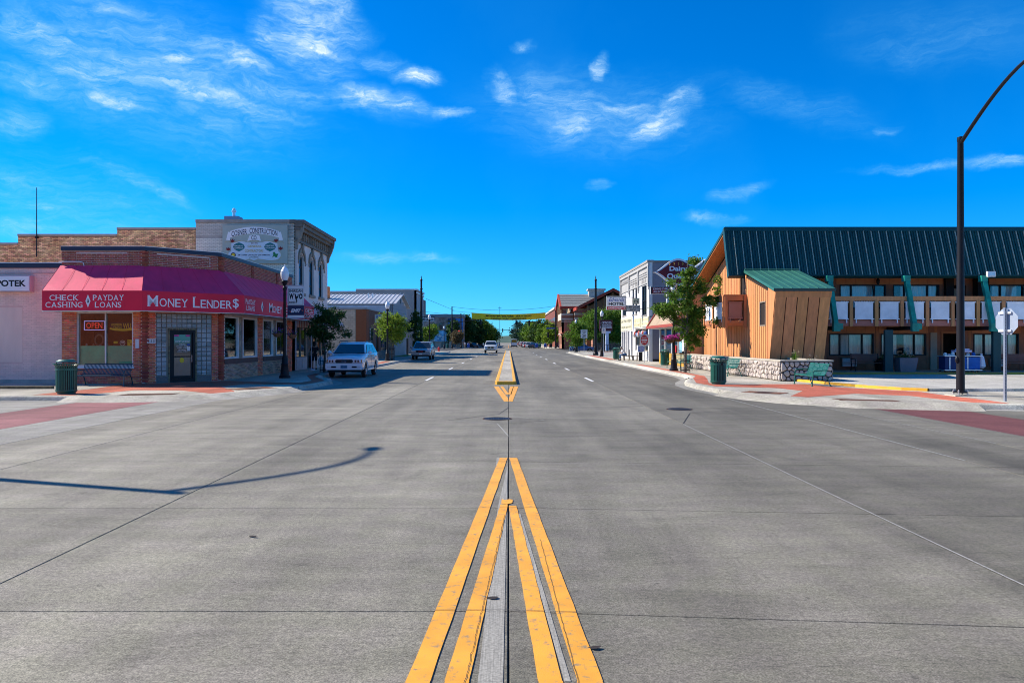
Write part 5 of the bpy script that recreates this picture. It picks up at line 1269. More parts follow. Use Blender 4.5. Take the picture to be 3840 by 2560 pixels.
# side wall body
mb = MB(); P = [(0, .15), (12.6, .15), (12.6, 4.5), (9.2, 5.42), (8.80, 5.42), (8.0, 7.5), (0, rake(50.6) - .2)]
LF.poly(mb, P, -.25, 0); mb.build('side_wall', m_grv, lodge)
h1 = (8.15, 9.0, 4.35, 5.5); h2 = (11.42, 12.3, 2.66, 3.92)
zt = lambda a: min(rake(50.6 - a) - .18, 5.62 + 2.3 if a < 8.05 else 5.55)
def top_side(a):
    y = 50.6 - a
    if y > 42.6: return rake(y) - .2
    if y > 41.8: return 5.42 + (y - 41.8) * 2.6
    return 5.42 - (41.8 - y) * .27
planks(lodge, LF, .0, 12.62, lambda a: .9, top_side, .305, .06, m_org, [h1, h2], t=.05)
mb = MB(); LF.box(mb, -.02, .9, .15, .9, 0, .04); mb.build('base_board', m_orgs, lodge)
window(lodge, LF, *h1, m_grv, m_dglass, fw=.06, t0=-.12, t1=.06); window(lodge, LF, *h2, m_trimb, m_dglass, fw=.06, t0=-.12, t1=.06)
# smooth end pier
mb = MB(); Frame((11.9, 50.65, 0), (1, 0, 0)).box(mb, 0, 1.15, .15, 5.35, -.6, 0); mb.build('end_pier', m_orgs, lodge)
# leaning bay front
b0 = Vector((WX, 38.02, .15)); BN = Vector((0, 36.93 - 38.02, 4.37 - .15))
BF = Frame((WX - .02, 38.02, .15), (1, 0, 0), BN); BH = BN.length; BWd = 2.72
mb = MB(); BF.box(mb, 0, BWd, 0, BH, -.12, 0); mb.build('bay_wall', m_grv, lodge)
planks(lodge, BF, 0.0, BWd, lambda a: 0.0, lambda a: BH - .34, .545, .045, m_org, t=.035)
mb = MB(); BF.box(mb, -.01, BWd + .01, BH - .34, BH - .02, .001, .04); mb.build('fascia', m_org, lodge)
# the triangular rest of the bay side between x=13 wall and leaning front
mb = MB(); mb.prism([(WX, 38.02, .15), (WX, 37.97 - .02, .2), (WX, 36.95, 4.33), (WX, 38.0, 4.62)], (.05, 0, 0)); mb.build('bay_cheek', m_org, lodge)
mb = MB(); mb.prism([(WX + BWd - .05, 38.02, .15), (WX + BWd - .05, 36.95, 4.33), (WX + BWd - .05, 41.6, 5.4), (WX + BWd - .05, 41.6, .15)], (.03, 0, 0)); mb.build('bay_cheek', m_brn, lodge)
for k in range(4):
    y0 = 37.9 - k * .28
mb = MB(); LF.poly(mb, [(12.62, .15), (13.64, 4.32), (12.62, 4.6)], -.02, .028); mb.build('bay_side_board', m_org, lodge)
# bay roof with standing seams
RV = Vector((0, 41.55 - 36.85, 5.68 - 4.37)); RF = Frame((WX - .10, 36.85, 4.42), (1, 0, 0), RV); RL = RV.length
n = 7; RW = BWd + .24
for i in range(n):
    mb = MB(); a0, a1 = i * RW / n, (i + 1) * RW / n
    RF.box(mb, a0 + .004, a1 - .004, 0, RL, 0, .035); mb.build('bay_roof_panel', m_roofl, lodge)
mb = MB()
for i in range(1, n): a = i * RW / n; RF.box(mb, a - .012, a + .012, .0, RL, .036, .07)
mb.build('bay_roof_seam', m_roofl, lodge, kind='stuff')
mb = MB(); RF.box(mb, -.04, RW + .02, -.03, 0, -.10, .04); mb.build('gutter', m_gdk, lodge); mb = MB(); RF.box(mb, -.035, -.001, 0, RL, -.09, .045); mb.build('rake_board', m_roofl, lodge)
mb = MB(); RF.box(mb, .0, RW, RL - .05, RL + .06, .037, .1); mb.build('flashing', m_roofl, lodge)
# main steep roof, front slope
GV = Vector((0, 42.6 - 41.75, 8.0 - 5.50)); GR = Frame((12.15, 41.75, 5.52), (1, 0, 0), GV); GL = GV.length
pw = .427
for i in range(76):
    mb = MB(); GR.box(mb, i * pw + .003, (i + 1) * pw - .003, 0, GL, 0, .04)
    GR.poly(mb, [(i * pw + .12, .01), (i * pw + .17, .01), (i * pw + .17, GL - .01), (i * pw + .12, GL - .01)], .04, .085); GR.box(mb, i * pw + .26, i * pw + .31, .01, GL - .01, .04, .085)
    mb.build('roof_panel', m_roof, lodge)
mb = MB()
for i in range(1, 76): GR.box(mb, i * pw - .014, i * pw + .014, 0, GL, .041, .11)
mb.build('roof_seam', m_seam, lodge, kind='stuff')
mb = MB(); GR.box(mb, -.03, 76 * pw, GL, GL + .26, -.05, .10); mb.build('ridge_cap', m_roof, lodge)
mb = MB(); GR.box(mb, -.03, 76 * pw, -.06, 0, -.3, .045); mb.build('eave_trim', m_gdk, lodge)
mb = MB(); GR.box(mb, -.07, -.001, -.06, GL + .26, -.25, .06); mb.build('rake_trim', m_roof, lodge)
# rear slope and its soffit
KV = Vector((0, 51.0 - 42.65, -8.35 * .338)); KF = Frame((12.15, 42.68, 8.22), (1, 0, 0), KV)
mb = MB(); mb.prism([(12.12, 42.68, 8.08), (12.12, 51.2, 8.10 - 8.58 * .338), (12.12, 51.2, 8.28 - 8.58 * .338), (12.12, 42.68, 8.26)], (33, 0, 0)); mb.build('rear_roof', m_roof, lodge)
for k in range(5):
    x0 = 12.16 + k * .17; mb = MB(); mb.prism([(x0, 42.72, 7.98), (x0, 51.1, 8.04 - 8.55 * .338), (x0, 51.1, 8.08 - 8.55 * .338), (x0, 42.72, 8.03)], (.165, 0, 0)); mb.build('soffit_board', m_soff, lodge)
mb = MB(); mb.prism([(12.16, 41.87, 5.46), (12.16, 42.70, 7.9), (12.16, 42.76, 7.9), (12.16, 41.97, 5.46)], (.84, 0, 0)); mb.build('soffit_board', m_soff, lodge)
mb = MB(); mb.prism([(13.02, 43.0, .2), (13.02, 50.5, .2), (13.02, 50.5, 5.0), (13.02, 43.0, 7.5)], (.2, 0, 0)); mb.build('rear_block', m_brn, lodge)
# oriel balcony box on the street side
ox0, ox1, oy0, oy1, oz0, oz1 = 11.74, 13.0, 41.3, 45.4, 2.74, 4.36
OF = Frame((ox0, oy1, 0), (0, -1, 0)); OC = Frame((ox0, oy0, 0), (1, 0, 0)); OW = oy1 - oy0
mb = MB(); mb.box(ox0, ox1, oy0, oy1, oz0, oz0 + .10).box(ox0 - .06, ox1, oy0 - .06, oy1 + .04, oz1, oz1 + .06); mb.build('oriel_floor', m_orgd, lodge)
for a in (0, OW / 2 - .1, OW - .14):
    mb = MB(); OF.box(mb, a, a + .14, oz0 - .12, oz1 - .001, -.03, .10); mb.build('oriel_post', m_org, lodge)
mb = MB(); OF.box(mb, 0.15, OW - .15, oz1 - .28, oz1 - .002, -.02, .04); OF.box(mb, .15, OW - .15, oz0 + .1, oz0 + .32, -.02, .04); mb.build('oriel_rail', m_orgd, lodge)
for a in (0.0, ox1 - ox0 - .22):
    mb = MB(); OC.box(mb, a, a + .14, oz0 - .12, oz1 - .002, -.03, .10); mb.build('oriel_post', m_orgd, lodge)
mb = MB(); OC.box(mb, .15, ox1 - ox0 - .24, oz1 - .26, oz1 - .004, -.02, .05); OC.box(mb, .15, ox1 - ox0 - .24, oz0 + .1, oz0 + .26, -.02, .05); mb.build('oriel_rail', m_orgd, lodge)
for a0, a1 in ((.35, 1.75), (2.25, 3.75)):
    mb = MB(); OF.box(mb, a0, a1, 3.15, 3.98, .02, .05); OF.box(mb, a0 - .05, a1 + .05, 3.98, 4.03, 0, .08); OF.box(mb, a0 - .05, a1 + .05, 3.1, 3.15, 0, .08); OF.box(mb, a0 + .05, a0 + .1, 2.95, 3.1, 0, .06); OF.box(mb, a1 - .1, a1 - .05, 2.95, 3.1, 0, .06); mb.build('rail_panel', m_wpan, lodge)
mb = MB(); OC.box(mb, .22, .92, 3.2, 3.98, .02, .05); OC.box(mb, .18, .96, 3.98, 4.03, 0, .08); OC.box(mb, .16, .98, 3.12, 3.2, 0, .08); OC.box(mb, .28, .34, 2.92, 3.12, 0, .06); OC.box(mb, .8, .86, 2.92, 3.12, 0, .06); mb.build('rail_panel', M('salmon_panel', (.30, .15, .12), .8, .1, 2), lodge)

# front (parking side)
FY = 43.5; FF = Frame((15.7, FY, 0), (1, 0, 0)); S = lambda x: x - 15.7
gw = [(18.35, 20.9), (21.3, 23.9), (26.6, 29.2), (30.2, 32.8), (36, 38.6)]; uw = [(18.95, 21.6), (22.0, 24.65), (27.5, 30.1), (31, 33.6), (37, 39.6)]
gd = (24.85, 25.9); ud = (25.4, 26.4)
holes_g = [(S(a), S(b), 1.07, 2.32) for a, b in gw] + [(S(gd[0]), S(gd[1]), .25, 2.33)]
holes_u = [(S(a), S(b), 3.75, 5.12) for a, b in uw] + [(S(25.1), S(26.2), 3.05, 5.1)]
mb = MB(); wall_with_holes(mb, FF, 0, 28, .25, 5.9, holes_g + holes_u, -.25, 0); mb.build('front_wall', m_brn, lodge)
def cladding(z0, z1, x0, x1, mat, step=.545):
    a = S(x0)
    while a < S(x1) - .05:
        b = min(a + step, S(x1)); mb = MB(); FF.box(mb, a + .008, b - .008, z0, z1, .001, .018); mb.build('wall_panel', mat, lodge); a += step
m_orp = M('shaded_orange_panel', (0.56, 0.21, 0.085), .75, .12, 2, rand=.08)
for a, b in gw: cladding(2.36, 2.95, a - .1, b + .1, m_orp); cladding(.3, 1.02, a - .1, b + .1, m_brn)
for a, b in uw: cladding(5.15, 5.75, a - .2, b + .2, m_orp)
for xx in (21.0, 24.35, 26.3, 29.5): cladding(.3, 2.95, xx, xx + .18, m_orgd, .2)
curt = None
def curtains(a0, a1, z0, z1, t, mat):
    mb = MB(); n = int((a1 - a0) / .035); pts = []
    for i in range(n + 1):
        a = a0 + (a1 - a0) * i / n; pts.append((a, t + .02 * math.sin(i * 1.35) + .012 * math.sin(i * .47)))
    vs = [FF.p(a, z0, d) for a, d in pts] + [FF.p(a, z1, d) for a, d in pts]; mb.add(vs, [(i, i + 1, n + 2 + i, n + 1 + i) for i in range(n)])
    mb.build('curtain', mat, lodge, smooth=True)
for k, (a, b) in enumerate(gw):
    w = window(lodge, FF, S(a), S(b), 1.07, 2.32, m_black, m_glass, fw=.06, t0=-.12, t1=.03, bars=(S(a) + (b - a) * .24, S(a) + (b - a) * .74))
    g0 = (.48, .40, .55, .33, .5)[k % 5]; curtains(S(a) + .05, S(a) + (b - a) * g0, 1.08, 2.3, -.28, m_curt); curtains(S(a) + (b - a) * (g0 + (.02, .16, .05, .2, .1)[k % 5]), S(b) - .05, 1.08, 2.3, -.28, m_curt)
for k, (a, b) in enumerate(uw):
    w = window(lodge, FF, S(a), S(b), 3.75, 5.12, m_black, m_glass, fw=.06, t0=-.12, t1=.03, bars=(S(a) + (b - a) * .25, S(a) + (b - a) * .75))
    curtains(S(a) + .05 + (.0, .5, .3, 0, .6)[k % 5], S(b) - .05 - (.6, 0, .8, .3, 0)[k % 5], 3.76, 5.1, -.28, m_curl)
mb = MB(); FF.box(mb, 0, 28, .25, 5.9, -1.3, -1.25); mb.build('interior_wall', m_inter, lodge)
mb = MB(); FF.box(mb, S(24.12), S(24.5), .25, 2.38, .02, .06); mb.build('door_leaf', M('beige_door', (.42, .32, .23), .7, .08, 2), lodge)
mb = MB(); FF.box(mb, S(24.75), S(24.85), .25, 2.45, .001, .05); FF.box(mb, S(25.9), S(26.0), .25, 2.45, .001, .05); FF.box(mb, S(24.85), S(25.9), 2.35, 2.45, .001, .05); mb.build('door_frame', m_orgd, lodge)
# balcony
mb = MB(); mb.box(15.75, 43.5, 41.32, 43.45, 2.98, 3.06); mb.build('balcony_floor', m_orgd, lodge)
mb = MB(); mb.box(15.75, 43.5, 41.22, 41.31, 2.72, 3.0); mb.build('balcony_fascia', m_salm, lodge)
mb = MB(); mb.box(15.75, 43.5, 41.2, 41.36, 4.08, 4.33); mb.build('balcony_beam', m_org, lodge)
mb = MB(); mb.box(15.72, 43.5, 41.92, 43.49, 5.56, 5.62); mb.build('soffit', m_brn, lodge)
x = 15.9 + 1.29; k = 0
while x < 43:
    mb = MB(); mb.box(x - .09, x + .09, 41.14, 41.38, 2.70, 4.079); mb.build('balcony_post', m_org, lodge)
    mb = MB(); mb.box(x + .20, x + 1.18, 41.16, 41.19, 3.12, 3.98).box(x + .14, x + 1.24, 41.14, 41.21, 3.98, 4.03).box(x + .14, x + 1.24, 41.14, 41.21, 3.07, 3.12).box(x + .24, x + .29, 41.13, 41.2, 2.88, 3.07).box(x + 1.09, x + 1.14, 41.13, 41.2, 2.88, 3.07).box(x + .68, x + .70, 41.155, 41.16, 3.13, 3.97)
    mb.build('rail_panel', m_wpan, lodge)
    mb = MB()
    for j in range(9): mb.box(x + .12 + j * .14, x + .15 + j * .14, 41.26, 41.29, 3.06, 4.075)
    mb.build('baluster', m_black, lodge, kind='stuff')
    x += 1.375; k += 1
for sx_ in (17.35, 21.55, 25.75, 29.95, 34.15, 38.35):
    mb = MB(); mb.prism([(sx_ + .05, 41.62, 5.4), (sx_ + .05, 41.40, 5.4), (sx_ + .05, 40.55, 2.70), (sx_ + .05, 40.8, 2.70)], (.24, 0, 0)); mb.build('strut', m_gtrim, lodge)
    mb = MB(); mb.box(sx_ - .02, sx_ + .34, 40.5, 40.72, 2.42, 2.86).box(sx_ + .34, sx_ + .50, 40.52, 40.7, 2.52, 2.84); mb.build('strut_foot', m_gtrim, lodge)
    mb = MB(); mb.box(sx_ - .02, sx_ + .32, 41.33, 41.66, 5.14, 5.47); mb.build('strut_head', m_gtrim, lodge)
    mb = MB(); mb.box(sx_ + .05, sx_ + .25, 40.73, 43.4, 2.50, 2.695); mb.build('cross_beam', m_grv, lodge)
for cx_ in (20.2, 26.0, 31.8, 37.6):
    mb = MB(); mb.box(cx_, cx_ + .24, 40.75, 40.95, .25, 2.5).box(cx_ + .243, cx_ + .46, 40.83, 40.99, .25, 2.5); mb.build('column', m_gdk, lodge)
# dark stair recess on the upper floor
mb = MB(); mb.box(24.9, 25.35, 43.25, 43.48, 3.06, 5.88).box(26.55, 27.2, 43.0, 43.48, 3.06, 5.88); mb.build('recess_pier', m_grv, lodge)
decal(FF, S(25.42), S(25.75), 4.0, 4.9, .06, M('tan_plate', (.35, .22, .14), .8), 'tan notice plate by the upper door', 'notice_board', 'board')
lan = thing('wall_lantern', 'black wall lantern over the upper windows of the lodge', 'lantern', (21.0, 43.3, 5.2))
mb = MB().lathe((21.0, 43.2, 5.12), [(.05, 0), (.09, .06), (.10, .22), (.12, .24), (.03, .34)], 8); mb.build('body', m_black, lan); mb = MB().rod((21.0, 43.45, 5.5), (21.0, 43.2, 5.46), .015); mb.build('arm', m_black, lan)
fl = thing('floodlight', 'white square floodlight at the eave of the lodge', 'floodlight', (26.2, 41.3, 5.5))
mb = MB().box(25.98, 26.42, 41.2, 41.35, 5.38, 5.68); mb.build('housing', m_white, fl); mb = MB().rod((26.0, 41.6, 5.25), (26.1, 41.3, 5.4), .03); mb.build('arm', m_white, fl); mb = MB().box(26.05, 26.35, 41.185, 41.199, 5.44, 5.62); mb.build('lens', m_alu, fl)
for k, x0 in enumerate((19.0, 27.45)):
    ac = thing('wall_heater', ['white slatted wall unit behind the left lodge bench', 'white slatted wall unit behind the right lodge bench'][k], 'air unit', (x0 + .4, 43.3, .5), 'wall units of the lodge')
    mb = MB().box(x0, x0 + .85, 43.3, 43.48, .45, .95); mb.build('case', m_trimb, ac)
    for j in range(7):
        mb = MB().box(x0 + .02, x0 + .83, 43.26, 43.299, .47 + j * .067, .51 + j * .067); mb.build('slat', m_wpan, ac)

# ---- stone planter
def halfplane(poly, mx, my, nx, ny):
    out = []
    for i in range(len(poly)):
        a, b = poly[i], poly[(i + 1) % len(poly)]; fa = (a[0] - mx) * nx + (a[1] - my) * ny; fb = (b[0] - mx) * nx + (b[1] - my) * ny
        if fa <= 0: out.append(a)
        if (fa <= 0) != (fb <= 0): t = fa / (fa - fb); out.append((a[0] + (b[0] - a[0]) * t, a[1] + (b[1] - a[1]) * t))
    return out
def stones(parent, F, a0, a1, z0, z1, size, mat, gap=.014, depth=.06, sq=1.0, seed=1):
    r = random.Random(seed); nx = max(1, int((a1 - a0) / size)); ny = max(1, int((z1 - z0) / (size * sq)))
    pts = [(a0 + (i + .5 + r.uniform(-.36, .36) + (.5 if j % 2 else 0)) * (a1 - a0) / nx, z0 + (j + .5 + r.uniform(-.34, .34)) * (z1 - z0) / ny) for j in range(ny) for i in range(-1, nx + 1)]
    pts = [p for p in pts if a0 < p[0] < a1]
    for i, p in enumerate(pts):
        poly = [(a0, z0), (a1, z0), (a1, z1), (a0, z1)]
        for q in pts:
            if q is p or abs(q[0] - p[0]) > size * 3: continue
            dx, dy = q[0] - p[0], (q[1] - p[1]); poly = halfplane(poly, (p[0] + q[0]) / 2, (p[1] + q[1]) / 2, dx, dy)
            if len(poly) < 3: break
        if len(poly) < 3: continue
        cx = sum(v[0] for v in poly) / len(poly); cy = sum(v[1] for v in poly) / len(poly)
        # round the corners: cut every corner at 22 %
        Rn = []
        for k in range(len(poly)):
            a, b, c = poly[k - 1], poly[k], poly[(k + 1) % len(poly)]
            Rn.append((b[0] + (a[0] - b[0]) * .26, b[1] + (a[1] - b[1]) * .26)); Rn.append((b[0] + (c[0] - b[0]) * .26, b[1] + (c[1] - b[1]) * .26))
        rad = max(.03, min(math.hypot(v[0] - cx, v[1] - cy) for v in Rn)); f0 = max(.5, 1 - gap / rad)
        d = depth * r.uniform(.6, 1.2); mb = MB(); n = len(Rn)
        rings = [(f0, 0), (f0 * .98, d * .45), (f0 * .82, d * .85), (f0 * .5, d)]
        vs = [F.p(cx + (v[0] - cx) * f, cy + (v[1] - cy) * f, t) for f, t in rings for v in Rn] + [F.p(cx, cy, d * 1.02)]
        fs = [(k * n + i2, k * n + (i2 + 1) % n, (k + 1) * n + (i2 + 1) % n, (k + 1) * n + i2) for k in range(3) for i2 in range(n)] + [(3 * n + i2, 3 * n + (i2 + 1) % n, 4 * n) for i2 in range(n)]
        mb.add(vs, fs); mb.build('stone', mat, parent, smooth=True)
m_stone = M('river_stone', (0.50, 0.41, 0.335), .8, .16, 5, bump=.25, rand=.30, c2=(.43, .38, .35))
plb = thing('stone_planter', 'low planter wall of rounded river stones round the lodge corner', 'planter', (13, 38, .15))
mm = M('stone_mortar', (0.045, 0.038, 0.035), .95, .2, 5)
mb = MB(); mb.box(11.86, 14.1, 33.1, 33.4, .14, 1.0).box(11.86, 12.16, 33.4, 50.2, .14, 1.0).box(13.85, 14.1, 33.4, 37.9, .14, 1.0); mb.build('core', mm, plb)
mb = MB(); mb.slab([(12.16, 33.4), (13.85, 33.4), (13.85, 38.0), (12.99, 38.0), (12.99, 50.2), (12.16, 50.2)], .9, .97); mb.build('soil', M('soil', (.07, .05, .035), .95, .3, 6), plb)
mb = MB(); mb.box(11.82, 14.14, 33.06, 33.42, 1.0, 1.07).box(11.82, 12.18, 33.421, 50.25, 1.0, 1.07).box(13.83, 14.14, 33.421, 37.9, 1.0, 1.07); mb.build('cap', M('planter_cap', (.46, .41, .33), .85, .12, 3, bump=.2), plb)
stones(plb, Frame((11.86, 33.1, 0), (1, 0, 0)), .0, 2.24, .16, 1.0, .215, m_stone, gap=.016, depth=.055, sq=.8, seed=3)
stones(plb, Frame((11.86, 50.2, 0), (0, -1, 0)), 8.6, 17.1, .16, 1.0, .21, m_stone, gap=.010, depth=.085, sq=.9, seed=5)
stones(plb, Frame((11.86, 50.2, 0), (0, -1, 0)), 0, 8.6, .16, 1.0, .30, m_stone, gap=.012, depth=.09, sq=.85, seed=6)
stones(plb, Frame((14.1, 33.1, 0), (0, 1, 0)), .0, 4.8, .16, 1.0, .34, m_stone, gap=.016, depth=.05, sq=.8, seed=8)

# ================================================================ DRIVE-IN SHOP AND HOTEL (RIGHT)
dq = thing('drive_in_shop', 'ice cream shop with yellow block base, orange and red mansard and big windows', 'shop', (13, 56, .15))
m_yblk = M('yellow_block', (.62, .33, .05), .85, .1, 1, rand=.07)
DS = Frame((12.0, 60.5, 0), (0, -1, 0)); DC = Frame((12.0, 51.6, 0), (1, 0, 0))
mb = MB(); DS.box(mb, 0, 8.9, .15, 1.0, -.2, 0); mb.build('base_wall', M('yellow_joint', (.4, .2, .04), .9), dq)
ms = Masonry(dq, m_yblk, L=.39, H=.19, J=.012, proud=.01, name='block', mass='blocks', limit=200); ms.wall(DS, 0, 8.9, .15, 1.0); ms.flush()
mb = MB().box(12.3, 24, 51.6, 60.4, .15, 3.0); mb.build('core', m_inter, dq)
mb = MB()
for a in (0, 2.1, 4.4, 6.6, 8.75): DS.box(mb, a, a + .15, 1.0, 2.85, -.15, .0)
mb.build('mullion', m_paper, dq)
for i, a in enumerate((.15, 2.25, 4.55, 6.75)): 
    mb = MB(); DS.box(mb, a, a + (1.95, 2.15, 2.05, 2.0)[i], 1.0, 2.85, -.1, -.07); mb.build('pane', m_dglass, dq)
for a, b, z0, z1, mt, lb in ((7.2, 8.0, 1.1, 2.2, M('poster_blue', (.25, .5, .65), .6), 'pale blue menu poster in the ice cream shop window'), (8.1, 8.6, 1.2, 2.4, m_paper, 'white menu poster in the ice cream shop window'), (5, 6.2, 1.1, 1.6, m_sred, 'red poster in the ice cream shop window')): decal(DS, a, b, z0, z1, .02, mt, lb, 'poster', 'poster')
mb = MB(); mb.slab([(11.2, 51.4), (24, 51.4), (24, 61.2), (11.2, 61.2)], 2.86, 2.98); mb.build('eave', m_paper, dq)
m_cream = M('cream_mansard', (.38, .27, .17), .7, .1, 1, rand=.04); m_dqred = M('orange_red_trim', (.36, .06, .035), .6, .08, 1)
for i in range(14):
    y0 = 61.2 - i * .7; mb = MB(); mb.prism([(11.2, y0, 2.99), (11.2, y0 - .69, 2.99), (12.3, y0 - .69, 4.7), (12.3, y0, 4.7)], (.05, 0, .03)); mb.build('mansard_panel', m_cream, dq)
mb = MB(); mb.prism([(11.15, 61.3, 2.98), (12.3, 61.3, 4.75), (24, 61.3, 4.75), (24, 61.3, 2.98)], (0, -.08, 0)); mb.prism([(11.15, 51.3, 2.98), (12.3, 51.3, 4.75), (24, 51.3, 4.75), (24, 51.3, 2.98)], (0, .08, 0)); mb.build('mansard_end', m_cream, dq)
mb = MB(); mb.tube([(11.13, 61.3, 3.0), (12.28, 61.3, 4.78)], .07, 6); mb.tube([(11.13, 51.25, 3.0), (12.28, 51.25, 4.78)], .07, 6); mb.box(11.1, 11.22, 51.3, 61.3, 2.9, 3.1); mb.build('red_trim', m_dqred, dq)
mb = MB().box(12.3, 24, 51.3, 61.2, 4.5, 4.7); mb.build('roof', m_roofg, dq)
# second, nearer sign panel: striped board
st = thing('striped_board', 'red and white striped sign board hanging at the ice cream shop', 'sign', (12.6, 62, 3.0))
for i in range(10):
    mb = MB().box(11.9 + i * .26, 11.9 + i * .26 + .13, 61.8, 61.85, 3.0, 3.6); mb.build('stripe', m_sred if i in (0, 9) else m_paper, st)
mb = MB().box(11.88, 14.5, 61.86, 61.92, 3.0, 5.0); mb.build('board', m_dsign, st)
mb = MB(); lettering(mb, Frame((11.9, 61.84, 0), (1, 0, 0)), 'DRIVE IN', .4, 2.2, 3.75, 4.1, 0, bold=.02); mb.build('lettering', m_gold, st)
# big lips sign on a pole
lp = thing('pylon_sign', 'dark red lip shaped ice cream sign with white rim on a pole', 'sign', (15.6, 60, .15))
PY = 60.0; LPF = Frame((13.4, PY, 7.35), (1, 0, 0))
def lips(w, h, n=24):
    top = [(w * (2 * k / n - 1), h * (math.cos(PI * (2 * k / n - 1)) * .5 + .5) ** .8) for k in range(n + 1)]
    return top + [(a, -z) for a, z in top[::-1][1:-1]]
mb = MB(); LPF.poly(mb, lips(1.95, 1.08), -.35, 0); mb.build('rim', m_txt, lp)
mb = MB(); LPF.poly(mb, lips(1.74, .92), .001, .03); mb.build('face', M('dark_red_face', (.16, .006, .012), .5, .08, 1), lp)
put_text(lp, LPF, 'Dairy', -.7, .7, -.02, .46, .035, m_txt, bold=.03); put_text(lp, LPF, 'Queen', -.9, .9, -.60, -.1, .035, m_txt, bold=.03)
mb = MB()
for k in range(5):
    a = -.7 + k * .34; mb.tube([LPF.p(a, .52, .05), LPF.p(a + .05, .65, .08), LPF.p(a, .76, .05)], .03, 5)
mb.build('flame', M('small_gold_flames', (.6, .3, .06), .5), lp)
mb = MB(); mb.rod((12.6, PY + .25, .15), (12.6, PY + .25, 7.0), .11).rod((14.4, PY + .25, .15), (14.4, PY + .25, 7.0), .11); mb.tube([(14.7, PY, 7.7), (15.1, PY, 8.0), (15.5, PY, 8.3), (15.9, PY, 8.3), (16.0, PY, 7.9), (15.7, PY, 7.7)], .09, 6); mb.build('pole', m_white, lp)
mb = MB(); LPF.box(mb, -2.2, 1.45, -1.75, -1.12, -.15, 0); mb.build('lower_board', m_paper, lp)
mb = MB(); LPF.box(mb, -2.15, 1.4, -1.71, -1.16, .001, .02); mb.build('lower_face', m_dsign, lp)
mb = MB(); LPF.box(mb, -2.05, -.6, -1.67, -1.2, .021, .03); mb.build('red_panel', M('dark_red_face', (.16, .006, .012), .5), lp)
put_text(lp, LPF, 'DRIVE-THRU', -1.98, -.7, -1.4, -1.26, .034, m_txt, bold=.02); put_text(lp, LPF, 'ALLEY ENTRY', -1.98, -.7, -1.62, -1.48, .034, m_txt, bold=.02); put_text(lp, LPF, 'BREWED HERE', -.4, 1.3, -1.56, -1.3, .03, m_txt, bold=.02)

hot = thing('hotel_building', 'white and grey two storey brick hotel with shop windows', 'building', (20, 72, .15))
HS = Frame((12.25, 82.6, 0), (0, -1, 0)); HL = 16.6; HC = Frame((12.25, 66.0, 0), (1, 0, 0))
m_hw = M('white_wall_paint', (.66, .65, .63), .8, .08, .8, bump=.12); m_hg = M('grey_wall_paint', (.40, .385, .365), .85, .12, .7, bump=.15); m_hd = M('slate_side_wall', (.215, .205, .235), .9, .12, .35, bump=.2)
hw_ = [(.9, 3.6, 4.6, 6.2), (7.5, 8.6, 4.5, 7.0), (9.2, 10.3, 4.5, 7.0), (12.7, 15.2, 4.25, 6.9)]
hg_ = [(.6, 3.2, .3, 2.9), (3.6, 5.6, .3, 2.9), (6.6, 7.6, .3, 2.9), (9.2, 15.9, 1.0, 3.1)]
mb = MB(); wall_with_holes(mb, HS, 0, HL, .15, 7.1, hw_ + hg_, -.3, 0); mb.build('street_wall', m_hw, hot)
mb = MB(); HS.box(mb, 0, HL, 7.1, 8.7, -.3, .03); HS.box(mb, -.1, HL + .05, 8.45, 8.75, 0, .16); HS.box(mb, 0, HL, 7.0, 7.1, 0, .08); mb.build('parapet', m_hg, hot)
mb = MB(); HS.box(mb, -.1, HL + .08, 8.75, 8.95, -.35, .22); mb.build('coping', m_concap, hot)
for a in (0, 5.6, 11.0, 16.2):
    mb = MB(); HS.box(mb, a, a + .4, 6.7, 8.44, .03, .16); HS.box(mb, a + .06, a + .34, 6.4, 6.7, .001, .10); mb.build('pilaster_bracket', m_hg, hot)
for i in range(20):
    mb = MB(); HS.box(mb, .45 + i * .25, .58 + i * .25, 7.9, 8.2, .03, .14); mb.build('dentil', m_hg, hot)
for z in (7.5, 7.7, 7.9):
    mb = MB(); HS.box(mb, 6.2, 10.8, z, z + .1, .03, .09); HS.box(mb, 11.6, 16, z + .1, z + .2, .03, .09); mb.build('string_course', m_hg, hot)
for (a, b, z0, z1) in hw_:
    window(hot, HS, a, b, z0, z1, m_black, m_dglass, fw=.08, t0=-.22, t1=-.1, hbars=((z0 + z1) / 2,), bars=(((a + b) / 2,) if b - a > 2 else ()), sill=m_concap)
    n = 3 if b - a > 2 else 1; w_ = (b - a) / n
    for k in range(n):
        c = a + (k + .5) * w_; mb = MB(); HS.poly(mb, [(c - w_ * .45, z1 + .05)] + [(c - w_ * .45 * math.cos(PI * i / 8), z1 + .25 + w_ * .5 * math.sin(PI * i / 8)) for i in range(9)] + [(c + w_ * .45, z1 + .05)], .001, .03); mb.build('blind_arch', m_hg, hot)
m_cbrd = M('cream_sign_board', (.66, .62, .42), .7, .12, 1)
for (a, b, z0, z1) in hg_[:3]:
    mb = MB(); HS.box(mb, a, b, z0, z1, -.6, -.5); mb.build('doorway', m_inter, hot)
mb = MB()
for a in (.35, 1.7, 3.2, 4.5, 5.7, 6.5): HS.box(mb, a, a + .22, .2, 3.0, -.1, .05)
mb.build('doorway_post', m_paper, hot, kind='stuff')
window(hot, HS, 9.2, 15.9, 1.0, 3.1, m_trimb, m_dglass, fw=.1, t0=-.2, t1=-.05, bars=(11.0, 12.8, 14.4))
def hboard(a, b, z0, z1, lines, t=.05, lb=''):
    o = decal(HS, a, b, z0, z1, t, m_cbrd, lb, 'shop_board', 'sign', lines)
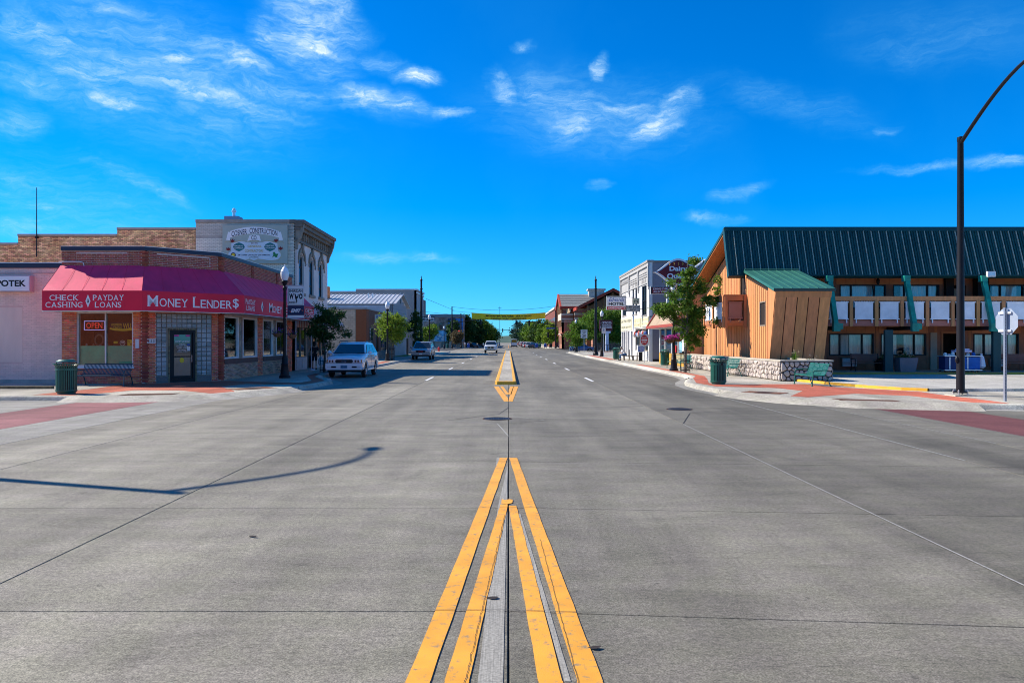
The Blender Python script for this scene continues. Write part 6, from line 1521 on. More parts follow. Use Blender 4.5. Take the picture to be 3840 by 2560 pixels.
hboard(.1, 7.3, 3.0, 4.3, (('Edwin Weste & Antiques', .04, .96, .56, .92, m_blk), ('Custom Jewelry, Leather Goods, etc', .04, .96, .12, .42, m_blk)), lb='cream antiques sign board over the hotel doorways')
hboard(8.6, 12.4, 3.2, 4.1, (('USED GOODS', .06, .94, .55, .88, m_gold), ('BOOKS & MORE', .06, .94, .12, .42, m_gold)), lb='cream sign board over the left part of the hotel shop window')
hboard(12.7, 16.3, 3.2, 4.1, (('2-Bit Swap', .06, .94, .55, .88, m_gold), ('Buy & Trade', .06, .94, .12, .42, m_gold)), lb='cream sign board over the right part of the hotel shop window')
for i in range(12):
    a = 9.3 + i * .55; mt = [m_paper, m_sred, m_trimb, m_sblue][i % 4]
    mb = MB(); mb.lathe(tuple(HS.p(a, 2.65 - rnd.uniform(0, .2), .12)), [(.04, -.2), (.14, -.1), (.16, .1), (.05, .25)], 7); tag(mb.build('hanging_hat', mt), ('white', 'red', 'brown', 'blue')[i % 4] + ' cap or toy hanging over the swap shop window, ' + ('first', 'second', 'third', 'fourth', 'fifth', 'sixth', 'seventh', 'eighth', 'ninth', 'tenth', 'eleventh', 'twelfth')[i] + ' from the far end', 'goods', 'goods hung over the swap shop window')
mb = MB(); wall_with_holes(mb, HC, 0, 26, .15, 8.75, [], -.3, 0); mb.build('side_wall', m_hd, hot)
mb = MB(); HC.box(mb, -.05, 26, 8.76, 8.9, -.35, .05); mb.build('coping', m_trimb, hot)
mb = MB(); HC.box(mb, -.02, .25, .15, 8.75, .001, .03); mb.build('corner_pilaster', m_hw, hot); mb = MB(); HC.box(mb, 0, 6, 4.0, 4.08, .001, .04); HC.box(mb, .26, 6, .15, .35, .001, .03); mb.build('band', m_black, hot)
mb = MB().box(12.6, 38, 66.35, 82.5, .15, 8.3); mb.build('rear_block', m_roofg, hot)
# hanging signs
hs = thing('hotel_sign', 'white Edwards HOTEL APARTMENTS sign projecting from the hotel', 'sign', (11, 76, 4.6))
HF = Frame((9.68, 75, 0), (1, 0, 0)); S0, S1 = 0, 1.92
mb = MB(); HF.box(mb, S0, S1, 5.0, 6.36, -.3, 0); mb.build('box', M('grey_sign_frame', (.35, .35, .34), .5), hs); mb = MB(); HF.box(mb, .06, 1.86, 5.32, 6.22, .001, .02); mb.build('face', m_txt, hs); mb = MB(); HF.box(mb, .06, 1.86, 5.04, 5.31, .001, .02); mb.build('red_strip', m_sred, hs)
put_text(hs, HF, 'Edwards', .22, 1.72, 5.82, 6.18, .03, m_sblue, shear=.35, bold=.01); put_text(hs, HF, 'HOTEL', .2, 1.75, 5.42, 5.74, .03, m_blk, bold=.03); put_text(hs, HF, 'APARTMENTS', .12, 1.82, 5.1, 5.26, .03, m_txt, bold=.03)
mb = MB(); HF.box(mb, 1.9, 2.6, 6.2, 6.26, -.2, -.15); mb.build('bracket', m_black, hs)
s2 = thing('swap_shop_sign', 'grey 2-BIT SWAP SHOP sign board in front of the hotel sign', 'sign', (11, 69.5, 4.6))
H2 = Frame((10.75, 69.5, 0), (1, 0, 0)); mb = MB(); H2.box(mb, 0, 1.28, 4.6, 5.2, -.12, 0); mb.build('board', m_black, s2); mb = MB(); H2.box(mb, .04, 1.24, 4.64, 5.16, .001, .02); mb.build('face', M('grey_sign_face', (.45, .45, .43), .6), s2)
put_text(s2, H2, '2-BIT SWAP', .1, 1.18, 4.93, 5.09, .025, m_blk, bold=.02); put_text(s2, H2, 'SHOP', .36, .9, 4.70, 4.86, .025, m_blk, bold=.02)
mb = MB(); H2.box(mb, 1.25, 1.6, 4.85, 4.9, -.08, -.03); mb.rod((12.02, 69.5, 4.4), (12.02, 69.5, 5.9), .03); mb.build('bracket', m_black, s2)
s3 = thing('emblem_sign', 'small square sign with a ring of black dots above the swap shop sign', 'sign', (11.6, 69.6, 5.5))
H3 = Frame((11.35, 69.6, 0), (1, 0, 0)); mb = MB(); H3.box(mb, 0, .62, 5.3, 5.85, -.12, 0); mb.build('board', m_concap, s3); mb = MB(); H3.box(mb, .04, .58, 5.34, 5.81, .001, .015); mb.build('face', m_cbrd, s3)
for k in range(5):
    t = PI * k / 4; mb = MB(); H3.poly(mb, [(.31 + .16 * math.cos(t) + .045 * math.cos(2 * PI * i / 8), 5.48 + .14 * math.sin(t) + .045 * math.sin(2 * PI * i / 8)) for i in range(8)], .016, .02); mb.build('dot', m_blk, s3)

# ---- chalet roofed hall and brick bank beyond
cha = thing('chalet_hall', 'timbered hall with grey shingle roofs, red trim and a stone chimney', 'building', (22, 190, .1))
m_shg = M('grey_shingles', (.20, .20, .19), .9, .25, 2.5, rand=.15); m_rtr = M('red_timber', (.38, .045, .02), .7, .1, 1); m_timb = M('brown_timber', (.22, .11, .05), .8, .15, 1)
def shingle_roof(x0, x1, y0, z0, y1, z1, n=7):
    for i in range(n):
        f0, f1 = i / n, (i + 1.12) / n; mb = MB()
        mb.prism([(x0, y0 + (y1 - y0) * f0, z0 + (z1 - z0) * f0 + .1), (x1, y0 + (y1 - y0) * f0, z0 + (z1 - z0) * f0 + .1), (x1, y0 + (y1 - y0) * f1, z0 + (z1 - z0) * f1), (x0, y0 + (y1 - y0) * f1, z0 + (z1 - z0) * f1)], (0, 0, .12)); mb.build('shingle_course', m_shg, cha)
mb = MB().box(15.5, 36, 192, 206, .1, 9.2); mb.build('wall', m_timb, cha)
shingle_roof(13.0, 27, 186, 10.3, 196, 13.9); shingle_roof(13.0, 27, 206, 10.3, 196.2, 13.9)
mb = MB(); mb.prism([(12.6, 185.8, 9.6), (12.6, 185.8, 10.4), (12.6, 196, 14.1), (12.6, 206, 10.4), (12.6, 206, 9.6), (12.6, 196, 13.2)], (.4, 0, 0)); mb.box(12.6, 27, 185.6, 185.9, 9.9, 10.5); mb.build('red_trim', m_rtr, cha)
mb = MB(); mb.prism([(15.4, 187, 9.2), (15.4, 196, 13.0), (15.4, 205, 9.2)], (.1, 0, 0)); mb.build('gable', M('tan_gable', (.45, .33, .2), .8, .1, 1), cha)
for y in (188.5, 191, 193.5, 196, 198.5, 201, 203.5):
    mb = MB().rod((13.2, y, 5.6), (13.2, y, 13.5 - abs(y - 196) * .4), .22, n=6); mb.build('timber_post', m_timb, cha)
for sg_ in (-1, 1):
    for i in range(8):
        f0, f1 = i / 8, (i + 1.12) / 8; a0, a1 = 24.4 + sg_ * 8.4 * (1 - f0), 24.4 + sg_ * 8.4 * (1 - f1); mb = MB()
        mb.prism([(a0, 177, 9.7 + 4.3 * f0 + .1), (a0, 200, 9.7 + 4.3 * f0 + .1), (a1, 200, 9.7 + 4.3 * min(1, f1)), (a1, 177, 9.7 + 4.3 * min(1, f1))], (0, 0, .12)); mb.build('shingle_course', m_shg, cha)
mb = MB().box(15.8, 16.05, 177, 200, 9.2, 9.95); mb.prism([(16, 176.8, 9.3), (24.4, 176.8, 13.6), (32.8, 176.8, 9.3), (32.8, 176.8, 10.0), (24.4, 176.8, 14.3), (16, 176.8, 10.0)], (0, .2, 0)); mb.build('red_trim', m_rtr, cha)
mb = MB(); mb.prism([(17.2, 178.5, 9.2), (24.4, 178.5, 13.2), (31.6, 178.5, 9.2)], (0, .1, 0)); mb.build('gable', m_timb, cha)
for x in (18.5, 20.5, 22.4, 24.4, 26.4, 28.4, 30.4): MB().rod((x, 177.6, 6.6), (x, 177.6, 13.3 - abs(x - 24.4) * .5), .2, n=6).build('timber_post', m_timb, cha)
mb = MB().box(18.5, 31, 180, 196, .1, 9.2); mb.build('wall', m_timb, cha)
mb = MB().box(19.0, 30.5, 179.95, 179.99, 6.0, 8.8); mb.build('window_band', m_dglass, cha)
mb = MB().box(20.5, 24.4, 193.5, 196.5, 12.2, 14.9).box(20.2, 24.7, 193.2, 196.8, 14.9, 15.3).box(22.3, 22.5, 194.6, 194.8, 15.3, 16.3); mb.build('chimney', M('pale_stone_chimney', (.42, .40, .36), .9, .3, 2), cha)
bank = thing('brick_bank', 'two storey pink brick bank with broad cream cornice bands', 'building', (22, 185, .1))
m_bbr = M('pinkish_brick', (.36, .16, .10), .9, .15, .8); m_crm = M('cream_band', (.60, .54, .44), .8, .08, 1)
for (x0, x1, y0) in ((13.2, 16.0, 188), (16.0, 19.4, 184.5), (19.4, 36, 175)):
    F = Frame((x0, y0, 0), (1, 0, 0)); W = x1 - x0
    hs_ = [(a, a + 1.1, z, z + 1.9) for z in (1.2, 4.6) for a in [.8 + 2.3 * k for k in range(int((W - .6) / 2.3))]]
    mb = MB(); wall_with_holes(mb, F, 0, W, .1, 7.2, hs_, -.5, 0); mb.build('wall', m_bbr, bank)
    for h in hs_: window(bank, F, *h, m_trimb, m_dglass, fw=.1, t0=-.3, t1=-.15)
    for z0, z1, t in ((3.55, 3.9, .1), (6.7, 6.9, .08), (7.2, 7.6, .2), (7.6, 8.3, .12), (8.3, 8.8, .3)):
        mb = MB(); F.box(mb, -.05, W - .01, z0, z1, -.3, t); mb.build('cornice_band', m_crm if z0 != 7.6 else m_bbr, bank)
mb = MB().box(13.4, 36, 188.6, 200, .1, 7.0).box(16.1, 36, 185.1, 188.5, .1, 7.0).box(19.5, 36, 175.6, 185, .1, 6.4); mb.build('rear_block', m_bbr, bank)
F = Frame((13.2, 200, 0), (0, -1, 0)); hs_ = [(a, a + 1.2, z, z + 1.9) for z in (1.2, 4.6) for a in (1, 4, 7, 10)]
mb = MB(); wall_with_holes(mb, F, 0, 12, .1, 7.2, hs_, -.5, 0); mb.build('wall', m_bbr, bank)
for h in hs_: window(bank, F, *h, m_trimb, m_dglass, fw=.1, t0=-.3, t1=-.15)
mb = MB(); F.box(mb, 0, 12, 7.2, 8.8, -.3, .2); F.box(mb, 0, 12, 3.5, 3.9, -.3, .1); mb.build('cornice_band', m_crm, bank)
mb = MB(); mb.prism([(12.2, 186.5, 3.3), (12.2, 190, 3.3), (14.0, 190, 4.3), (14.0, 186.5, 4.3)], (0, 0, .1)); tag(mb.build('red_awning', m_dqred), 'small bright red awning on the brick bank', 'awning')
bank2 = thing('far_brick_block', 'dark red brick block behind the right end of the yellow banner', 'building', (18, 240, .1))
mb = MB().box(14.5, 30, 236, 300, .1, 12); mb.build('wall', M('deep_brick', (.2, .06, .04), .9, .15, .6), bank2); mb = MB().box(14.2, 30.2, 235.7, 300, 12, 12.6); mb.build('coping', m_crm, bank2)
for j in range(2):
    for i in range(6): mb = MB().box(14.42, 14.49, 238 + i * 6, 239.5 + i * 6, 2 + j * 4.5, 5 + j * 4.5); mb.build('window', m_dglass, bank2)
ln = thing('far_left_block', 'brick shops behind the dense trees on the far left', 'building', (-20, 250, .1))
mb = MB().box(-32, -14.5, 229, 330, .1, 9.5); mb.build('wall', M('dull_brick', (.16, .09, .07), .9, .3, .4), ln)
mb = MB().box(-32.1, -14.3, 228.9, 330.1, 9.5, 10.1); mb.build('coping', m_concap, ln)
for i in range(9): mb = MB().box(-14.49, -14.42, 231 + i * 9, 236 + i * 9, .6, 3.4); mb.build('shop_window', m_dglass, ln)
# distant rise
hb = MB(); n = 40
pts = [(-700 + 1400 * i / n, 1150, 6 + 9 * math.sin(i * .7) * math.sin(i * .31) + 6) for i in range(n + 1)]
vs = [(x, 1100, -.5) for x, y, z in pts] + [(x, 1250, z) for x, y, z in pts] + [(x, 1600, -.5) for x, y, z in pts]
hb.add(vs, [(i, i + 1, n + 2 + i, n + 1 + i) for i in range(n)] + [(n + 1 + i, n + 2 + i, 2 * n + 3 + i, 2 * n + 2 + i) for i in range(n)])
struct('hill', hb, M('haze_tinted_hill', (.05, .09, .06), .95, .3, .03), 'low wooded rise at the end of the street')  # blue mixed into the hill green stands in for distance haze
# unseen plain blocks added behind the camera to darken the window reflections
for x0, x1, y0, y1, h, mt, lb in ((-34, -13.2, -22, 5.0, 5.5, m_brick, 'unseen brick block added on the near left corner'), (12.8, 34, -22, 4.0, 6.0, m_block, 'unseen plain block added on the near right corner'), (-40, -13.2, -70, -24, 8, m_lav, 'unseen plastered block added further back on the left'), (12.8, 40, -70, -24, 7, m_brick_or, 'unseen brick block added further back on the right'), (-12, 12, -150, -130, 9, m_greyb, 'unseen grey building added across the street behind')):
    t = thing('unseen_block', lb, 'building', ((x0 + x1) / 2, (y0 + y1) / 2, .15)); MB().box(x0, x1, y0, y1, .1, h).build('wall', mt, t); MB().box(x0 - .1, x1 + .1, y0 - .1, y1 + .1, h, h + .25).build('coping', m_concap, t)
    mb = MB(); x = x1 if x0 < -13 else x0 - .03
    for k in range(int((y1 - y0) / 5)): MB().box(x, x + .03, y0 + 1 + k * 5, y0 + 4 + k * 5, .9, 3.2).build('window', m_dglass, t)
# ================================================================ STREET FURNITURE
m_globe = M('frosted_globe', (.74, .76, .78), .25, .05, 3, spec=.6)
def make_lamp(label):
    t = thing('street_lamp', label, 'street lamp', (0, 0, 0), 'black acorn street lamps')
    MB().lathe((0, 0, 0), [(.27, 0), (.27, .10), (.21, .14), (.19, .30), (.16, .62), (.18, .66), (.15, .70), (.13, .95), (.10, 1.02)], 12).build('base', m_black, t, smooth=True)
    MB().lathe((0, 0, 0), [(.085, 1.0), (.075, 2.6), (.065, 4.15), (.10, 4.2), (.10, 4.28), (.06, 4.34), (.12, 4.5), (.15, 4.56), (.13, 4.62)], 12).build('pole', m_black, t, smooth=True)
    MB().lathe((0, 0, 0), [(.12, 4.62), (.185, 4.78), (.20, 4.95), (.185, 5.02)], 14).build('globe', m_globe, t, smooth=True)
    MB().lathe((0, 0, 0), [(.195, 5.02), (.16, 5.10), (.08, 5.24), (.03, 5.28), (.03, 5.34), (.0, 5.38)], 14).build('cap', m_globe, t, smooth=True)
    return t
lamp0 = make_lamp('black acorn street lamp with a rodeo banner in front of the corner shop')
LAMPS = [(-10.6, 36.0, None), (-10.75, 67.5, 'black acorn street lamp beside the bright green tree on the left'), (-10.4, 100, 'black acorn street lamp near the tall plain pole on the left'),
         (-14.9, 176, 'small far acorn street lamp before the blue mural'), (9.75, 44.8, 'black acorn street lamp with pink flower basket beside the caged tree on the right'), (10.8, 88, 'black acorn street lamp left of the credit union sign'),
         (11.0, 124, 'black acorn street lamp behind the small tree by the speed limit sign'), (-11.5, 222, 'far white globed lamp under the dark trees on the left'), (-11.5, 250, 'farther white globed lamp under the dark trees on the left'), (12.3, 226, 'far lamp carrying a small banner beside the bright tree on the right')]
for k, (x, y, lb) in enumerate(LAMPS):
    z = .15
    if k == 0: lamp0.location = (x, y, z)
    else: copy_tree(lamp0, (x, y, z), rnd.uniform(0, 1), lb)
# banner
bn = thing('street_banner', 'white and navy rodeo banner hanging from the lamp post by the corner shop', 'banner', (-10.2, 36, 3))
BNF = Frame((-10.46, 35.97, 0), (1, 0, 0)); m_nb = M('banner_navy', (.008, .02, .07), .6, .1, 3); m_or = M('banner_orange', (.7, .12, .02), .6)
def banner(bn, F, sc=1):
    mb = MB(); F.box(mb, 0, .78, 3.38, 4.50, -.008, 0); mb.build('cloth', m_paper, bn)
    mb = MB(); F.box(mb, 0.0, .78, 3.12, 3.58, .0005, .004); mb.build('navy_panel', m_nb, bn)
    mb = MB(); F.box(mb, 0, .78, 3.0, 3.12, -.008, 0); mb.build('hem', m_paper, bn)
    mb = MB(); mb.rod(F.p(-.14, 4.52, 0), F.p(.80, 4.52, 0), .02).rod(F.p(-.14, 3.0, 0), F.p(.80, 3.0, 0), .02); mb.build('banner_arm', m_alu, bn)
    mb = MB()
    for q in ((.04, .74, 4.37, 4.385), (.04, .74, 3.61, 3.625), (.04, .055, 3.61, 4.385), (.725, .74, 3.61, 4.385)): F.box(mb, *q, .0005, .004)
    mb.build('border', m_blk, bn)
banner(bn, BNF)
put_text(bn, BNF, 'SHERIDAN', .07, .71, 4.20, 4.35, .006, m_blk, bold=.02); put_text(bn, BNF, 'W', .08, .30, 3.88, 4.15, .006, m_blk, bold=.06); put_text(bn, BNF, 'O', .54, .71, 3.88, 4.15, .006, m_blk, bold=.06)
mb = MB(); BNF.poly(mb, [(.33, 4.15), (.39, 4.12), (.42, 4.0), (.47, 4.02), (.50, 4.14), (.53, 4.1), (.50, 3.96), (.44, 3.88), (.47, 3.78), (.42, 3.68), (.41, 3.80), (.37, 3.90), (.35, 4.0)], .005, .007); mb.build('rider_figure', m_blk, bn)
put_text(bn, BNF, 'RODEO', .08, .38, 3.67, 3.78, .006, m_blk, bold=.03)
put_text(bn, BNF, 'EMIT', .17, .63, 3.25, 3.42, .008, m_txt, bold=.04, shear=.25)
mb = MB(); BNF.poly(mb, [(.04, 3.36), (.16, 3.30), (.15, 3.27), (.20, 3.24), (.12, 3.26), (.13, 3.30)], .005, .008); BNF.poly(mb, [(.62, 3.38), (.72, 3.36), (.74, 3.33), (.66, 3.29), (.71, 3.33), (.70, 3.35)], .005, .008); mb.build('swoosh', m_or, bn)
b3 = thing('street_banner', 'small white and gold banner on the far lamp before the bright trees', 'banner', (11.7, 226, 3.4)); F = Frame((11.0, 226, 0), (1, 0, 0))
mb = MB(); F.box(mb, 0, 1.1, 5.2, 7.2, -.02, 0); mb.build('cloth', m_paper, b3); mb = MB(); F.box(mb, 0, 1.1, 4.6, 5.2, -.02, 0); mb.build('hem', m_gold, b3); put_text(b3, F, 'WYO', .1, 1.0, 5.7, 6.3, .01, m_sblue, bold=.04); mb = MB(); mb.rod((12.3, 226, 7.2), (11, 226, 7.2), .04); mb.rod((12.3, 226, 5.4), (12.3, 226, 7.3), .07); mb.build('banner_arm', m_black, b3)
# flower baskets
m_coco = M('coco_basket', (.17, .085, .04), .95, .3, 20, bump=.5)
lf_bask = leaf_mat('basket_leaves', (.04, .09, .015))
def petals(mb, c, r, n, size, sc=(1, 1, .6), seed=0):
    rr = random.Random(seed)
    for i in range(n):
        d = Vector((rr.gauss(0, 1), rr.gauss(0, 1), rr.gauss(0, 1))).normalized() * r * (rr.random() ** .4); p = Vector(c) + Vector((d.x * sc[0], d.y * sc[1], d.z * sc[2]))
        u = Vector((rr.gauss(0, 1), rr.gauss(0, 1), rr.gauss(0, 1))).normalized(); v = u.orthogonal().normalized()
        mb.add([p - u * size, p + v * size * .7, p + u * size, p - v * size * .7], [(0, 1, 2, 3)])
def basket(x, y, z, label, c, nm, r=.24, dx=0, n=160):
    t = thing('flower_basket', label, 'flower basket', (x, y, z), 'flower baskets on the lamp posts')
    MB().lathe((x, y, z), [(.05, -.20), (r * .6, -.17), (r * .9, -.08), (r, 0)], 12).build('basket', m_coco, t)
    mb = MB(); petals(mb, (x, y, z + .02), r * 1.25, n, .035, seed=int(x * 7 + y)); mb.build('leaves', lf_bask, t, kind='stuff')
    mb = MB(); petals(mb, (x, y, z + .08), r * 1.35, n, .035, seed=int(x * 9 + y) + 5); mb.build('flowers', M(nm, c, .6, .2, 30), t, kind='stuff')
    mb = MB().rod((x + dx, y, z + .05), (x, y, z - .02), .015).rod((x + dx, y, z + .5), (x, y, z + .02), .008); mb.build('hanger', m_black, t)
basket(-10.93, 35.95, 2.28, 'basket of purple flowers on the left of the lamp by the corner shop', (.16, .04, .30), 'purple_petals', dx=.3, n=60)
basket(-10.25, 36.05, 2.20, 'trailing basket on the right of the lamp by the corner shop', (.18, .05, .22), 'mauve_petals', r=.2, dx=-.3, n=30)
basket(9.50, 44.7, 1.98, 'big basket of magenta flowers left of the lamp by the caged tree', (.62, .03, .36), 'magenta_petals', r=.28, dx=.2, n=420)
basket(9.98, 44.7, 2.05, 'big basket of magenta flowers right of the lamp by the caged tree', (.62, .03, .36), 'magenta_petals', r=.26, dx=-.2, n=420)
basket(12.0, 225.8, 2.9, 'far dark flower basket on the bannered lamp', (.12, .03, .12), 'dull_petals', r=.4, dx=.3, n=80)
# tall plain poles
for x, lb in ((-10.9, 'tall plain black pole with collars on the left curb'), (10.9, 'tall plain black pole with collars on the right curb')):
    t = thing('tall_pole', lb, 'pole', (x, 95, .15), 'tall black poles facing each other')
    MB().lathe((x, 95, .15), [(.34, 0), (.34, .25), (.26, .4), (.24, 1.0), (.20, 1.15)], 12).build('base', m_black, t)
    MB().lathe((x, 95, .15), [(.18, 1.1), (.13, 8.2), (.18, 8.25), (.18, 8.33), (.12, 8.4), (.12, 9.3), (.17, 9.34), (.15, 9.45), (.05, 9.6), (.06, 9.75), (.0, 10.0)], 12).build('pole', m_black, t)
# curved-arm poles at the corners in front
def arm_pole(x, y, sgn, label):
    t = thing('road_light', label, 'street light', (x, y, .15), 'tall street lights with curved arms')
    z = .15
    MB().lathe((x, y, z), [(.125, .16), (.11, 4), (.09, 8.1), (.10, 8.12), (.10, 8.25), (.02, 8.28)], 16).build('pole', m_black, t, smooth=True)
    mb = MB().lathe((x, y, z), [(.21, .09), (.21, .13), (.13, .16)], 16); mb.build('flange', m_black, t)
    for i in range(4):
        a = PI / 4 + i * PI / 2; mb = MB().rod((x + .2 * math.cos(a), y + .2 * math.sin(a), z), (x + .2 * math.cos(a), y + .2 * math.sin(a), z + .2), .014, n=6).rod((x + .2 * math.cos(a), y + .2 * math.sin(a), z + .05), (x + .2 * math.cos(a), y + .2 * math.sin(a), z + .08), .03, n=6).rod((x + .2 * math.cos(a), y + .2 * math.sin(a), z + .13), (x + .2 * math.cos(a), y + .2 * math.sin(a), z + .16), .03, n=6); mb.build('anchor_bolt', m_alu, t)
    MB().box(x - .34, x + .34, y - .3, y + .3, z, z + .035).build('grout_pad', m_walk, t)
    P = [(x, y, z + 8.05)]
    for k in range(1, 13):
        u = k / 12; P.append((x, y + sgn * 4.15 * u, z + 8.05 + 1.62 * math.sin(u * PI * .53)))
    mb = MB(); mb.tube(P, .062, 8, .045); mb.build('arm', m_black, t, smooth=True)
    e = Vector(P[-1]); mb = MB(); mb.ball((e.x, e.y + sgn * .28, e.z - .02), .16, 10, 6, (.9, 1.8, .5)); mb.build('lamp_head', m_black, t, smooth=True)
    mb = MB(); mb.ball((x - .125, y - .02, z + 1.15), .06, 8, 6, (1, 1, 1.9)); mb.rod((x - .12, y, z + 1.3), (x - .10, y, z + 1.5), .02); mb.build('junction_box', m_black, t)
arm_pole(14.45, 24.3, -1, 'tall black street light with bolted foot and curved arm on the right corner')
arm_pole(-14.3, 12.75, 1, 'tall black street light on the near left corner whose shadow crosses the road')
# stop sign, seen from behind
ss = thing('stop_sign', 'back of an octagonal stop sign on a perforated steel post', 'road sign', (14.4, 22.04, .15))
mb = MB().box(14.37, 14.43, 22.01, 22.07, .15, 2.86); mb.build('post', M('galvanised_post', (.33, .38, .46), .4, .1, 3, metal=.5), ss)
mb = MB()
for k in range(60): mb.box(14.392, 14.408, 22.006, 22.009, .25 + k * .043, .268 + k * .043)
mb.build('post_hole', m_black, ss, kind='stuff')
SO = Frame((14.47, 22.08, 2.45), (.22, -.97, 0))
oc = [(.375 / math.cos(PI / 8) * math.cos(PI / 8 + k * PI / 4), .375 / math.cos(PI / 8) * math.sin(PI / 8 + k * PI / 4)) for k in range(8)]
m_sback = M('sign_back_metal', (.42, .47, .55), .4, .08, 3, metal=.4)
mb = MB(); SO.poly(mb, oc, -.004, 0); mb.build('plate', m_sback, ss)
mb = MB(); SO.poly(mb, [(a * .97, b * .97) for a, b in oc], -.0065, -.0045); mb.build('face', m_sred, ss)
FB = Frame(SO.p(0, 0, -.007), -SO.U); put_text(ss, FB, 'STOP', -.28, .28, -.11, .11, .002, m_txt, bold=.03)
for z in (-.26, .26): mb = MB(); SO.box(mb, -.24, .18, z - .03, z + .03, .001, .05); mb.build('bracket', m_white, ss)
mb = MB(); SO.box(mb, -.03, .03, -.22, .22, .001, .02); mb.build('backing_bar', m_sback, ss)
# small signs
def post_sign(x, y, z0, w, h, zc, label, lines, face, post=None, name='road_sign', cat='road sign', extra=None):
    t = thing(name, label, cat, (x, y, .15))
    MB().rod((x, y + .03, .15), (x, y + .03, zc + h / 2), .03).build('post', m_sback, t)
    F = Frame((x, y, 0), (1, 0, 0)); mb = MB(); F.box(mb, -w / 2, w / 2, zc - h / 2, zc + h / 2, -.004, .006); mb.build('plate', face, t)
    for s, a0, a1, c0, c1, mt in lines: put_text(t, F, s, -w / 2 + w * a0, -w / 2 + w * a1, zc - h / 2 + h * c0, zc - h / 2 + h * c1, .010, mt, bold=.02)
    if extra: extra(t, F, w, h, zc)
    return t
def frame_line(t, F, w, h, zc):
    mb = MB()
    for q in ((-w * .46, w * .46, h * .44, h * .46), (-w * .46, w * .46, -h * .46, -h * .44), (-w * .46, -w * .43, -h * .44, h * .44), (w * .43, w * .46, -h * .44, h * .44)): F.box(mb, q[0], q[1], zc + q[2], zc + q[3], .0065, .009)
    mb.build('border', m_blk, t)
post_sign(11.63, 117, .15, 1.02, 1.32, 3.05, 'white SPEED LIMIT 20 sign before the small tree', (('SPEED', .14, .86, .72, .88, m_blk), ('LIMIT', .2, .8, .52, .67, m_blk), ('20', .18, .82, .1, .44, m_blk)), m_paper, extra=frame_line)
post_sign(10.9, 87.0, .15, .45, .65, 3.1, 'small white notice plate fixed below the lamp left of the credit union sign', (('P', .3, .7, .45, .8, m_sblue),), m_paper)
def roundel(t, F, w, h, zc):
    mb = MB(); F.poly(mb, [(.31 * math.cos(2 * PI * i / 24), zc + .42 * math.sin(2 * PI * i / 24)) for i in range(24)], .007, .010); mb.build('red_disc', m_sred, t)
    mb = MB(); F.box(mb, -.24, .24, zc - .07, zc + .07, .0105, .013); mb.build('white_bar', m_txt, t)
    put_text(t, F, 'DO NOT', -.2, .2, zc + .14, zc + .25, .012, m_txt); put_text(t, F, 'ENTER', -.18, .18, zc - .26, zc - .15, .012, m_txt)
post_sign(11.35, 63.5, .15, .74, .98, 2.0, 'white and red DO NOT ENTER sign beside the hotel side wall', (), m_paper, extra=roundel)
ct = thing('credit_union_sign', 'dark red credit union sign on a white T shaped pylon', 'sign', (19.0, 140, .1))
F = Frame((18.0, 140, 0), (1, 0, 0)); mb = MB(); F.box(mb, -1.25, 1.15, 3.8, 5.85, -.5, 0); mb.build('board', M('wine_red', (.08, .006, .01), .5, .1, 1), ct)
mb = MB(); F.box(mb, -.5, .8, 3.4, 3.78, -.5, .0); F.box(mb, -.12, .45, .1, 3.4, -.5, 0); mb.build('pylon', M('pale_blue_white', (.55, .58, .68), .5), ct)
put_text(ct, F, 'CITCO', -1.0, .95, 5.15, 5.5, .01, m_txt, bold=.02); put_text(ct, F, 'FEDERAL', -.95, .9, 4.78, 4.95, .01, m_txt); put_text(ct, F, 'CREDIT UNION', -1.1, 1.0, 4.3, 4.6, .01, m_txt, bold=.02)
mb = MB(); F.box(mb, -1.15, 1.05, 5.02, 5.05, .001, .01); F.box(mb, -1.15, 1.05, 4.68, 4.71, .001, .01); mb.build('rule', m_txt, ct)

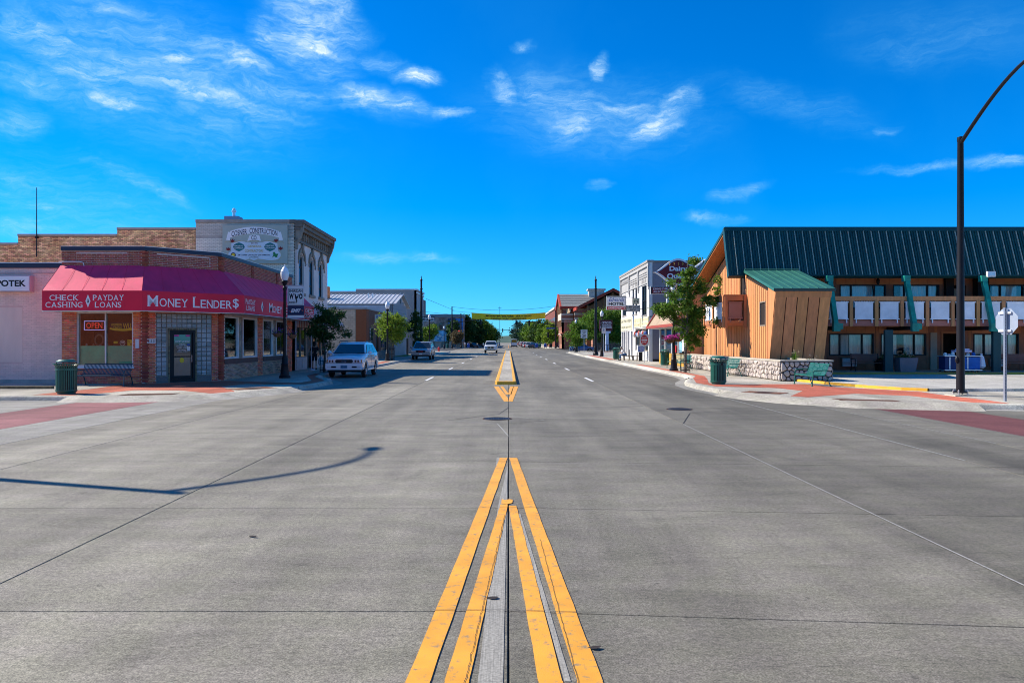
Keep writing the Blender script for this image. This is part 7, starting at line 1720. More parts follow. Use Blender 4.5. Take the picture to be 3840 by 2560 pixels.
# trash cans
m_gcan = M('green_can', (.012, .105, .075), .4, .12, 4, spec=.5)
def make_can(label):
    t = thing('litter_bin', label, 'litter bin', (0, 0, 0), 'dark green slatted litter bins')
    MB().lathe((0, 0, 0), [(.27, 0), (.27, .05), (.30, .06), (.32, .10), (.32, .14)], 24).build('base', m_gcan, t)
    MB().lathe((0, 0, 0), [(.285, .12), (.285, .92)], 20).build('liner', m_black, t)
    mb = MB()
    for i in range(30):
        a = 2 * PI * i / 30; ca, sa_ = math.cos(a), math.sin(a); w = .019
        path = [(.31, .12), (.31, .86), (.33, .93), (.385, .99)]
        for k in range(3):
            (r0, z0), (r1, z1) = path[k], path[k + 1]; q = []
            for r, z in ((r0, z0), (r1, z1)):
                q += [(r * ca + w * sa_, r * sa_ - w * ca, z), (r * ca - w * sa_, r * sa_ + w * ca, z), ((r - .012) * ca - w * sa_, (r - .012) * sa_ + w * ca, z), ((r - .012) * ca + w * sa_, (r - .012) * sa_ - w * ca, z)]
            mb.add(q, [(0, 1, 5, 4), (1, 2, 6, 5), (2, 3, 7, 6), (3, 0, 4, 7)])
    mb.build('slat', m_gcan, t, kind='stuff')
    MB().lathe((0, 0, 0), [(.322, .78), (.326, .78), (.326, .85), (.322, .85)], 24, capped=False).lathe((0, 0, 0), [(.375, .985), (.40, .985), (.40, 1.005), (.375, 1.005)], 24, capped=False).build('hoop', m_gcan, t)
    MB().lathe((0, 0, 0), [(.31, 1.05), (.30, 1.08), (.21, 1.14), (.19, 1.11), (.14, 1.10)], 24).build('lid', m_gcan, t)
    mb = MB()
    for i in range(4): a = PI / 4 + PI / 2 * i; mb.rod((.30 * math.cos(a), .30 * math.sin(a), .95), (.29 * math.cos(a), .29 * math.sin(a), 1.06), .012)
    mb.box(-.36, -.31, -.03, .03, .78, .86); mb.build('lid_bracket', m_black, t)
    return t
can0 = make_can('dark green slatted litter bin at the curb left of the black bench')
can0.location = (-14.6, 25.1, .15)
for x, y, lb in ((8.52, 30.85, 'dark green slatted litter bin in front of the stone planter corner'), (11.45, 55.7, 'dark green litter bin before the yellow block wall'), (10.5, 74, 'dark green litter bin on the curb in front of the hotel sign'), (-15.7, 196, 'far dark green litter bin under the reddish shrub'), (15.6, 205.3, 'far dark litter bin at the end of the row of colored boxes')):
    copy_tree(can0, (x, y, .15), rnd.uniform(0, 3), lb)
# strap benches
def make_bench(mat, label, L=1.9):
    t = thing('bench', label, 'bench', (0, 0, 0), 'metal strap benches along the sidewalks')
    n = int(L / .052); prof = [(-.30, .40), (-.27, .44), (-.1, .425), (.10, .42), (.17, .46), (.24, .62), (.32, .83), (.345, .84)]
    mb = MB()
    for i in range(n):
        x0 = -L / 2 + i * L / n; x1 = x0 + .030
        for k in range(len(prof) - 1):
            (y0, z0), (y1, z1) = prof[k], prof[k + 1]
            mb.add([(x0, y0, z0), (x1, y0, z0), (x1, y1, z1), (x0, y1, z1), (x0, y0, z0 - .006), (x1, y0, z0 - .006), (x1, y1, z1 - .006), (x0, y1, z1 - .006)], [(0, 1, 2, 3), (7, 6, 5, 4), (0, 3, 7, 4), (1, 5, 6, 2)])
    mb.build('seat_strap', mat, t, kind='stuff')
    mb = MB(); 
    for (y, z) in ((-.30, .395), (.14, .43), (.335, .845)): mb.rod((-L / 2, y, z), (L / 2, y, z), .02, n=8)
    mb.build('rail', mat, t)
    for sx_ in (-1, 1):
        x = sx_ * (L / 2 - .02)
        MB().tube([(x, -.34, 0), (x, -.31, .38), (x, -.30, .56), (x, -.27, .60), (x, .2, .62), (x, .28, .6)], .021, 8).rod((x - .05, -.34, .006), (x + .05, -.34, .006), .03).build('leg', mat, t)
        MB().tube([(x, .38, 0), (x, .26, .30), (x, .15, .42), (x, -.3, .39)], .021, 8).rod((x - .05, .38, .006), (x + .05, .38, .006), .03).build('leg', mat, t)
    return t
m_bblk = M('blue_black_enamel', (.015, .045, .07), .3, .15, 4, spec=.6); m_bgr = M('green_enamel', (.010, .14, .105), .38, .15, 4, spec=.5)
be0 = make_bench(m_bblk, 'black metal strap bench under the front window of the corner shop'); be0.location = (-15.82, 29.75, .15)
be1 = make_bench(m_bgr, 'green metal strap bench in front of the stone planter by the driveway', 1.85); be1.location = (12.0, 30.1, .15); be1.rotation_euler = (0, 0, -PI / 2)
copy_tree(be1, (11.15, 38.6, .15), -PI / 2 + .05, 'green metal strap bench partly hidden behind the litter bin at the planter')
copy_tree(be1, (10.9, 47.2, .15), -PI / 2 - .1, 'green metal strap bench behind the caged tree at the yellow block wall')
copy_tree(be1, (11.2, 49.6, .15), -PI / 2 + .5, 'turned green metal strap bench right of the caged tree')
# wooden benches of the lodge
m_pbr = M('pinkish_bench_wood', (.26, .11, .085), .7, .15, 3)
def wood_bench(x, y, label):
    t = thing('wooden_bench', label, 'bench', (x, y, .25), 'wooden benches under the lodge balcony')
    for k in range(4): MB().box(x - .8, x + .8, y - .25 + k * .12, y - .16 + k * .12, .68, .71).build('seat_slat', m_pbr, t)
    for k in range(5): MB().box(x - .8, x + .8, y + .24 + k * .012, y + .26 + k * .012, .78 + k * .085, .85 + k * .085).build('back_slat', m_pbr, t)
    for sx_ in (-1, 1):
        xx = x + sx_ * .74; MB().tube([(xx, y - .25, .25), (xx, y - .2, .5), (xx, y - .24, .68), (xx, y - .26, .9), (xx, y - .1, .95), (xx, y + .2, .92)], .025, 6).tube([(xx, y + .3, .25), (xx, y + .22, .6), (xx, y + .3, 1.22)], .025, 6).build('end_frame', m_black, t)
wood_bench(19.75, 41.9, 'wooden slat bench with iron ends near the green column of the lodge'); wood_bench(27.9, 41.9, 'wooden slat bench with iron ends under the right windows of the lodge')
# planter pots
m_pot = M('mauve_pot', (.20, .165, .18), .8, .1, 2)
lf_spk = leaf_mat('spiky_leaves', (.05, .13, .03))
def spiky(mb, c, n, L, w, seed, up=.5):
    r = random.Random(seed)
    for i in range(n):
        a = r.uniform(0, 2 * PI); tl = r.uniform(.15, 1.15) * (1 - up * .4); d = Vector((math.cos(a), math.sin(a), 0)); s = Vector((-d.y, d.x, 0)) * w; p = Vector(c); l = L * r.uniform(.6, 1.1); pts = []
        for k in range(5):
            u = k / 4; pts.append(p + d * l * math.sin(tl) * u + Vector((0, 0, l * (math.cos(tl) * u - .45 * u * u * math.sin(tl)))))
        for k in range(4):
            w0, w1 = 1 - k / 4 * .8, 1 - (k + 1) / 4 * .95; mb.add([pts[k] - s * w0, pts[k] + s * w0, pts[k + 1] + s * w1, pts[k + 1] - s * w1], [(0, 1, 2, 3)])
def pot(x, y, mat, label, w=.5, h=.75, flow=True):
    t = thing('flower_pot', label, 'planter pot', (x, y, .25))
    mb = MB(); mb.add([(x - w * .8, y - w * .6, .25), (x + w * .8, y - w * .6, .25), (x + w * .8, y + w * .6, .25), (x - w * .8, y + w * .6, .25), (x - w, y - w * .8, .25 + h), (x + w, y - w * .8, .25 + h), (x + w, y + w * .8, .25 + h), (x - w, y + w * .8, .25 + h)], [(0, 3, 2, 1), (4, 5, 6, 7), (0, 1, 5, 4), (1, 2, 6, 5), (2, 3, 7, 6), (3, 0, 4, 7)]); mb.build('pot', mat, t)
    mb = MB(); petals(mb, (x, y, .25 + h + .05), w * 1.1, 250, .04, (1, .8, .25), seed=int(x * 3)); mb.build('leaves', lf_bask, t, kind='stuff')
    mb = MB(); petals(mb, (x, y, .25 + h + .12), w * .95, 40, .035, (1, .8, .2), seed=int(x * 5)); mb.build('flowers', M('mixed_petals', (.6, .35, .2), .6, .5, 6), t, kind='stuff')
    mb = MB(); spiky(mb, (x, y, .25 + h), 18, .55, .015, int(x), 1.2); mb.build('spikes', lf_spk, t)
pot(21.4, 41.0, m_pot, 'square mauve pot with spiky plant beside the green column'); pot(20.75, 42.2, m_black, 'dark pot of leaves behind the green column', .35, .6); pot(29.9, 41.9, m_black, 'dark pot of yellow flowers at the right edge under the balcony', .35, .55)
# housekeeping cart
hc = thing('housekeeping_cart', 'blue canvas laundry cart with bags and bottles in the lodge doorway', 'cart', (24.1, 40.6, .25))
m_cblue = M('blue_canvas', (.01, .11, .42), .7, .15, 3, bump=.2); m_cdk = M('dark_blue_canvas', (.008, .03, .12), .7, .1, 3)
MB().box(23.85, 25.0, 40.3, 40.9, .42, 1.05).build('blue_bag', m_cblue, hc); MB().box(23.15, 23.8, 40.3, 40.9, .40, 1.08).build('dark_bag', m_cdk, hc)
MB().box(23.1, 25.1, 40.25, 40.95, .34, .39).box(23.1, 25.1, 40.25, 40.95, 1.09, 1.13).build('frame', m_alu, hc)
for a in (23.35, 24.3): MB().box(a, a + .07, 40.27, 40.295, .42, 1.05).build('strap', m_white, hc)
for i, (a, h, mt) in enumerate(((23.3, .16, m_paper), (23.5, .1, m_alu), (23.7, .2, m_paper), (24.0, .12, m_paper), (24.2, .22, m_alu), (24.5, .14, m_paper), (24.8, .18, m_cblue))):
    MB().lathe((a, 40.55, 1.13), [(.09, 0), (.10, h * .6), (.04, h)], 8).build('bottle', mt, hc)
mb = MB(); mb.box(23.75, 24.6, 40.35, 40.8, 1.31, 1.42).box(23.95, 24.5, 40.4, 40.75, 1.42, 1.5); mb.build('folded_linen', M('lilac_linen', (.5, .48, .65), .9, .1, 4), hc)
MB().lathe((25.2, 40.5, .45), [(.10, 0), (.20, .1), (.17, .35), (.12, .6), (.04, .72), (.07, .78)], 9).build('plastic_bag', M('white_plastic', (.62, .66, .75), .35, .12, 9, bump=.6, bscale=12), hc)
for x in (23.2, 24.9):
    for y in (40.35, 40.85): MB().rod((x, y - .02, .30), (x, y + .02, .30), .05, n=10).build('caster', m_black, hc)
# tree cages
def cage(x, y, label, h=1.2, r=.22):
    t = thing('tree_guard', label, 'tree guard', (x, y, .15), 'black iron tree guards')
    mb = MB()
    for z in (.12, h * .5, h * .86): mb.lathe((x, y, .15 + z), [(r, 0), (r + .012, 0), (r + .012, .03), (r, .03)], 14, capped=False)
    mb.build('hoop', m_black, t)
    for i in range(9):
        a = 2 * PI * i / 9; ca, sa_ = math.cos(a), math.sin(a)
        MB().tube([(x + ca * r, y + sa_ * r, .15), (x + ca * r, y + sa_ * r, .15 + h * .85), (x + ca * (r + .03), y + sa_ * (r + .03), .15 + h * .95), (x + ca * (r + .10), y + sa_ * (r + .10), .15 + h)], .011, 5).build('bar', m_black, t)
cage(-10.42, 42.9, 'black iron guard round the dark tree by the striped awning'); cage(-10.55, 68.8, 'black iron guard round the bright green tree on the left'); cage(9.88, 42.5, 'black iron guard round the tree before the drive-in shop', 1.25, .27); cage(-11.1, 90, 'black iron guard round the narrow tree before the grey hall'); cage(11.3, 124.5, 'black iron guard round the small tree by the speed limit sign', 1.4, .4)
# parking meter like post by the shop
tag(MB().rod((-11.85, 45.7, .15), (-11.85, 45.7, 1.25), .035).rod((-11.85, 45.7, 1.2), (-11.85, 45.7, 3.1), .02).lathe((-11.85, 45.7, .15), [(.2, 0), (.18, .05), (.05, .1)], 12).build('sign_post', m_sback), 'slim steel post with a round foot before the shopfront', 'post')
# newspaper box, A-frame bench, white box
nb = thing('newspaper_box', 'white and blue newspaper vending box by the hotel corner', 'newspaper box', (11.7, 67, .15))
MB().box(11.35, 11.95, 66.8, 67.3, .95, 1.55).build('box', m_paper, nb); MB().box(11.42, 11.88, 66.78, 66.799, 1.02, 1.46).build('face', m_sblue, nb); put_text(nb, Frame((11.42, 66.775, 0), (1, 0, 0)), 'USA', .08, .38, 1.28, 1.40, .0, m_txt); put_text(nb, Frame((11.42, 66.775, 0), (1, 0, 0)), 'TODAY', .05, .41, 1.10, 1.22, .0, m_txt)
MB().box(11.5, 11.8, 66.9, 67.2, .15, .95).build('pedestal', m_black, nb)
af = thing('timber_bench', 'weathered timber bench with A shaped ends before the hotel', 'bench', (11.2, 67.8, .15))
for x in (10.65, 11.35):
    MB().rod((x, 67.3, .15), (x + .12, 67.8, 1.15), .04, n=4).rod((x + .25, 68.3, .15), (x + .12, 67.8, 1.15), .04, n=4).rod((x, 67.45, .6), (x + .2, 68.1, .6), .03, n=4).build('leg', m_trimb, af)
for k in range(3): MB().box(10.6, 11.7, 67.5 + k * .15, 67.62 + k * .15, .58, .62).build('seat_slat', m_trimb, af)
sb2 = thing('low_bench', 'low dark bench on which the man sits before the hotel', 'bench', (10.9, 70.2, .15))
MB().box(10.55, 11.6, 69.9, 70.5, .52, .58).build('seat', m_trimb, sb2); 
for x in (10.62, 11.45): MB().box(x, x + .1, 69.95, 70.45, .15, .52).build('leg', m_trimb, sb2)
# hydrant
hy = thing('fire_hydrant', 'red fire hydrant at the far left corner', 'hydrant', (-12.3, 141, 0)); hx, hyy = -12.3, 134.2
hy.location = (hx, hyy, .15); ORG[hy.name] = (hx, hyy, .15)
MB().lathe((hx, hyy, .15), [(.24, 0), (.24, .06), (.15, .08), (.15, .55), (.2, .57), (.2, .62), (.15, .7), (.05, .78), (.05, .84)], 12).build('barrel', m_sred, hy)
for s_ in (-1, 1): MB().rod((hx + s_ * .1, hyy, .6), (hx + s_ * .27, hyy, .6), .08, n=8).build('outlet', m_sred, hy)
# the banner across the street and the signal masts
yb = thing('overhead_banner', 'yellow MONSTER TRUCKS banner strung across the street', 'banner', (0, 200, 9))
m_ban = M('olive_yellow_banner', (.85, .62, .02), .7, .12, .8, bump=.1)
Y = 200; x0, x1 = -9.75, 9.75; n = 24; mb = MB(); tp = []; bt = []
for i in range(n + 1):
    u = i / n; x = x0 + (x1 - x0) * u + (0 if 0 < u < 1 else 0); sag = .42 * (1 - (2 * u - 1) ** 2); zt_ = 9.45 - sag + .05 * u; tp.append((x, Y + .1 * math.sin(u * 9), zt_)); bt.append((x + (.1 if u == 0 else -.1 if u == 1 else 0), Y + .12 * math.sin(u * 9 + .5), zt_ - 1.58))
for i in range(n): mb.poly([tp[i], tp[i + 1], bt[i + 1], bt[i]])
mb.build('cloth', m_ban, yb)
BF_ = Frame((0, Y - .16, 0), (1, 0, 0))
for s_, a0, a1, z0, z1, bd in (('MONSTER TRUCKS - JULY 20TH', -5.95, 6.0, 8.07, 8.55, .035), ('SHERIDAN COUNTY FAIRGROUNDS', -4.65, 4.7, 7.52, 7.86, .03)):
    mb = MB(); lettering(mb, BF_, s_, a0, a1, z0, z1, 0, bold=bd)
    for i, v in enumerate(mb.v): u = (v[0] - x0) / (x1 - x0); mb.v[i] = (v[0], v[1], v[2] + .42 * (2 * u - 1) ** 2 + .12)
    mb.build('lettering', m_blk, yb)
mb = MB(); mb.tube([(-14.8, Y, 9.9), (-12, Y, 9.6), tp[0]], .03, 5); mb.tube([tp[-1], (11, Y, 9.7), (12.4, Y, 9.95)], .03, 5); mb.tube([(-14.8 + 27.2 * i / 16, Y, 11.0 - 1.0 * (1 - (2 * i / 16 - 1) ** 2) + .2 * i / 16) for i in range(17)], .035, 5); mb.build('cable', m_black, yb)
m_sigr = M('signal_red', (.8, .02, .02), .4, emit=(1, .03, .03, 2.0)); m_sigg = M('signal_green', (.1, .7, .5), .4, emit=(.3, 1, .8, 1.5))
def signal(x, y, z, par, lit=None):
    MB().box(x - .22, x + .22, y - .25, y + .15, z - .75, z + .75).build('signal_head', m_black, par)
    if lit is not None: MB().lathe((0, 0, 0), [(.17, 0), (.12, .05)], 10).xf(Matrix.Translation((x, y - .26, z + .45 - lit * .45)) @ Matrix.Rotation(R(90), 4, 'X')).build('signal_lens', m_sigr if lit == 0 else m_sigg, par)
def mast(x, y, h, arm, label, arm_z=7.2, sig=(), z=.1):
    t = thing('signal_mast', label, 'traffic signal', (x, y, z))
    MB().lathe((x, y, z), [(.3, 0), (.28, .5), (.2, .6), (.14, h)], 10).build('pole', m_black, t)
    if arm:
        P = [(x + arm * u, y, arm_z + 1.1 * math.sin(u * PI / 2)) for u in (0, .15, .4, .7, 1)]; MB().tube(P, .14, 8, .08).build('arm', m_black, t)
    for (dx, zz, lit) in sig: signal(x + dx, y - .3, zz, t, lit)
    return t
mast(-14.8, 199, 10.9, 9.5, 'tall signal mast with arm left of the yellow banner', 6.6, ((0, 4.6, None), (7.5, 7.0, None)))
mast(-12.9, 206, 9.4, 0, 'dark pole carrying the cable end left of the banner', sig=((-.5, 4.2, 0), (.35, 3.2, None)))
mast(12.45, 201, 10.0, -9.5, 'tall signal mast with arm right of the yellow banner', 6.1, ((-7.0, 6.7, None), (-2.0, 3.6, None)))
mast(14.4, 200.5, 8.5, 0, 'dark signal pole at the far right corner', sig=((.5, 4.2, None), (-.7, 4.0, 0)))
o = tag(MB().box(10.0, 12.2, 200.5, 200.6, 5.2, 5.55).build('street_name_sign', m_sblue), 'blue street name sign on the right signal mast', 'street sign')
o = thing('hanging_signal', 'small signal head seen below the yellow banner', 'traffic signal', (2.1, 198.5, 6.6)); MB().box(1.8, 2.4, 198.4, 198.7, 6.3, 7.3).build('head', m_black, o); MB().rod((2.1, 198.55, 7.3), (2.1, 200, 7.6), .05).build('hanger', m_black, o)
g_ = thing('signal_gantry', 'far overhead signals above the street end', 'traffic signal', (0, 420, 0)); MB().tube([(-11, 420, 7.5), (-2, 420, 8.2), (0, 420, 8.2)], .12).tube([(14, 420, 6.8), (9, 420, 7.9), (1, 420, 8.4)], .12).rod((-11, 420, 0), (-11, 420, 8), .2).rod((14, 420, 0), (14, 420, 7.5), .2).build('arm', m_black, g_)
for x, z, l in ((-8.5, 8.0, None), (-7.3, 8.0, None), (-3.2, 8.0, None), (2.0, 7.6, 2), (6, 8.3, 2)): MB().box(x - .3, x + .3, 419.5, 420, z - 1, z + 1).build('signal_head', m_black, g_)
# utility poles behind
for x, y, h, lb in ((11.9 + 13, 380, 14, 'thin utility pole behind the right trees'), (-6.0, 520, 26, 'thin mast above the banner in the far distance')):
    tag(MB().rod((x, y, 0), (x, y, h), .16, .1).box(x - 1.2, x + 1.2, y - .1, y + .1, h - 1.4, h - 1.2).build('utility_pole', m_black), lb, 'utility pole')
mb = MB().tube([(-12.6, 116, 8.4), (-14.2, 199, 10.0)], .03, 4).tube([(-12.8, 112, 6.3), (-14.6, 199, 8.9)], .03, 4); tag(mb.build('overhead_wire', m_black), 'thin wires from the grey hall to the signal mast', 'wire')
# fences, piers
def rail_fence(x0, x1, y, label, z=.12, h=1.6, step=.25):
    t = thing('iron_fence', label, 'fence', ((x0 + x1) / 2, y, z)); MB().box(x0, x1, y - .03, y + .03, z + h - .12, z + h - .05).box(x0, x1, y - .03, y + .03, z + .1, z + .17).build('rail', m_black, t)
    mb = MB(); x = x0
    while x < x1: mb.box(x, x + .09, y - .035, y + .035, z, z + h); x += step
    mb.build('picket', m_black, t, kind='stuff')
rail_fence(-22.5, -19.5, 203, 'black iron fence left of the stone pier'); rail_fence(-18.0, -15.9, 203, 'black iron fence right of the stone pier'); rail_fence(15.1, 22, 204, 'dark iron fence before the brick bank'); rail_fence(13.5, 20, 131, 'black iron railing behind the speed limit sign', h=1.2, step=.5)
for x, w, lb in ((-19.4, 1.3, 'pale stone pier between the black fences'), (-15.8, .7, 'small stone pier at the far left corner'), (22.3, .9, 'pale stone pier beside the brick bank fence')):
    t = thing('stone_pier', lb, 'pier', (x + w / 2, 203, .1)); MB().box(x, x + w, 202.8, 203.6, .1, 1.75).build('shaft', M('pier_stone', (.36, .31, .24), .9, .2, 2), t); MB().box(x - .08, x + w + .08, 202.7, 203.7, 1.751, 1.92).build('cap', m_concap, t)
mcols = [m_sblue, m_gcan, m_sblue, m_black, m_gcan]
for i, (x, lb) in enumerate(((6.95 + .6, 'blue mailbox at the left end of the far row of boxes'), (8.4, 'dark green box second in the far row'), (9.9, 'blue box in the middle of the far row'), (11.3, 'black box right of the blue one in the far row'), (-11.0 + .2, 'blue mailbox under the trees on the far left'))):
    t = thing('mailbox', lb, 'mailbox', (x, 204, .1), 'street boxes beyond the crossing'); MB().box(x - .35, x + .35, 203.7, 204.3, .35, 1.15).lathe((x, 204, 1.15), [(.35, 0), (.3, .15), (.1, .25)], 10).build('body', mcols[i] if i < 4 else m_sblue, t); MB().box(x - .3, x - .22, 203.75, 203.85, .1, .35).box(x + .22, x + .3, 203.75, 203.85, .1, .35).build('leg', m_black, t)
inl = thing('curb_inlet', 'pair of dark storm drain openings in the right curb', 'drain', (8.7, 37.5, 0))
for (xa, ya, xb, yb) in ((8.42, 35.7, 8.62, 36.3), (8.78, 36.8, 8.98, 37.4)): 
    F = Frame((xb - .045, yb, 0), (xa - xb, ya - yb, 0)); mb = MB(); F.box(mb, 0, math.hypot(xa - xb, ya - yb), .015, .115, .0, .06); mb.build('opening', m_black, inl)

# ================================================================ TREES AND PLANTS
m_bark = M('grey_bark', (.13, .11, .09), .95, .3, 12, bump=.5)
def make_leaves(name, blobs, n, size, mat, parent, seed, clusters=60, sig=.18):
    r = random.Random(seed); cs = []
    wt = [b[6] for b in blobs]
    for _ in range(clusters):
        b = r.choices(blobs, wt)[0]; d = Vector((r.gauss(0, 1), r.gauss(0, 1), r.gauss(0, 1))).normalized() * (r.uniform(.35, 1.0) ** .6)
        cs.append((Vector((b[0] + d.x * b[3], b[1] + d.y * b[4], b[2] + d.z * b[5])), r.uniform(.6, 1.4)))
    mb = MB(); V = []; Fc = []
    o = ORG.get(parent.name, (0, 0, 0))
    for i in range(n):
        c, k = cs[r.randrange(clusters)]; s = sig * k
        p = Vector((c.x + r.gauss(0, s), c.y + r.gauss(0, s), c.z + r.gauss(0, s * .7)))
        nrm = Vector((r.gauss(0, .7), r.gauss(0, .7), r.uniform(-.1, 1.0))).normalized(); u = nrm.orthogonal().normalized(); a = r.uniform(0, 6.28); v = nrm.cross(u)
        e = u * math.cos(a) + v * math.sin(a); f = nrm.cross(e); sz_ = size * r.uniform(.6, 1.3)
        q = len(V); V += [p - e * sz_, p + f * sz_ * .55 + nrm * sz_ * .12, p + e * sz_, p - f * sz_ * .55 + nrm * sz_ * .12]; Fc.append((q, q + 1, q + 2, q + 3))
    mb.v = [tuple(p) for p in V]; mb.f = Fc
    return mb.build(name, mat, parent), cs
def tree(x, y, label, blobs, n, size, mat, seed, trunk_h, r0=.07, clusters=60, sig=.18, limbs=10, z0=.15, group=None, lean=0):
    t = thing('tree', label, 'tree', (x, y, z0), group)
    blobs = [(x + b[0], y + b[1], z0 + b[2], b[3], b[4], b[5], b[6]) for b in blobs]
    _, cs = make_leaves('crown', blobs, n, size, mat, t, seed, clusters, sig)
    top = max(b[2] + b[5] * .7 for b in blobs); r = random.Random(seed + 1)
    mb = MB(); P = [Vector((x, y, z0))]
    for k in range(1, 7): P.append(Vector((x + lean * k / 6 + r.uniform(-.03, .03) * (1 + trunk_h), y + r.uniform(-.03, .03) * (1 + trunk_h), z0 + (top - z0) * k / 6)))
    mb.tube(P, r0, 8, r0 * .2)
    for c, k in cs[:limbs]:
        f = min(.85, max(.25, (c.z - z0) / (top - z0) * .72)); b = P[int(f * 6)].lerp(P[min(6, int(f * 6) + 1)], f * 6 % 1); m = b.lerp(c, .5) + Vector((0, 0, -.08 * (c - b).length)); mb.tube([b, m, c], r0 * .38, 5, r0 * .1)
    mb.build('trunk', m_bark, t); return t
lf_dk = leaf_mat('dark_leaves', (.040, .095, .020), .35); lf_md = leaf_mat('mid_leaves', (.105, .20, .020), .42); lf_lt = leaf_mat('bright_leaves', (.19, .29, .03), .48); lf_rd = leaf_mat('reddish_leaves', (.13, .10, .045), .3); lf_bl = leaf_mat('haze_tinted_leaves', (.05, .105, .07), .3)  # last leaf colour carries a blue tint in place of distance haze
tree(-10.42, 42.9, 'small dark leaved tree in an iron guard before the striped awning', [(.1, 0, 2.6, .95, .9, .7, 3), (.3, 0, 3.1, .75, .7, .5, 2), (-.35, 0, 2.1, .7, .6, .4, 1.2), (.35, 0, 1.75, .6, .5, .4, 1), (1.2, .1, 2.15, .25, .2, .12, .3), (-.3, 0, 3.6, .25, .2, .2, .3)], 6500, .062, lf_dk, 11, 1.2, .065, 80, .14, 14, lean=.1)
tree(-10.55, 68.8, 'bright green round tree beside the second lamp on the left', [(0, 0, 3.0, 1.3, 1.2, 1.2, 3), (-.4, 0, 3.6, .9, .8, .7, 1.2), (.5, 0, 2.2, .8, .8, .5, 1), (.9, 0, 3.5, .6, .6, .5, .6)], 7500, .085, lf_lt, 12, 1.2, .07, 90, .2, 12)
tree(-11.1, 90, 'narrow dark green tree before the grey hall', [(.1, 0, 4.0, .75, .7, .8, 2), (-.3, 0, 3.4, .8, .7, .6, 1.5), (.4, 0, 2.3, .7, .6, .5, 1.2), (.1, 0, 1.7, .4, .4, .5, .6), (.1, 0, 4.9, .3, .3, .4, .5)], 5000, .09, lf_dk, 13, 1.2, .07, 70, .17, 10)
tree(-11.2, 104, 'two toned tree behind the silver truck with pale yellow tips', [(0, 0, 2.6, 1.1, 1, .9, 2), (.4, 0, 3.3, .7, .7, .5, 1)], 4500, .10, lf_md, 14, 1.2, .07, 70, .2, 10)
tree(-10.5, 106, 'yellowish young tree right of the one behind the silver truck', [(0, 0, 3.3, .6, .6, .8, 1)], 1500, .10, lf_lt, 15, 1.2, .05, 25, .2, 5)
tree(9.88, 42.5, 'tall ragged street tree with a pointed leader before the drive-in shop', [(-.15, 0, 3.4, 1.25, 1.0, .65, 2.8), (-.1, 0, 4.2, .85, .8, .65, 2.2), (.1, 0, 5.1, .4, .4, .7, 1.2), (.3, 0, 2.5, .8, .8, .5, 1.5), (.35, 0, 1.7, .4, .4, .45, .9), (.45, 0, 6.0, .18, .18, .6, .5), (1.5, 0, 4.0, .5, .4, .35, .8), (1.0, 0, 4.9, .35, .3, .5, .6), (-1.2, 0, 3.5, .45, .4, .35, .6), (1.9, 0, 2.8, .25, .25, .12, .2), (-.9, 0, 4.9, .3, .3, .3, .3)], 14500, .07, lf_md, 16, 1.5, .085, 150, .13, 26, lean=.15)
tree(12.75, 46.5, 'thin sparse leafy tree against the wooden lodge wall', [(.2, 0, 3.4, .7, .4, 1.0, 1), (.3, 0, 4.6, .45, .3, .5, .6), (.6, -.6, 2.8, .5, .4, .5, .5)], 1500, .07, lf_md, 31, 1.2, .04, 45, .12, 14, z0=.97)
tree(11.3, 124.5, 'small dense tree beside the speed limit sign', [(0, 0, 2.8, 1.9, 1.8, 1.0, 3), (.2, 0, 4.0, 1.3, 1.2, .8, 2), (-.2, 0, 1.6, 1.1, 1, .6, 1)], 7000, .13, lf_md, 17, 1.2, .1, 90, .3, 10)
tree(18.7, 150, 'large spreading green tree behind the lamp and credit union sign', [(-1, 0, 5.8, 3.2, 3, 1.9, 3), (1.8, 0, 6.6, 2.8, 2.5, 1.6, 2.5), (-.5, 0, 3.3, 3.5, 2.5, 1.6, 2.5), (2.5, 0, 3.5, 2.6, 2, 1.8, 2), (-2.6, 0, 4.2, 1.6, 1.5, 1.2, 1)], 22000, .17, lf_md, 18, 2, .2, 260, .45, 30)
tree(16.8, 168, 'broad tree in front of the brick bank', [(0, 0, 4.6, 3.0, 2.6, 2.2, 2), (1.6, 0, 6.2, 2.0, 2, 1.4, 1)], 9000, .2, lf_md, 21, 2, .2, 130, .45, 14)
tree(24, 160, 'tree crown between the credit union sign and the hotel', [(0, 0, 4.5, 3, 2.5, 3, 1)], 9000, .2, lf_dk, 19, 2, .2, 120, .5, 10)
far = [(-15.2, 212, 7.6, 3.2, lf_dk, 'tall dark tree nearest the second crossing on the left'), (-12.3, 222, 9.6, 3.6, lf_dk, 'tallest dark tree rising above the banner on the left'), (-10.0, 236, 9.4, 4.4, lf_dk, 'dark broad tree third from the crossing on the left'), (-8.6, 262, 9.0, 4.6, lf_md, 'greener tree fourth from the crossing on the left'), (-8.2, 290, 8.6, 4.8, lf_md, 'tree fifth from the crossing on the left'), (-8.2, 325, 8.4, 5.0, lf_dk, 'tree sixth from the crossing on the left'), (-8.5, 370, 8.6, 6, lf_dk, 'small looking far tree at the street end on the left'),
       (12.3, 222, 7.0, 3.8, lf_lt, 'bright green tree nearest the crossing on the right'), (11.2, 236, 8.4, 4.2, lf_md, 'second tree beyond the crossing on the right'), (10.2, 256, 8.8, 4.4, lf_dk, 'darker third tree beyond the crossing on the right'), (9.8, 285, 9.4, 5.0, lf_md, 'fourth tree beyond the crossing on the right'), (9.6, 320, 10.0, 5.6, lf_md, 'fifth tree beyond the crossing on the right'), (9.8, 370, 11, 7, lf_dk, 'sixth tree beyond the crossing on the right'), (6.5, 470, 14, 8, lf_bl, 'hazy blue green tree clump at the street end')]
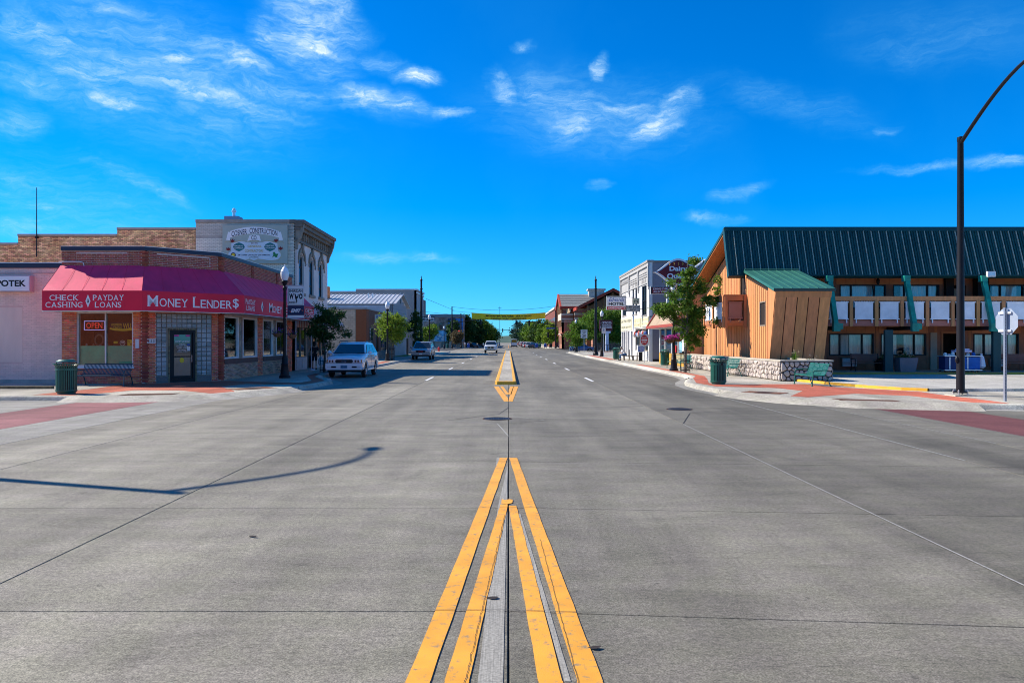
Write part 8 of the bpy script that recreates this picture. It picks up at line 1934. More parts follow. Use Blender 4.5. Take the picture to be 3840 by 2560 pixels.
for k, (x, y, h, w, mt, lb) in enumerate(far):
    k1 = w * .55
    tree(x, y, lb, [(0, 0, h * .62, k1, k1, h * .30, 3), (k1 * .5, 0, h * .5, k1 * .8, k1 * .8, h * .24, 1.5), (-k1 * .5, 0, h * .45, k1 * .8, k1 * .8, h * .24, 1.5), (0, 0, h * .86, k1 * .5, k1 * .5, h * .14, 1), (0, 0, h * .3, k1 * .9, k1 * .9, h * .14, 1)], 5200 if y < 300 else 3500, .26 * y / 230, mt, 40 + k, 2.5, .2, 110, .42 * y / 230, 12, group='trees along the far street')
tree(-13.2, 195, 'reddish tan shrub like tree at the far left corner', [(0, 0, 3.4, 1.4, 1.2, 1.2, 2), (-.3, 0, 2.1, 1.1, 1, .7, 1)], 3500, .18, lf_rd, 70, 1.5, .08, 60, .3, 12)
# far wood on the horizon: nobody could count these
wd = MB(); r = random.Random(5)
for side in (-1, 1):
    for i in range(5000):
        x = side * (16 + abs(r.gauss(0, 60))); y = r.uniform(470, 900); z = r.uniform(.5, 9) * (1 - .4 * r.random()); p = Vector((x, y, z)); u = Vector((r.gauss(0, 1), r.gauss(0, .4), r.gauss(0, 1))).normalized(); v = u.orthogonal().normalized(); s = r.uniform(.5, 1.5)
        wd.add([p - u * s, p + v * s, p + u * s, p - v * s], [(0, 1, 2, 3)])
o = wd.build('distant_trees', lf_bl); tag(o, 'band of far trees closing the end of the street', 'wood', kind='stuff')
# planter plants
t = thing('strappy_plant', 'bright green strappy plant before the leaning orange bay', 'plant', (13.05, 34.2, .97)); mb = MB(); spiky(mb, (12.95, 34.4, .97), 130, .52, .012, 3, .3); mb.build('leaves', leaf_mat('lily_leaves', (.10, .21, .02), .4), t); mb = MB(); petals(mb, (12.95, 34.4, 1.42), .3, 25, .02, (1, 1, .3)); mb.build('buds', M('pale_buds', (.5, .4, .25), .7), t, kind='stuff')
t = thing('small_plant', 'small dark plant with pale flowers on the right of the stone planter', 'plant', (13.6, 34.4, .97)); mb = MB(); petals(mb, (13.6, 34.3, 1.03), .2, 120, .03, (1.2, 1, .5)); mb.build('leaves', lf_bask, t); mb = MB(); petals(mb, (13.6, 34.2, 1.15), .25, 14, .022, (1.2, 1, .6)); mb.build('flowers', m_paper, t, kind='stuff')
# ================================================================ VEHICLES
m_tyre = M('tyre_rubber', (.018, .018, .018), .85, .1, 8); m_rim = M('wheel_rim', (.45, .46, .48), .3, .08, 5, metal=.7); m_under = M('underbody', (.012, .012, .013), .9)
m_hl = M('headlamp_glass', (.55, .60, .66), .08, .25, 14, spec=1.0); m_red = M('tail_lamp', (.35, .01, .01), .2, spec=.8); m_amb = M('amber_lens', (.6, .2, .03), .2, spec=.8)
m_carglass = M('car_glass', (.012, .018, .022), .04, .2, 2, spec=1.0); m_chrome = M('chrome', (.6, .6, .62), .12, metal=1.0)
def smooth_poly(pts, y):
    for i in range(len(pts) - 1):
        if pts[i][0] <= y <= pts[i + 1][0]:
            t = (y - pts[i][0]) / max(1e-6, pts[i + 1][0] - pts[i][0]); return pts[i][1] + (pts[i + 1][1] - pts[i][1]) * t
    return pts[-1][1]
def make_vehicle(name, label, cat, paint, L, W, top, wheels, wr, gc, cab, lower=None, detail=True, group=None, plate='', grille=True, rack=False, tint=None, lights_rear=False, fr=1.0):
    """front at y = 0 facing -Y, rear at y = L.  top: upper outline (y, z) of the lower body.
    cab: dict(base_f, top_f, top_r, base_r, zb, zt, inset)"""
    t = thing(name, label, cat, (0, 0, 0), group)
    hw = W / 2
    ys_ = sorted(set([round(L * i / 44, 3) for i in range(45)] + [round(w + wr * 1.16 * math.cos(a), 3) for w in wheels for a in [PI * k / 12 for k in range(13)]]))
    ys_ = [y for y in ys_ if 0 <= y <= L]
    secs = []; zz = gc
    for y in ys_:
        zt_ = smooth_poly(top, y); e = min(1, (y / .45)); e2 = min(1, (L - y) / .3); w = hw * (1 - .13 * (1 - e) ** 2 - .08 * (1 - e2) ** 2)
        zb = zz + (.10 * (1 - e) ** 2)
        for wy in wheels:
            d = abs(y - wy)
            if d < wr * 1.17: zb = max(zb, wr + math.sqrt(max(0, (wr * 1.17) ** 2 - d * d)) * .98)
        zb = min(zb, zt_ - .05)
        H = zt_ - zb
        half = [(w * .55, zb), (w * .97, zb), (w, zb + min(.12, H * .2)), (w * 1.0, zb + H * .45), (w * .995, zb + H * .68), (w * .965, zt_ - min(.07, H * .3)), (w * .90, zt_ - .012), (w * .5, zt_ + (.02 if y < cab['base_f'] else 0))]
        secs.append([(x, y, z) for x, z in half] + [(-x, y, z) for x, z in half[::-1]])
    n = len(secs[0]); mb = MB(); mb.add([p for s in secs for p in s], [(i * n + k, i * n + (k + 1) % n, (i + 1) * n + (k + 1) % n, (i + 1) * n + k) for i in range(len(secs) - 1) for k in range(n)] + [tuple(range(n)), tuple(reversed(range((len(secs) - 1) * n, len(secs) * n)))])
    mb.build('body', paint, t, smooth=True)
    MB().box(-hw * .9, hw * .9, .25, L - .2, gc - .06, gc + .25).build('underbody', m_under, t)
    for wy in wheels: MB().box(-hw * .93, hw * .93, wy - wr * 1.1, wy + wr * 1.1, gc, wr * 2.05).build('wheel_well', m_under, t)
    # cabin
    bf, tf, tr, br, zb, zt_, ins = cab['base_f'], cab['top_f'], cab['top_r'], cab['base_r'], cab['zb'], cab['zt'], cab['inset']
    wb, wt = hw * .93, hw * .93 - ins
    rows = []
    for y, z, w in ((bf, zb - .03, wb), (tf, zt_, wt), (tf + .18, zt_ + .035, wt), ((tf + tr) / 2, zt_ + .05, wt), (tr - .15, zt_ + .03, wt), (tr, zt_ - .01, wt), (br, zb - .03, wb)):
        rows.append((y, z, w))
    mb = MB(); vs = []; 
    # top skin as strips, sides as polygons
    top_pts = [(-w * (1 if k == 0 else .9), y, z - (.05 if k == 0 else 0)) for (y, z, w) in rows for k in (0, 1)] 
    for (y, z, w) in rows: vs += [(-w, y, z - (.045 if z > zb else 0)), (-w * .88, y, z), (w * .88, y, z), (w, y, z - (.045 if z > zb else 0))]
    m = len(rows); fs = [(i * 4 + k, i * 4 + k + 1, (i + 1) * 4 + k + 1, (i + 1) * 4 + k) for i in range(m - 1) for k in range(3)]
    fs += [tuple(i * 4 for i in range(m)), tuple(i * 4 + 3 for i in reversed(range(m)))]
    mb.add(vs, fs); mb.build('cabin', paint, t, smooth=True)
    gz = tint or m_carglass
    def quad(a, b, c, d, inset, off, nm, mat):
        a, b, c, d = map(Vector, (a, b, c, d)); ce = (a + b + c + d) / 4; nn = (b - a).cross(d - a).normalized(); q = [p + (ce - p) * inset + nn * off for p in (a, b, c, d)]
        mb = MB(); mb.prism(q, nn * .006); mb.build(nm, mat, t)
    quad((-wb, bf, zb), (wb, bf, zb), (wt, tf, zt_ - .02), (-wt, tf, zt_ - .02), .09, .006, 'windshield', gz)
    quad((wb, br, zb), (-wb, br, zb), (-wt, tr, zt_ - .04), (wt, tr, zt_ - .04), .12, .006, 'rear_window', gz)
    # side glass pieces
    cuts = cab.get('cuts', [.40, .72])
    ed = [0.04] + cuts + [0.97]
    for s in (-1, 1):
        for k in range(len(ed) - 1):
            u0, u1 = ed[k] + .012, ed[k + 1] - .012
            def P(u, v): 
                yb = bf + .12 + (br - bf - .2) * u; yt = tf + .08 + (tr - tf - .14) * u; z = zb + .03 + (zt_ - .12 - zb) * v
                y = yb + (yt - yb) * v; w = wb + (wt - wb) * ((z - zb) / (zt_ - zb)); return Vector((s * (w + .004), y, z))
            q = [P(u0, 0), P(u1, 0), P(u1, 1), P(u0, 1)]
            if s < 0: q = q[::-1]
            mb = MB(); mb.prism(q, (s * .006, 0, 0)); mb.build('side_window', gz, t)
    for wy in wheels:
        for s in (-1, 1):
            x = s * (hw - .12); mb = MB()
            prof = [(.0, -.11), (wr * .66, -.11), (wr * .97, -.09), (wr, -.05), (wr, .05), (wr * .97, .09), (wr * .68, .11), (wr * .64, .07)]
            mb.lathe((0, 0, 0), [(max(r_, .001), z) for r_, z in prof], 22); mb.xf(Matrix.Translation((x, wy, wr)) @ Matrix.Rotation(R(90) * s, 4, 'Y')); wh = mb.build('wheel', m_tyre, t, smooth=True)
            mb = MB(); mb.lathe((0, 0, 0), [(wr * .64, .07), (wr * .62, .095), (wr * .56, .07)], 20, capped=False)
            for k in range(6):
                a = 2 * PI * k / 6; mb.add([(math.cos(a - .16) * wr * .15, math.sin(a - .16) * wr * .15, .09), (math.cos(a + .16) * wr * .15, math.sin(a + .16) * wr * .15, .09), (math.cos(a + .17) * wr * .6, math.sin(a + .17) * wr * .6, .085), (math.cos(a - .17) * wr * .6, math.sin(a - .17) * wr * .6, .085)], [(0, 1, 2, 3)])
            mb.lathe((0, 0, 0), [(wr * .2, .085), (wr * .18, .105), (.001, .108)], 12, capped=False); mb.xf(Matrix.Translation((x, wy, wr)) @ Matrix.Rotation(R(90) * s, 4, 'Y')); mb.build('rim', m_rim, wh)
    return t
F0 = lambda y=0: Frame((0, y, 0), (1, 0, 0))
m_lx = M('pearl_white_paint', (.72, .76, .80), .22, .03, 1, spec=.6, coat=.6); m_pew = M('pewter_paint', (.34, .35, .37), .25, .03, 1, spec=.6, metal=.3, coat=.5)
lx = make_vehicle('parked_suv', 'big pearl white luxury SUV parked at the left curb', 'suv', m_lx, 4.89, 1.94, [(0, .98), (.06, 1.04), (.25, 1.11), (.9, 1.17), (1.28, 1.22), (1.5, 1.24), (4.4, 1.24), (4.85, 1.18), (4.89, 1.0)], (.98, 3.83), .385, .42,
                  dict(base_f=1.20, top_f=2.05, top_r=4.35, base_r=4.82, zb=1.22, zt=1.80, inset=.21, cuts=[.36, .66]))
def panel(t, a0, a1, z0, z1, y, mat, nm, th=.02, round_=0):
    y = min(y, -.003) if 'turn' not in nm else y
    F = Frame((0, y, 0), (1, 0, 0)); mb = MB()
    if round_:
        r_ = round_; pts = [(a0 + r_, z0), (a1 - r_, z0), (a1, z0 + r_), (a1, z1 - r_), (a1 - r_, z1), (a0 + r_, z1), (a0, z1 - r_), (a0, z0 + r_)]; F.poly(mb, pts, -.08, th)
    else: F.box(mb, a0, a1, z0, z1, -.08, th)
    return mb.build(nm, mat, t)
g_ = panel(lx, -.46, .46, .78, .945, .03, m_under, 'grille', .02, .06)
for z in (.82, .87): panel(lx, -.44, .44, z, z + .008, .008, M('dark_chrome', (.12, .12, .13), .35, metal=1.0), 'grille_bar', .028)
mb = MB(); F_ = Frame((0, -.02, 0), (1, 0, 0)); mb.tube([F_.p(.11 * math.cos(a), .86 + .06 * math.sin(a), .02) for a in [2 * PI * k / 16 for k in range(17)]], .008, 5); mb.tube([F_.p(.05, .905, .02), F_.p(-.04, .835, .02), F_.p(.08, .835, .02)], .008, 5); mb.build('emblem', m_chrome, lx)
for s in (-1, 1):
    a = sorted((s * .50, s * .83)); h = panel(lx, a[0], a[1], .78, .945, .035, m_hl, 'headlight', .02, .05)
    mb = MB(); Fq = Frame((0, -.024, 0), (1, 0, 0))
    for cx in (s * .59, s * .73): Fq.poly(mb, [(cx + .05 * math.cos(2 * PI * k / 12), .865 + .06 * math.sin(2 * PI * k / 12)) for k in range(12)], .0, .012)
    mb.build('reflector', M('dark_reflector', (.03, .03, .035), .2, spec=1), h)
    a = sorted((s * .83, s * .90)); panel(lx, a[0], a[1], .80, .94, .06, m_amb, 'turn_signal', .02)
    a = sorted((s * .40, s * .66)); panel(lx, a[0], a[1], .53, .61, -.02, m_black, 'air_intake', .035, .02)
    a = sorted((s * .68, s * .86)); panel(lx, a[0], a[1], .53, .61, -.02, m_hl, 'fog_light', .04, .02)
mb = MB(); F_ = Frame((0, 0, 0), (1, 0, 0)); F_.poly(mb, [(-.93, .42), (.93, .42), (.96, .55), (.95, .76), (-.95, .76), (-.96, .55)], -.35, .025); mb.build('bumper', m_lx, lx)
mb = MB(); F_.box(mb, -.93, .93, .765, .778, -.3, .012); mb.build('bumper_gap', m_black, lx)
mb = MB(); F_.box(mb, -.85, .85, .30, .42, -.3, -.05); mb.build('air_dam', m_under, lx)
p_ = panel(lx, -.17, .17, .50, .66, -.02, M('blue_plate', (.12, .25, .38), .5, .3, 12), 'license_plate', .045); put_text(lx, Frame((0, -.068, 0), (1, 0, 0)), 'WYO 3-218', -.14, .14, .55, .61, .001, m_blk)
for s in (-1, 1):
    mb = MB(); mb.ball((s * 1.07, 1.42, 1.30), .1, 8, 6, (1.1, .6, 1.0)); mb.rod((s * .92, 1.45, 1.25), (s * 1.05, 1.43, 1.27), .025); mb.build('mirror', m_lx, lx, smooth=True)
    mb = MB(); mb.tube([(s * .72, 2.1, 1.84), (s * .70, 2.3, 1.905), (s * .70, 4.1, 1.905), (s * .72, 4.35, 1.84)], .02, 6); mb.build('roof_rail', m_black, lx)
    mb = MB(); mb.box(s * .93 - .03, s * .93 + .03, 1.45, 3.4, .36, .42); mb.build('running_board', m_lx, lx)
    mb = MB(); mb.box(s * .972 - .006, s * .972 + .006, 1.48, 3.3, .60, .66); mb.build('side_moulding', m_lx, lx)
    for y in (2.35, 3.25): mb = MB(); mb.box(s * .973 - .004, s * .973 + .004, y - .006, y + .006, .52, 1.2); mb.build('door_gap', m_black, lx)
    for y in (2.15, 3.1): mb = MB(); mb.box(s * .985 - .012, s * .985 + .012, y - .1, y + .08, 1.02, 1.06); mb.build('door_handle', m_lx, lx)
mb = MB(); mb.box(-.7, .7, 2.2, 2.26, 1.88, 1.9).box(-.7, .7, 3.9, 3.96, 1.88, 1.9); mb.build('roof_bar', m_black, lx)
mb = MB(); mb.tube([(.36 + .17 * math.cos(a), 1.52 + .05 * math.sin(a), 1.33 + .13 * math.sin(a)) for a in [2 * PI * k / 14 for k in range(15)]], .012, 5); mb.build('steering_wheel', m_alu, lx)
mb = MB(); 
for x in (-.78, .5): mb.tube([(x, .96, 1.27), (x + .45, 1.22, 1.285)], .012, 5)
mb.build('wiper', m_black, lx)
lx.location = (-8.46, 39.1, 0)
gm = make_vehicle('parked_truck', 'pewter grey full size SUV parked behind the white one', 'suv', m_pew, 5.05, 2.0, [(0, .98), (.05, 1.04), (.3, 1.12), (1.2, 1.17), (1.45, 1.22), (4.7, 1.22), (5.0, 1.1), (5.05, .9)], (.95, 3.9), .40, .44,
                  dict(base_f=1.25, top_f=1.95, top_r=4.75, base_r=5.0, zb=1.2, zt=1.82, inset=.17, cuts=[.36, .66]))
panel(gm, -.48, .48, .76, .97, .02, m_black, 'grille', .02, .07); mb = MB(); mb.tube([(-.48, -.01, .83), (-.48, -.01, .9), (-.42, -.01, .97), (.42, -.01, .97), (.48, -.01, .9), (.48, -.01, .83), (.42, -.01, .76), (-.42, -.01, .76), (-.48, -.01, .83)], .012, 5); mb.build('grille_ring', m_chrome, gm); put_text(gm, Frame((0, -.01, 0), (1, 0, 0)), 'GMC', -.24, .24, .80, .92, .015, m_sred, bold=.05)
for s in (-1, 1):
    a = sorted((s * .52, s * .93)); panel(gm, a[0], a[1], .84, .98, .03, m_hl, 'headlight', .02); a = sorted((s * .53, s * .92)); panel(gm, a[0], a[1], .76, .82, .03, m_amb, 'turn_signal', .02)
    mb = MB(); mb.ball((s * 1.14, 1.4, 1.28), .13, 8, 6, (1, .5, .9)); mb.rod((s * .95, 1.42, 1.2), (s * 1.1, 1.4, 1.25), .03); mb.build('mirror', m_pew, gm)
    mb = MB(); mb.tube([(s * .72, 2.2, 1.88), (s * .70, 2.4, 1.93), (s * .70, 4.4, 1.93), (s * .72, 4.6, 1.87)], .02, 6); mb.build('roof_rail', m_black, gm)
panel(gm, -.98, .98, .52, .74, .0, m_pew, 'bumper', .05); panel(gm, -.9, .9, .36, .50, .0, m_under, 'air_dam', .02); panel(gm, -.16, .16, .54, .68, -.05, m_paper, 'license_plate', .012)
gm.location = (-8.9, 77.0, 0)
rm = make_vehicle('pickup', 'white and silver heavy pickup driving towards the crossing', 'pickup', m_lx, 5.9, 2.05, [(0, 1.15), (.05, 1.22), (.4, 1.28), (1.3, 1.32), (1.6, 1.3), (3.5, 1.30), (5.85, 1.30), (5.9, 1.1)], (1.05, 4.65), .42, .52,
                  dict(base_f=1.35, top_f=2.05, top_r=3.35, base_r=3.6, zb=1.32, zt=1.92, inset=.17, cuts=[.5]))
panel(rm, -.55, .55, .72, 1.16, .0, m_chrome, 'grille', .04, .05); 
for z in (.76, .98): panel(rm, -.5, -.03, z, z + .15, -.04, m_black, 'grille_opening', .012); panel(rm, .03, .5, z, z + .15, -.04, m_black, 'grille_opening', .012)
for s in (-1, 1):
    a = sorted((s * .58, s * .97)); panel(rm, a[0], a[1], .82, 1.14, .03, m_hl, 'headlight', .03)
    mb = MB(); mb.box(s * 1.2 - .1, s * 1.2 + .1, 1.55, 1.62, 1.3, 1.65); mb.rod((s * .95, 1.6, 1.4), (s * 1.15, 1.6, 1.45), .03); mb.build('mirror', m_chrome, rm)
panel(rm, -1.0, 1.0, .50, .68, .0, m_chrome, 'bumper', .08); panel(rm, -.7, .7, .52, .58, -.08, m_black, 'bumper_slot', .01)
mb = MB(); mb.box(-.85, .85, 3.75, 5.8, 1.31, 1.33); mb.build('bed', m_under, rm)
rm.location = (-2.85, 121, 0)
m_van = M('white_van_paint', (.66, .67, .70), .3, .03, 1, coat=.4)
vn = make_vehicle('van', 'tall white van driving away in the right lane', 'van', m_van, 6.0, 2.1, [(0, 1.0), (.1, 1.25), (.9, 1.5), (1.3, 1.55), (6.0, 1.55)], (1.0, 4.8), .38, .4,
                  dict(base_f=1.0, top_f=1.9, top_r=5.9, base_r=5.98, zb=1.52, zt=2.55, inset=.12, cuts=[.3, .62]))
mb = MB(); mb.box(-1.03, 1.03, 5.9, 6.08, .42, .62); mb.build('bumper', m_black, vn)
for s in (-1, 1): mb = MB(); mb.box(s * .97 - .06, s * .97 + .06, 5.95, 6.03, .9, 1.6); mb.build('tail_light', m_red, vn)
vn.location = (1.75, 243, 0); vn.rotation_euler = (0, 0, PI)
def small_car(label, paint, x, y, rz, kind='car', lenk=4.4):
    c = make_vehicle('parked_car', label, 'car', paint, lenk, 1.8, [(0, .75), (.08, .82), (.4, .9), (1.1, .98), (1.3, .98), (3.7, 1.0), (lenk - .05, .95), (lenk, .7)], (.85, lenk - .95), .33, .28,
                     dict(base_f=1.0, top_f=1.7, top_r=3.2 if kind == 'car' else lenk - .5, base_r=lenk - .55 if kind == 'car' else lenk - .1, zb=.96, zt=1.42 if kind == 'car' else 1.65, inset=.2, cuts=[.5]), group='cars parked down the far street')
    for s in (-1, 1):
        mb = MB(); mb.box(s * .72 - .14, s * .72 + .14, -.0, .06, .58, .72); mb.build('headlight', m_hl, c); mb = MB(); mb.box(s * .74 - .12, s * .74 + .12, lenk - .06, lenk + .01, .7, .85); mb.build('tail_light', m_red, c)
    c.location = (x, y, 0); c.rotation_euler = (0, 0, rz); return c
cp = {k: M('car_paint_' + k, c, .25, .03, 1, coat=.5) for k, c in dict(white=(.6, .6, .62), red=(.35, .02, .015), black=(.012, .012, .015), silver=(.35, .36, .38), grey=(.08, .085, .09), blue=(.03, .08, .22)).items()}
small_car('black car parked nose out just past the crossing on the right', cp['black'], 8.2, 214, PI - .5)
small_car('silver SUV second in the parked row on the right', cp['silver'], 7.6, 221, PI - .5, 'suv')
small_car('red car third in the parked row on the right', cp['red'], 7.4, 229, PI - .5)
small_car('white SUV fourth in the parked row on the right', cp['white'], 7.1, 237, PI - .5, 'suv')
for k, (c, y) in enumerate((('grey', 249), ('red', 258), ('white', 268), ('silver', 279), ('black', 292), ('white', 306), ('grey', 325), ('red', 345))):
    small_car(f'{c} car far down the parked row on the right, {["fifth","sixth","seventh","eighth","ninth","tenth","eleventh","twelfth"][k]} from the crossing', cp[c], 6.9, y, PI - .5, 'suv' if k % 2 else 'car')
for k, (c, x, y, rz, lb) in enumerate((('grey', -9.4, 222, .5, 'dark grey car parked under the trees on the far left'), ('silver', -8.0, 262, .5, 'silver car behind the pickup on the far left'), ('black', -7.6, 286, .5, 'black car far down the left row'), ('red', -7.6, 300, .5, 'red car far down the left row'), ('grey', -4.5, 330, 0, 'dark car driving far away in the left lane'), ('black', -7.5, 345, .5, 'last dark car far down the left row'))):
    small_car(lb, cp[c], x, y, rz, 'suv' if k % 2 else 'car')
small_car('black sedan waiting on the side street at the far right', cp['black'], 17.5, 199, PI / 2 + .1)
small_car('blue car parked beside the railing behind the hotel lamp', cp['blue'], 15.5, 138, PI / 2)

# ================================================================ PEOPLE
def skin_mesh(verts, edges, radii, root=0, sub=1):
    me = bpy.data.meshes.new('figure_tmp'); me.from_pydata(verts, edges, []); ob = bpy.data.objects.new('figure_tmp', me); col.objects.link(ob)
    md = ob.modifiers.new('skin', 'SKIN'); md.use_smooth_shade = True
    if not me.skin_vertices: 
        bm = bmesh.new(); bm.from_mesh(me); bm.verts.layers.skin.verify(); bm.to_mesh(me); bm.free()
    sv = me.skin_vertices[0].data
    for i, r_ in enumerate(radii): sv[i].radius = (r_, r_) if not isinstance(r_, tuple) else r_; sv[i].use_root = (i == root)
    s2 = ob.modifiers.new('sub', 'SUBSURF'); s2.levels = sub; s2.render_levels = sub
    dg = bpy.context.evaluated_depsgraph_get(); dg.update(); m2 = bpy.data.meshes.new_from_object(ob.evaluated_get(dg))
    V = [tuple(v.co) for v in m2.vertices]; Fs = [tuple(p.vertices) for p in m2.polygons]
    bpy.data.objects.remove(ob); bpy.data.meshes.remove(me); bpy.data.meshes.remove(m2); return V, Fs
def person(label, J, mats, loc, rz, group=None, hair='bob', fingers=True, shorts=False, skirt=False):
    """J: joints as dict of (x, y, z); the figure faces -Y.  mats: skin, top, legs, shoes, hair"""
    t = thing('person', label, 'person', (0, 0, 0), group)
    skin, topm, legm, shoem, hairm = mats
    names = ['pelvis', 'waist', 'chest', 'neck', 'head_b', 'head_t'] + [a + s for s in 'LR' for a in ('shoulder', 'elbow', 'wrist', 'palm', 'hip', 'knee', 'ankle', 'heel', 'toe')]
    idx = {k: i for i, k in enumerate(names)}; rad = dict(pelvis=(.15, .11), waist=(.125, .10), chest=(.165, .11), neck=.052, head_b=.075, head_t=.085, shoulder=.06, elbow=.042, wrist=.028, palm=(.04, .018), hip=.09, knee=.058, ankle=.036, heel=.035, toe=.03)
    V = [J[k] for k in names]; Rr = [rad[k if k in rad else k[:-1]] for k in names]
    E = [('pelvis', 'waist'), ('waist', 'chest'), ('chest', 'neck'), ('neck', 'head_b'), ('head_b', 'head_t')]
    for s in 'LR': E += [('chest', 'shoulder' + s), ('shoulder' + s, 'elbow' + s), ('elbow' + s, 'wrist' + s), ('wrist' + s, 'palm' + s), ('pelvis', 'hip' + s), ('hip' + s, 'knee' + s), ('knee' + s, 'ankle' + s), ('ankle' + s, 'heel' + s), ('heel' + s, 'toe' + s)]
    EE = [(idx[a], idx[b]) for a, b in E]; mb = MB(); v, f = skin_mesh(V, EE, Rr, 0, 1); mb.add(v, f)
    hb_ = Vector(J['head_b']); ht = Vector(J['head_t']); hc_ = (hb_ + ht) / 2; up = (ht - hb_).normalized(); fw = Vector(J.get('face', (0, -1, 0))).normalized(); rt = fw.cross(up)
    if fingers:
        for s in 'LR':
            p = Vector(J['palm' + s]); d = (p - Vector(J['wrist' + s])).normalized(); q = d.orthogonal().normalized()
            for k in range(4):
                o = p + q * (.024 * (k - 1.5)); l = (.07, .08, .075, .055)[k]; cr = d.cross(q); mb.tube([o - d * .02, o + d * l * .5, o + d * l * .8 + cr * .02, o + d * l * .95 + cr * .045], .009, 5, .007)
            mb.tube([p - d * .05 + q * .03, p - d * .01 + q * .06, p + d * .03 + q * .065], .011, 5, .008)
    mb.ball(tuple(hc_ + fw * .092 - up * .0), .018, 6, 4, (.9, 1.2, 1.3))           # nose
    for s_ in (-1, 1): mb.ball(tuple(hc_ + rt * s_ * .088 - up * .0), .026, 6, 4, (.4, .8, 1.2))
    mb.build('body', skin, t, smooth=True)
    fm = MB()
    for s_ in (-1, 1): fm.ball(tuple(hc_ + fw * .083 + rt * s_ * .034 + up * .022), .010, 6, 4)
    fm.build('eye', m_blk, t); fm = MB(); fm.ball(tuple(hc_ + fw * .082 - up * .05), .018, 6, 4, (1.3, .4, .35)); fm.build('mouth', M('lips', (.35, .12, .10), .6), t)
    def sub(ks, es, grow, nm, mat, over={}):
        ii = {k: i for i, k in enumerate(ks)}; vv = [over.get(k, J.get(k)) for k in ks]; rr = []
        for k in ks:
            r_ = rad[k if k in rad else k[:-1]]; rr.append(tuple(q + grow for q in r_) if isinstance(r_, tuple) else r_ + grow)
        a, b = skin_mesh(vv, [(ii[x], ii[y]) for x, y in es], rr, 0, 1); m = MB(); m.add(a, b); m.build(nm, mat, t, smooth=True)
    tk = ['waist', 'pelvis', 'chest'] + [a + s for s in 'LR' for a in ('shoulder', 'elbow')]
    te = [('waist', 'pelvis'), ('waist', 'chest')] + [e for s in 'LR' for e in (('chest', 'shoulder' + s), ('shoulder' + s, 'elbow' + s))]
    sub(tk, te, .018, 'shirt', topm)
    lk = ['pelvis'] + [a + s for s in 'LR' for a in (('hip', 'knee') if shorts else ('hip', 'knee', 'ankle'))]
    le = [e for s in 'LR' for e in ((('pelvis', 'hip' + s), ('hip' + s, 'knee' + s)) if shorts else (('pelvis', 'hip' + s), ('hip' + s, 'knee' + s), ('knee' + s, 'ankle' + s)))]
    sub(lk, le, .018, 'trousers', legm)
    for s in 'LR':
        a = Vector(J['heel' + s]); b = Vector(J['toe' + s]); m = MB(); d = (b - a); m.tube([a - d * .15, a + d * .5, b + d * .1], .052, 8, .042); m.build('shoe', shoem, t, smooth=True)
    m = MB()
    m.ball(tuple(hc_ + up * .035 - fw * .022), .118 if hair != 'short' else .104, 12, 8, (.95, .98, 1.0))
    if hair == 'bob': m.ball(tuple(hc_ - up * .09 - fw * .05), .10, 10, 6, (1.0, .7, 1.2))
    m.build('hair', hairm, t, smooth=True)
    t.location = loc; t.rotation_euler = (0, 0, rz); return t
def stand(step=.0, lean=0, bend=0):
    J = dict(pelvis=(0, 0, .95), waist=(0, -.01, 1.1), chest=(0, -.02 - lean, 1.32), neck=(0, -.02 - lean, 1.46), head_b=(0, -.04 - lean * 1.3, 1.54), head_t=(0, -.045 - lean * 1.5, 1.66))
    for s, k in (('L', 1), ('R', -1)):
        w = k * step
        J.update({'shoulder' + s: (k * .175, -.02 - lean, 1.38), 'elbow' + s: (k * .23, .03 + w * .3, 1.12), 'wrist' + s: (k * .24, -.06 + w * .55 - bend, .90 + bend * .6), 'palm' + s: (k * .235, -.085 + w * .6 - bend, .82 + bend * .6), 'hip' + s: (k * .09, 0, .90), 'knee' + s: (k * .10, -.03 - w * .55, .50), 'ankle' + s: (k * .10, .02 - w * 1.0, .10 + (abs(w) * .12 if k * step < 0 else 0)), 'heel' + s: (k * .10, .05 - w * 1.0, .05), 'toe' + s: (k * .11, -.12 - w * 1.0, .04)})
    return J
sk = M('skin_tone', (.48, .27, .18), .6, .05, 5); mk_blk = M('black_cloth', (.012, .012, .015), .9, .1, 8); mk_wh = M('white_shirt', (.62, .62, .64), .9, .05, 6); mk_jn = M('blue_jeans', (.035, .09, .20), .9, .2, 8); mk_shoe = M('dark_shoe', (.05, .02, .015), .6); mk_hd = M('dark_hair', (.012, .008, .006), .7); mk_hg = M('grey_hair', (.25, .22, .2), .8); mk_tan = M('tan_cloth', (.35, .28, .2), .9); mk_bl = M('blue_cloth', (.05, .10, .25), .9)
J = stand(.16, .03); J['elbowL'] = (.25, -.02, 1.12); J['wristL'] = (.30, -.16, .98); J['palmL'] = (.31, -.20, .92)
walker = person('person in black shirt and long black shorts walking with white bags by the shopfront', J, (sk, mk_blk, mk_blk, mk_blk, mk_hd), (-12.0, 47.0, .15), R(195), shorts=True)
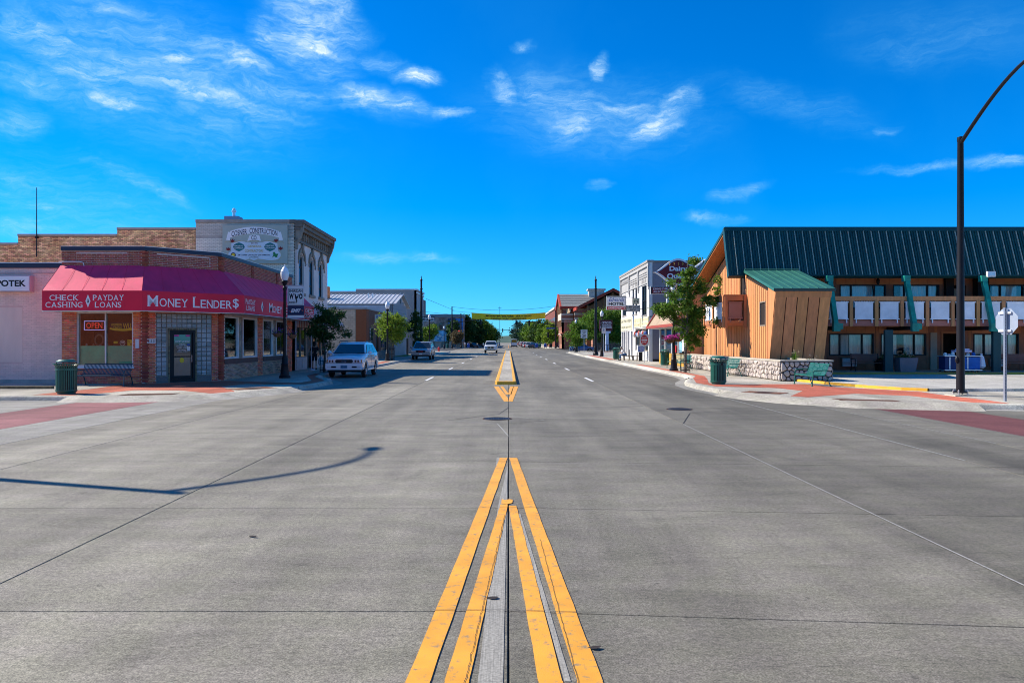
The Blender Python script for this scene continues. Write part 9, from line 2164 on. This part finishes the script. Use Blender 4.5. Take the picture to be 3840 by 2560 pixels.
bag = thing('shopping_bag', 'large white and blue plastic bag carried by the person in black', 'bag', (-11.65, 47.05, .45)); MB().lathe((-11.62, 47.1, .38), [(.10, 0), (.17, .1), (.18, .3), (.12, .48), (.03, .56)], 9, sx=1.1, sy=.6).build('bag', M('white_plastic', (.62, .66, .75), .35), bag); MB().tube([(-11.68, 47.1, .92), (-11.62, 47.1, 1.02), (-11.58, 47.1, .92)], .008, 4).build('handle', m_paper, bag)
# seated man, facing the street (-X), leaning on his knees
J = dict(pelvis=(0, .05, .52), waist=(0, 0, .68), chest=(0, -.16, .90), neck=(0, -.24, 1.02), head_b=(0, -.31, 1.08), head_t=(0, -.38, 1.18), face=(0, -.8, -.45))
for s, k in (('L', 1), ('R', -1)):
    J.update({'shoulder' + s: (k * .17, -.17, .95), 'elbow' + s: (k * .21, -.30, .68), 'wrist' + s: (k * .10, -.50, .66), 'palm' + s: (k * .05, -.56, .64), 'hip' + s: (k * .10, .0, .50), 'knee' + s: (k * .13, -.42, .50), 'ankle' + s: (k * .13, -.42, .12), 'heel' + s: (k * .13, -.39, .05), 'toe' + s: (k * .14, -.58, .04)})
person('seated man in white shirt and blue jeans leaning forward outside the hotel', J, (sk, mk_wh, mk_jn, mk_shoe, mk_hg), (10.75, 70.2, .15), -PI / 2, hair='short')
for k, (x, y, rz, ms_, lb) in enumerate(((-14.2, 203.5, 0, (sk, mk_blk, mk_jn, mk_shoe, mk_hd), 'far pedestrian in dark top and jeans by the left signal pole'), (-11.7, 203.8, .4, (sk, mk_wh, mk_tan, mk_shoe, mk_hd), 'far pedestrian in pale top under the reddish tree'), (-9.0 - 1.7, 206, .2, (sk, mk_blk, mk_blk, mk_shoe, mk_hd), 'far pedestrian in black under the left trees'), (16.6, 206.5, 1.2, (sk, mk_wh, mk_bl, mk_shoe, mk_hg), 'far pedestrian in white near the brick bank'))):
    person(lb, stand(.1 + .03 * k), ms_, (x, y, .12), rz, 'pedestrians beyond the second crossing', 'short', fingers=False)
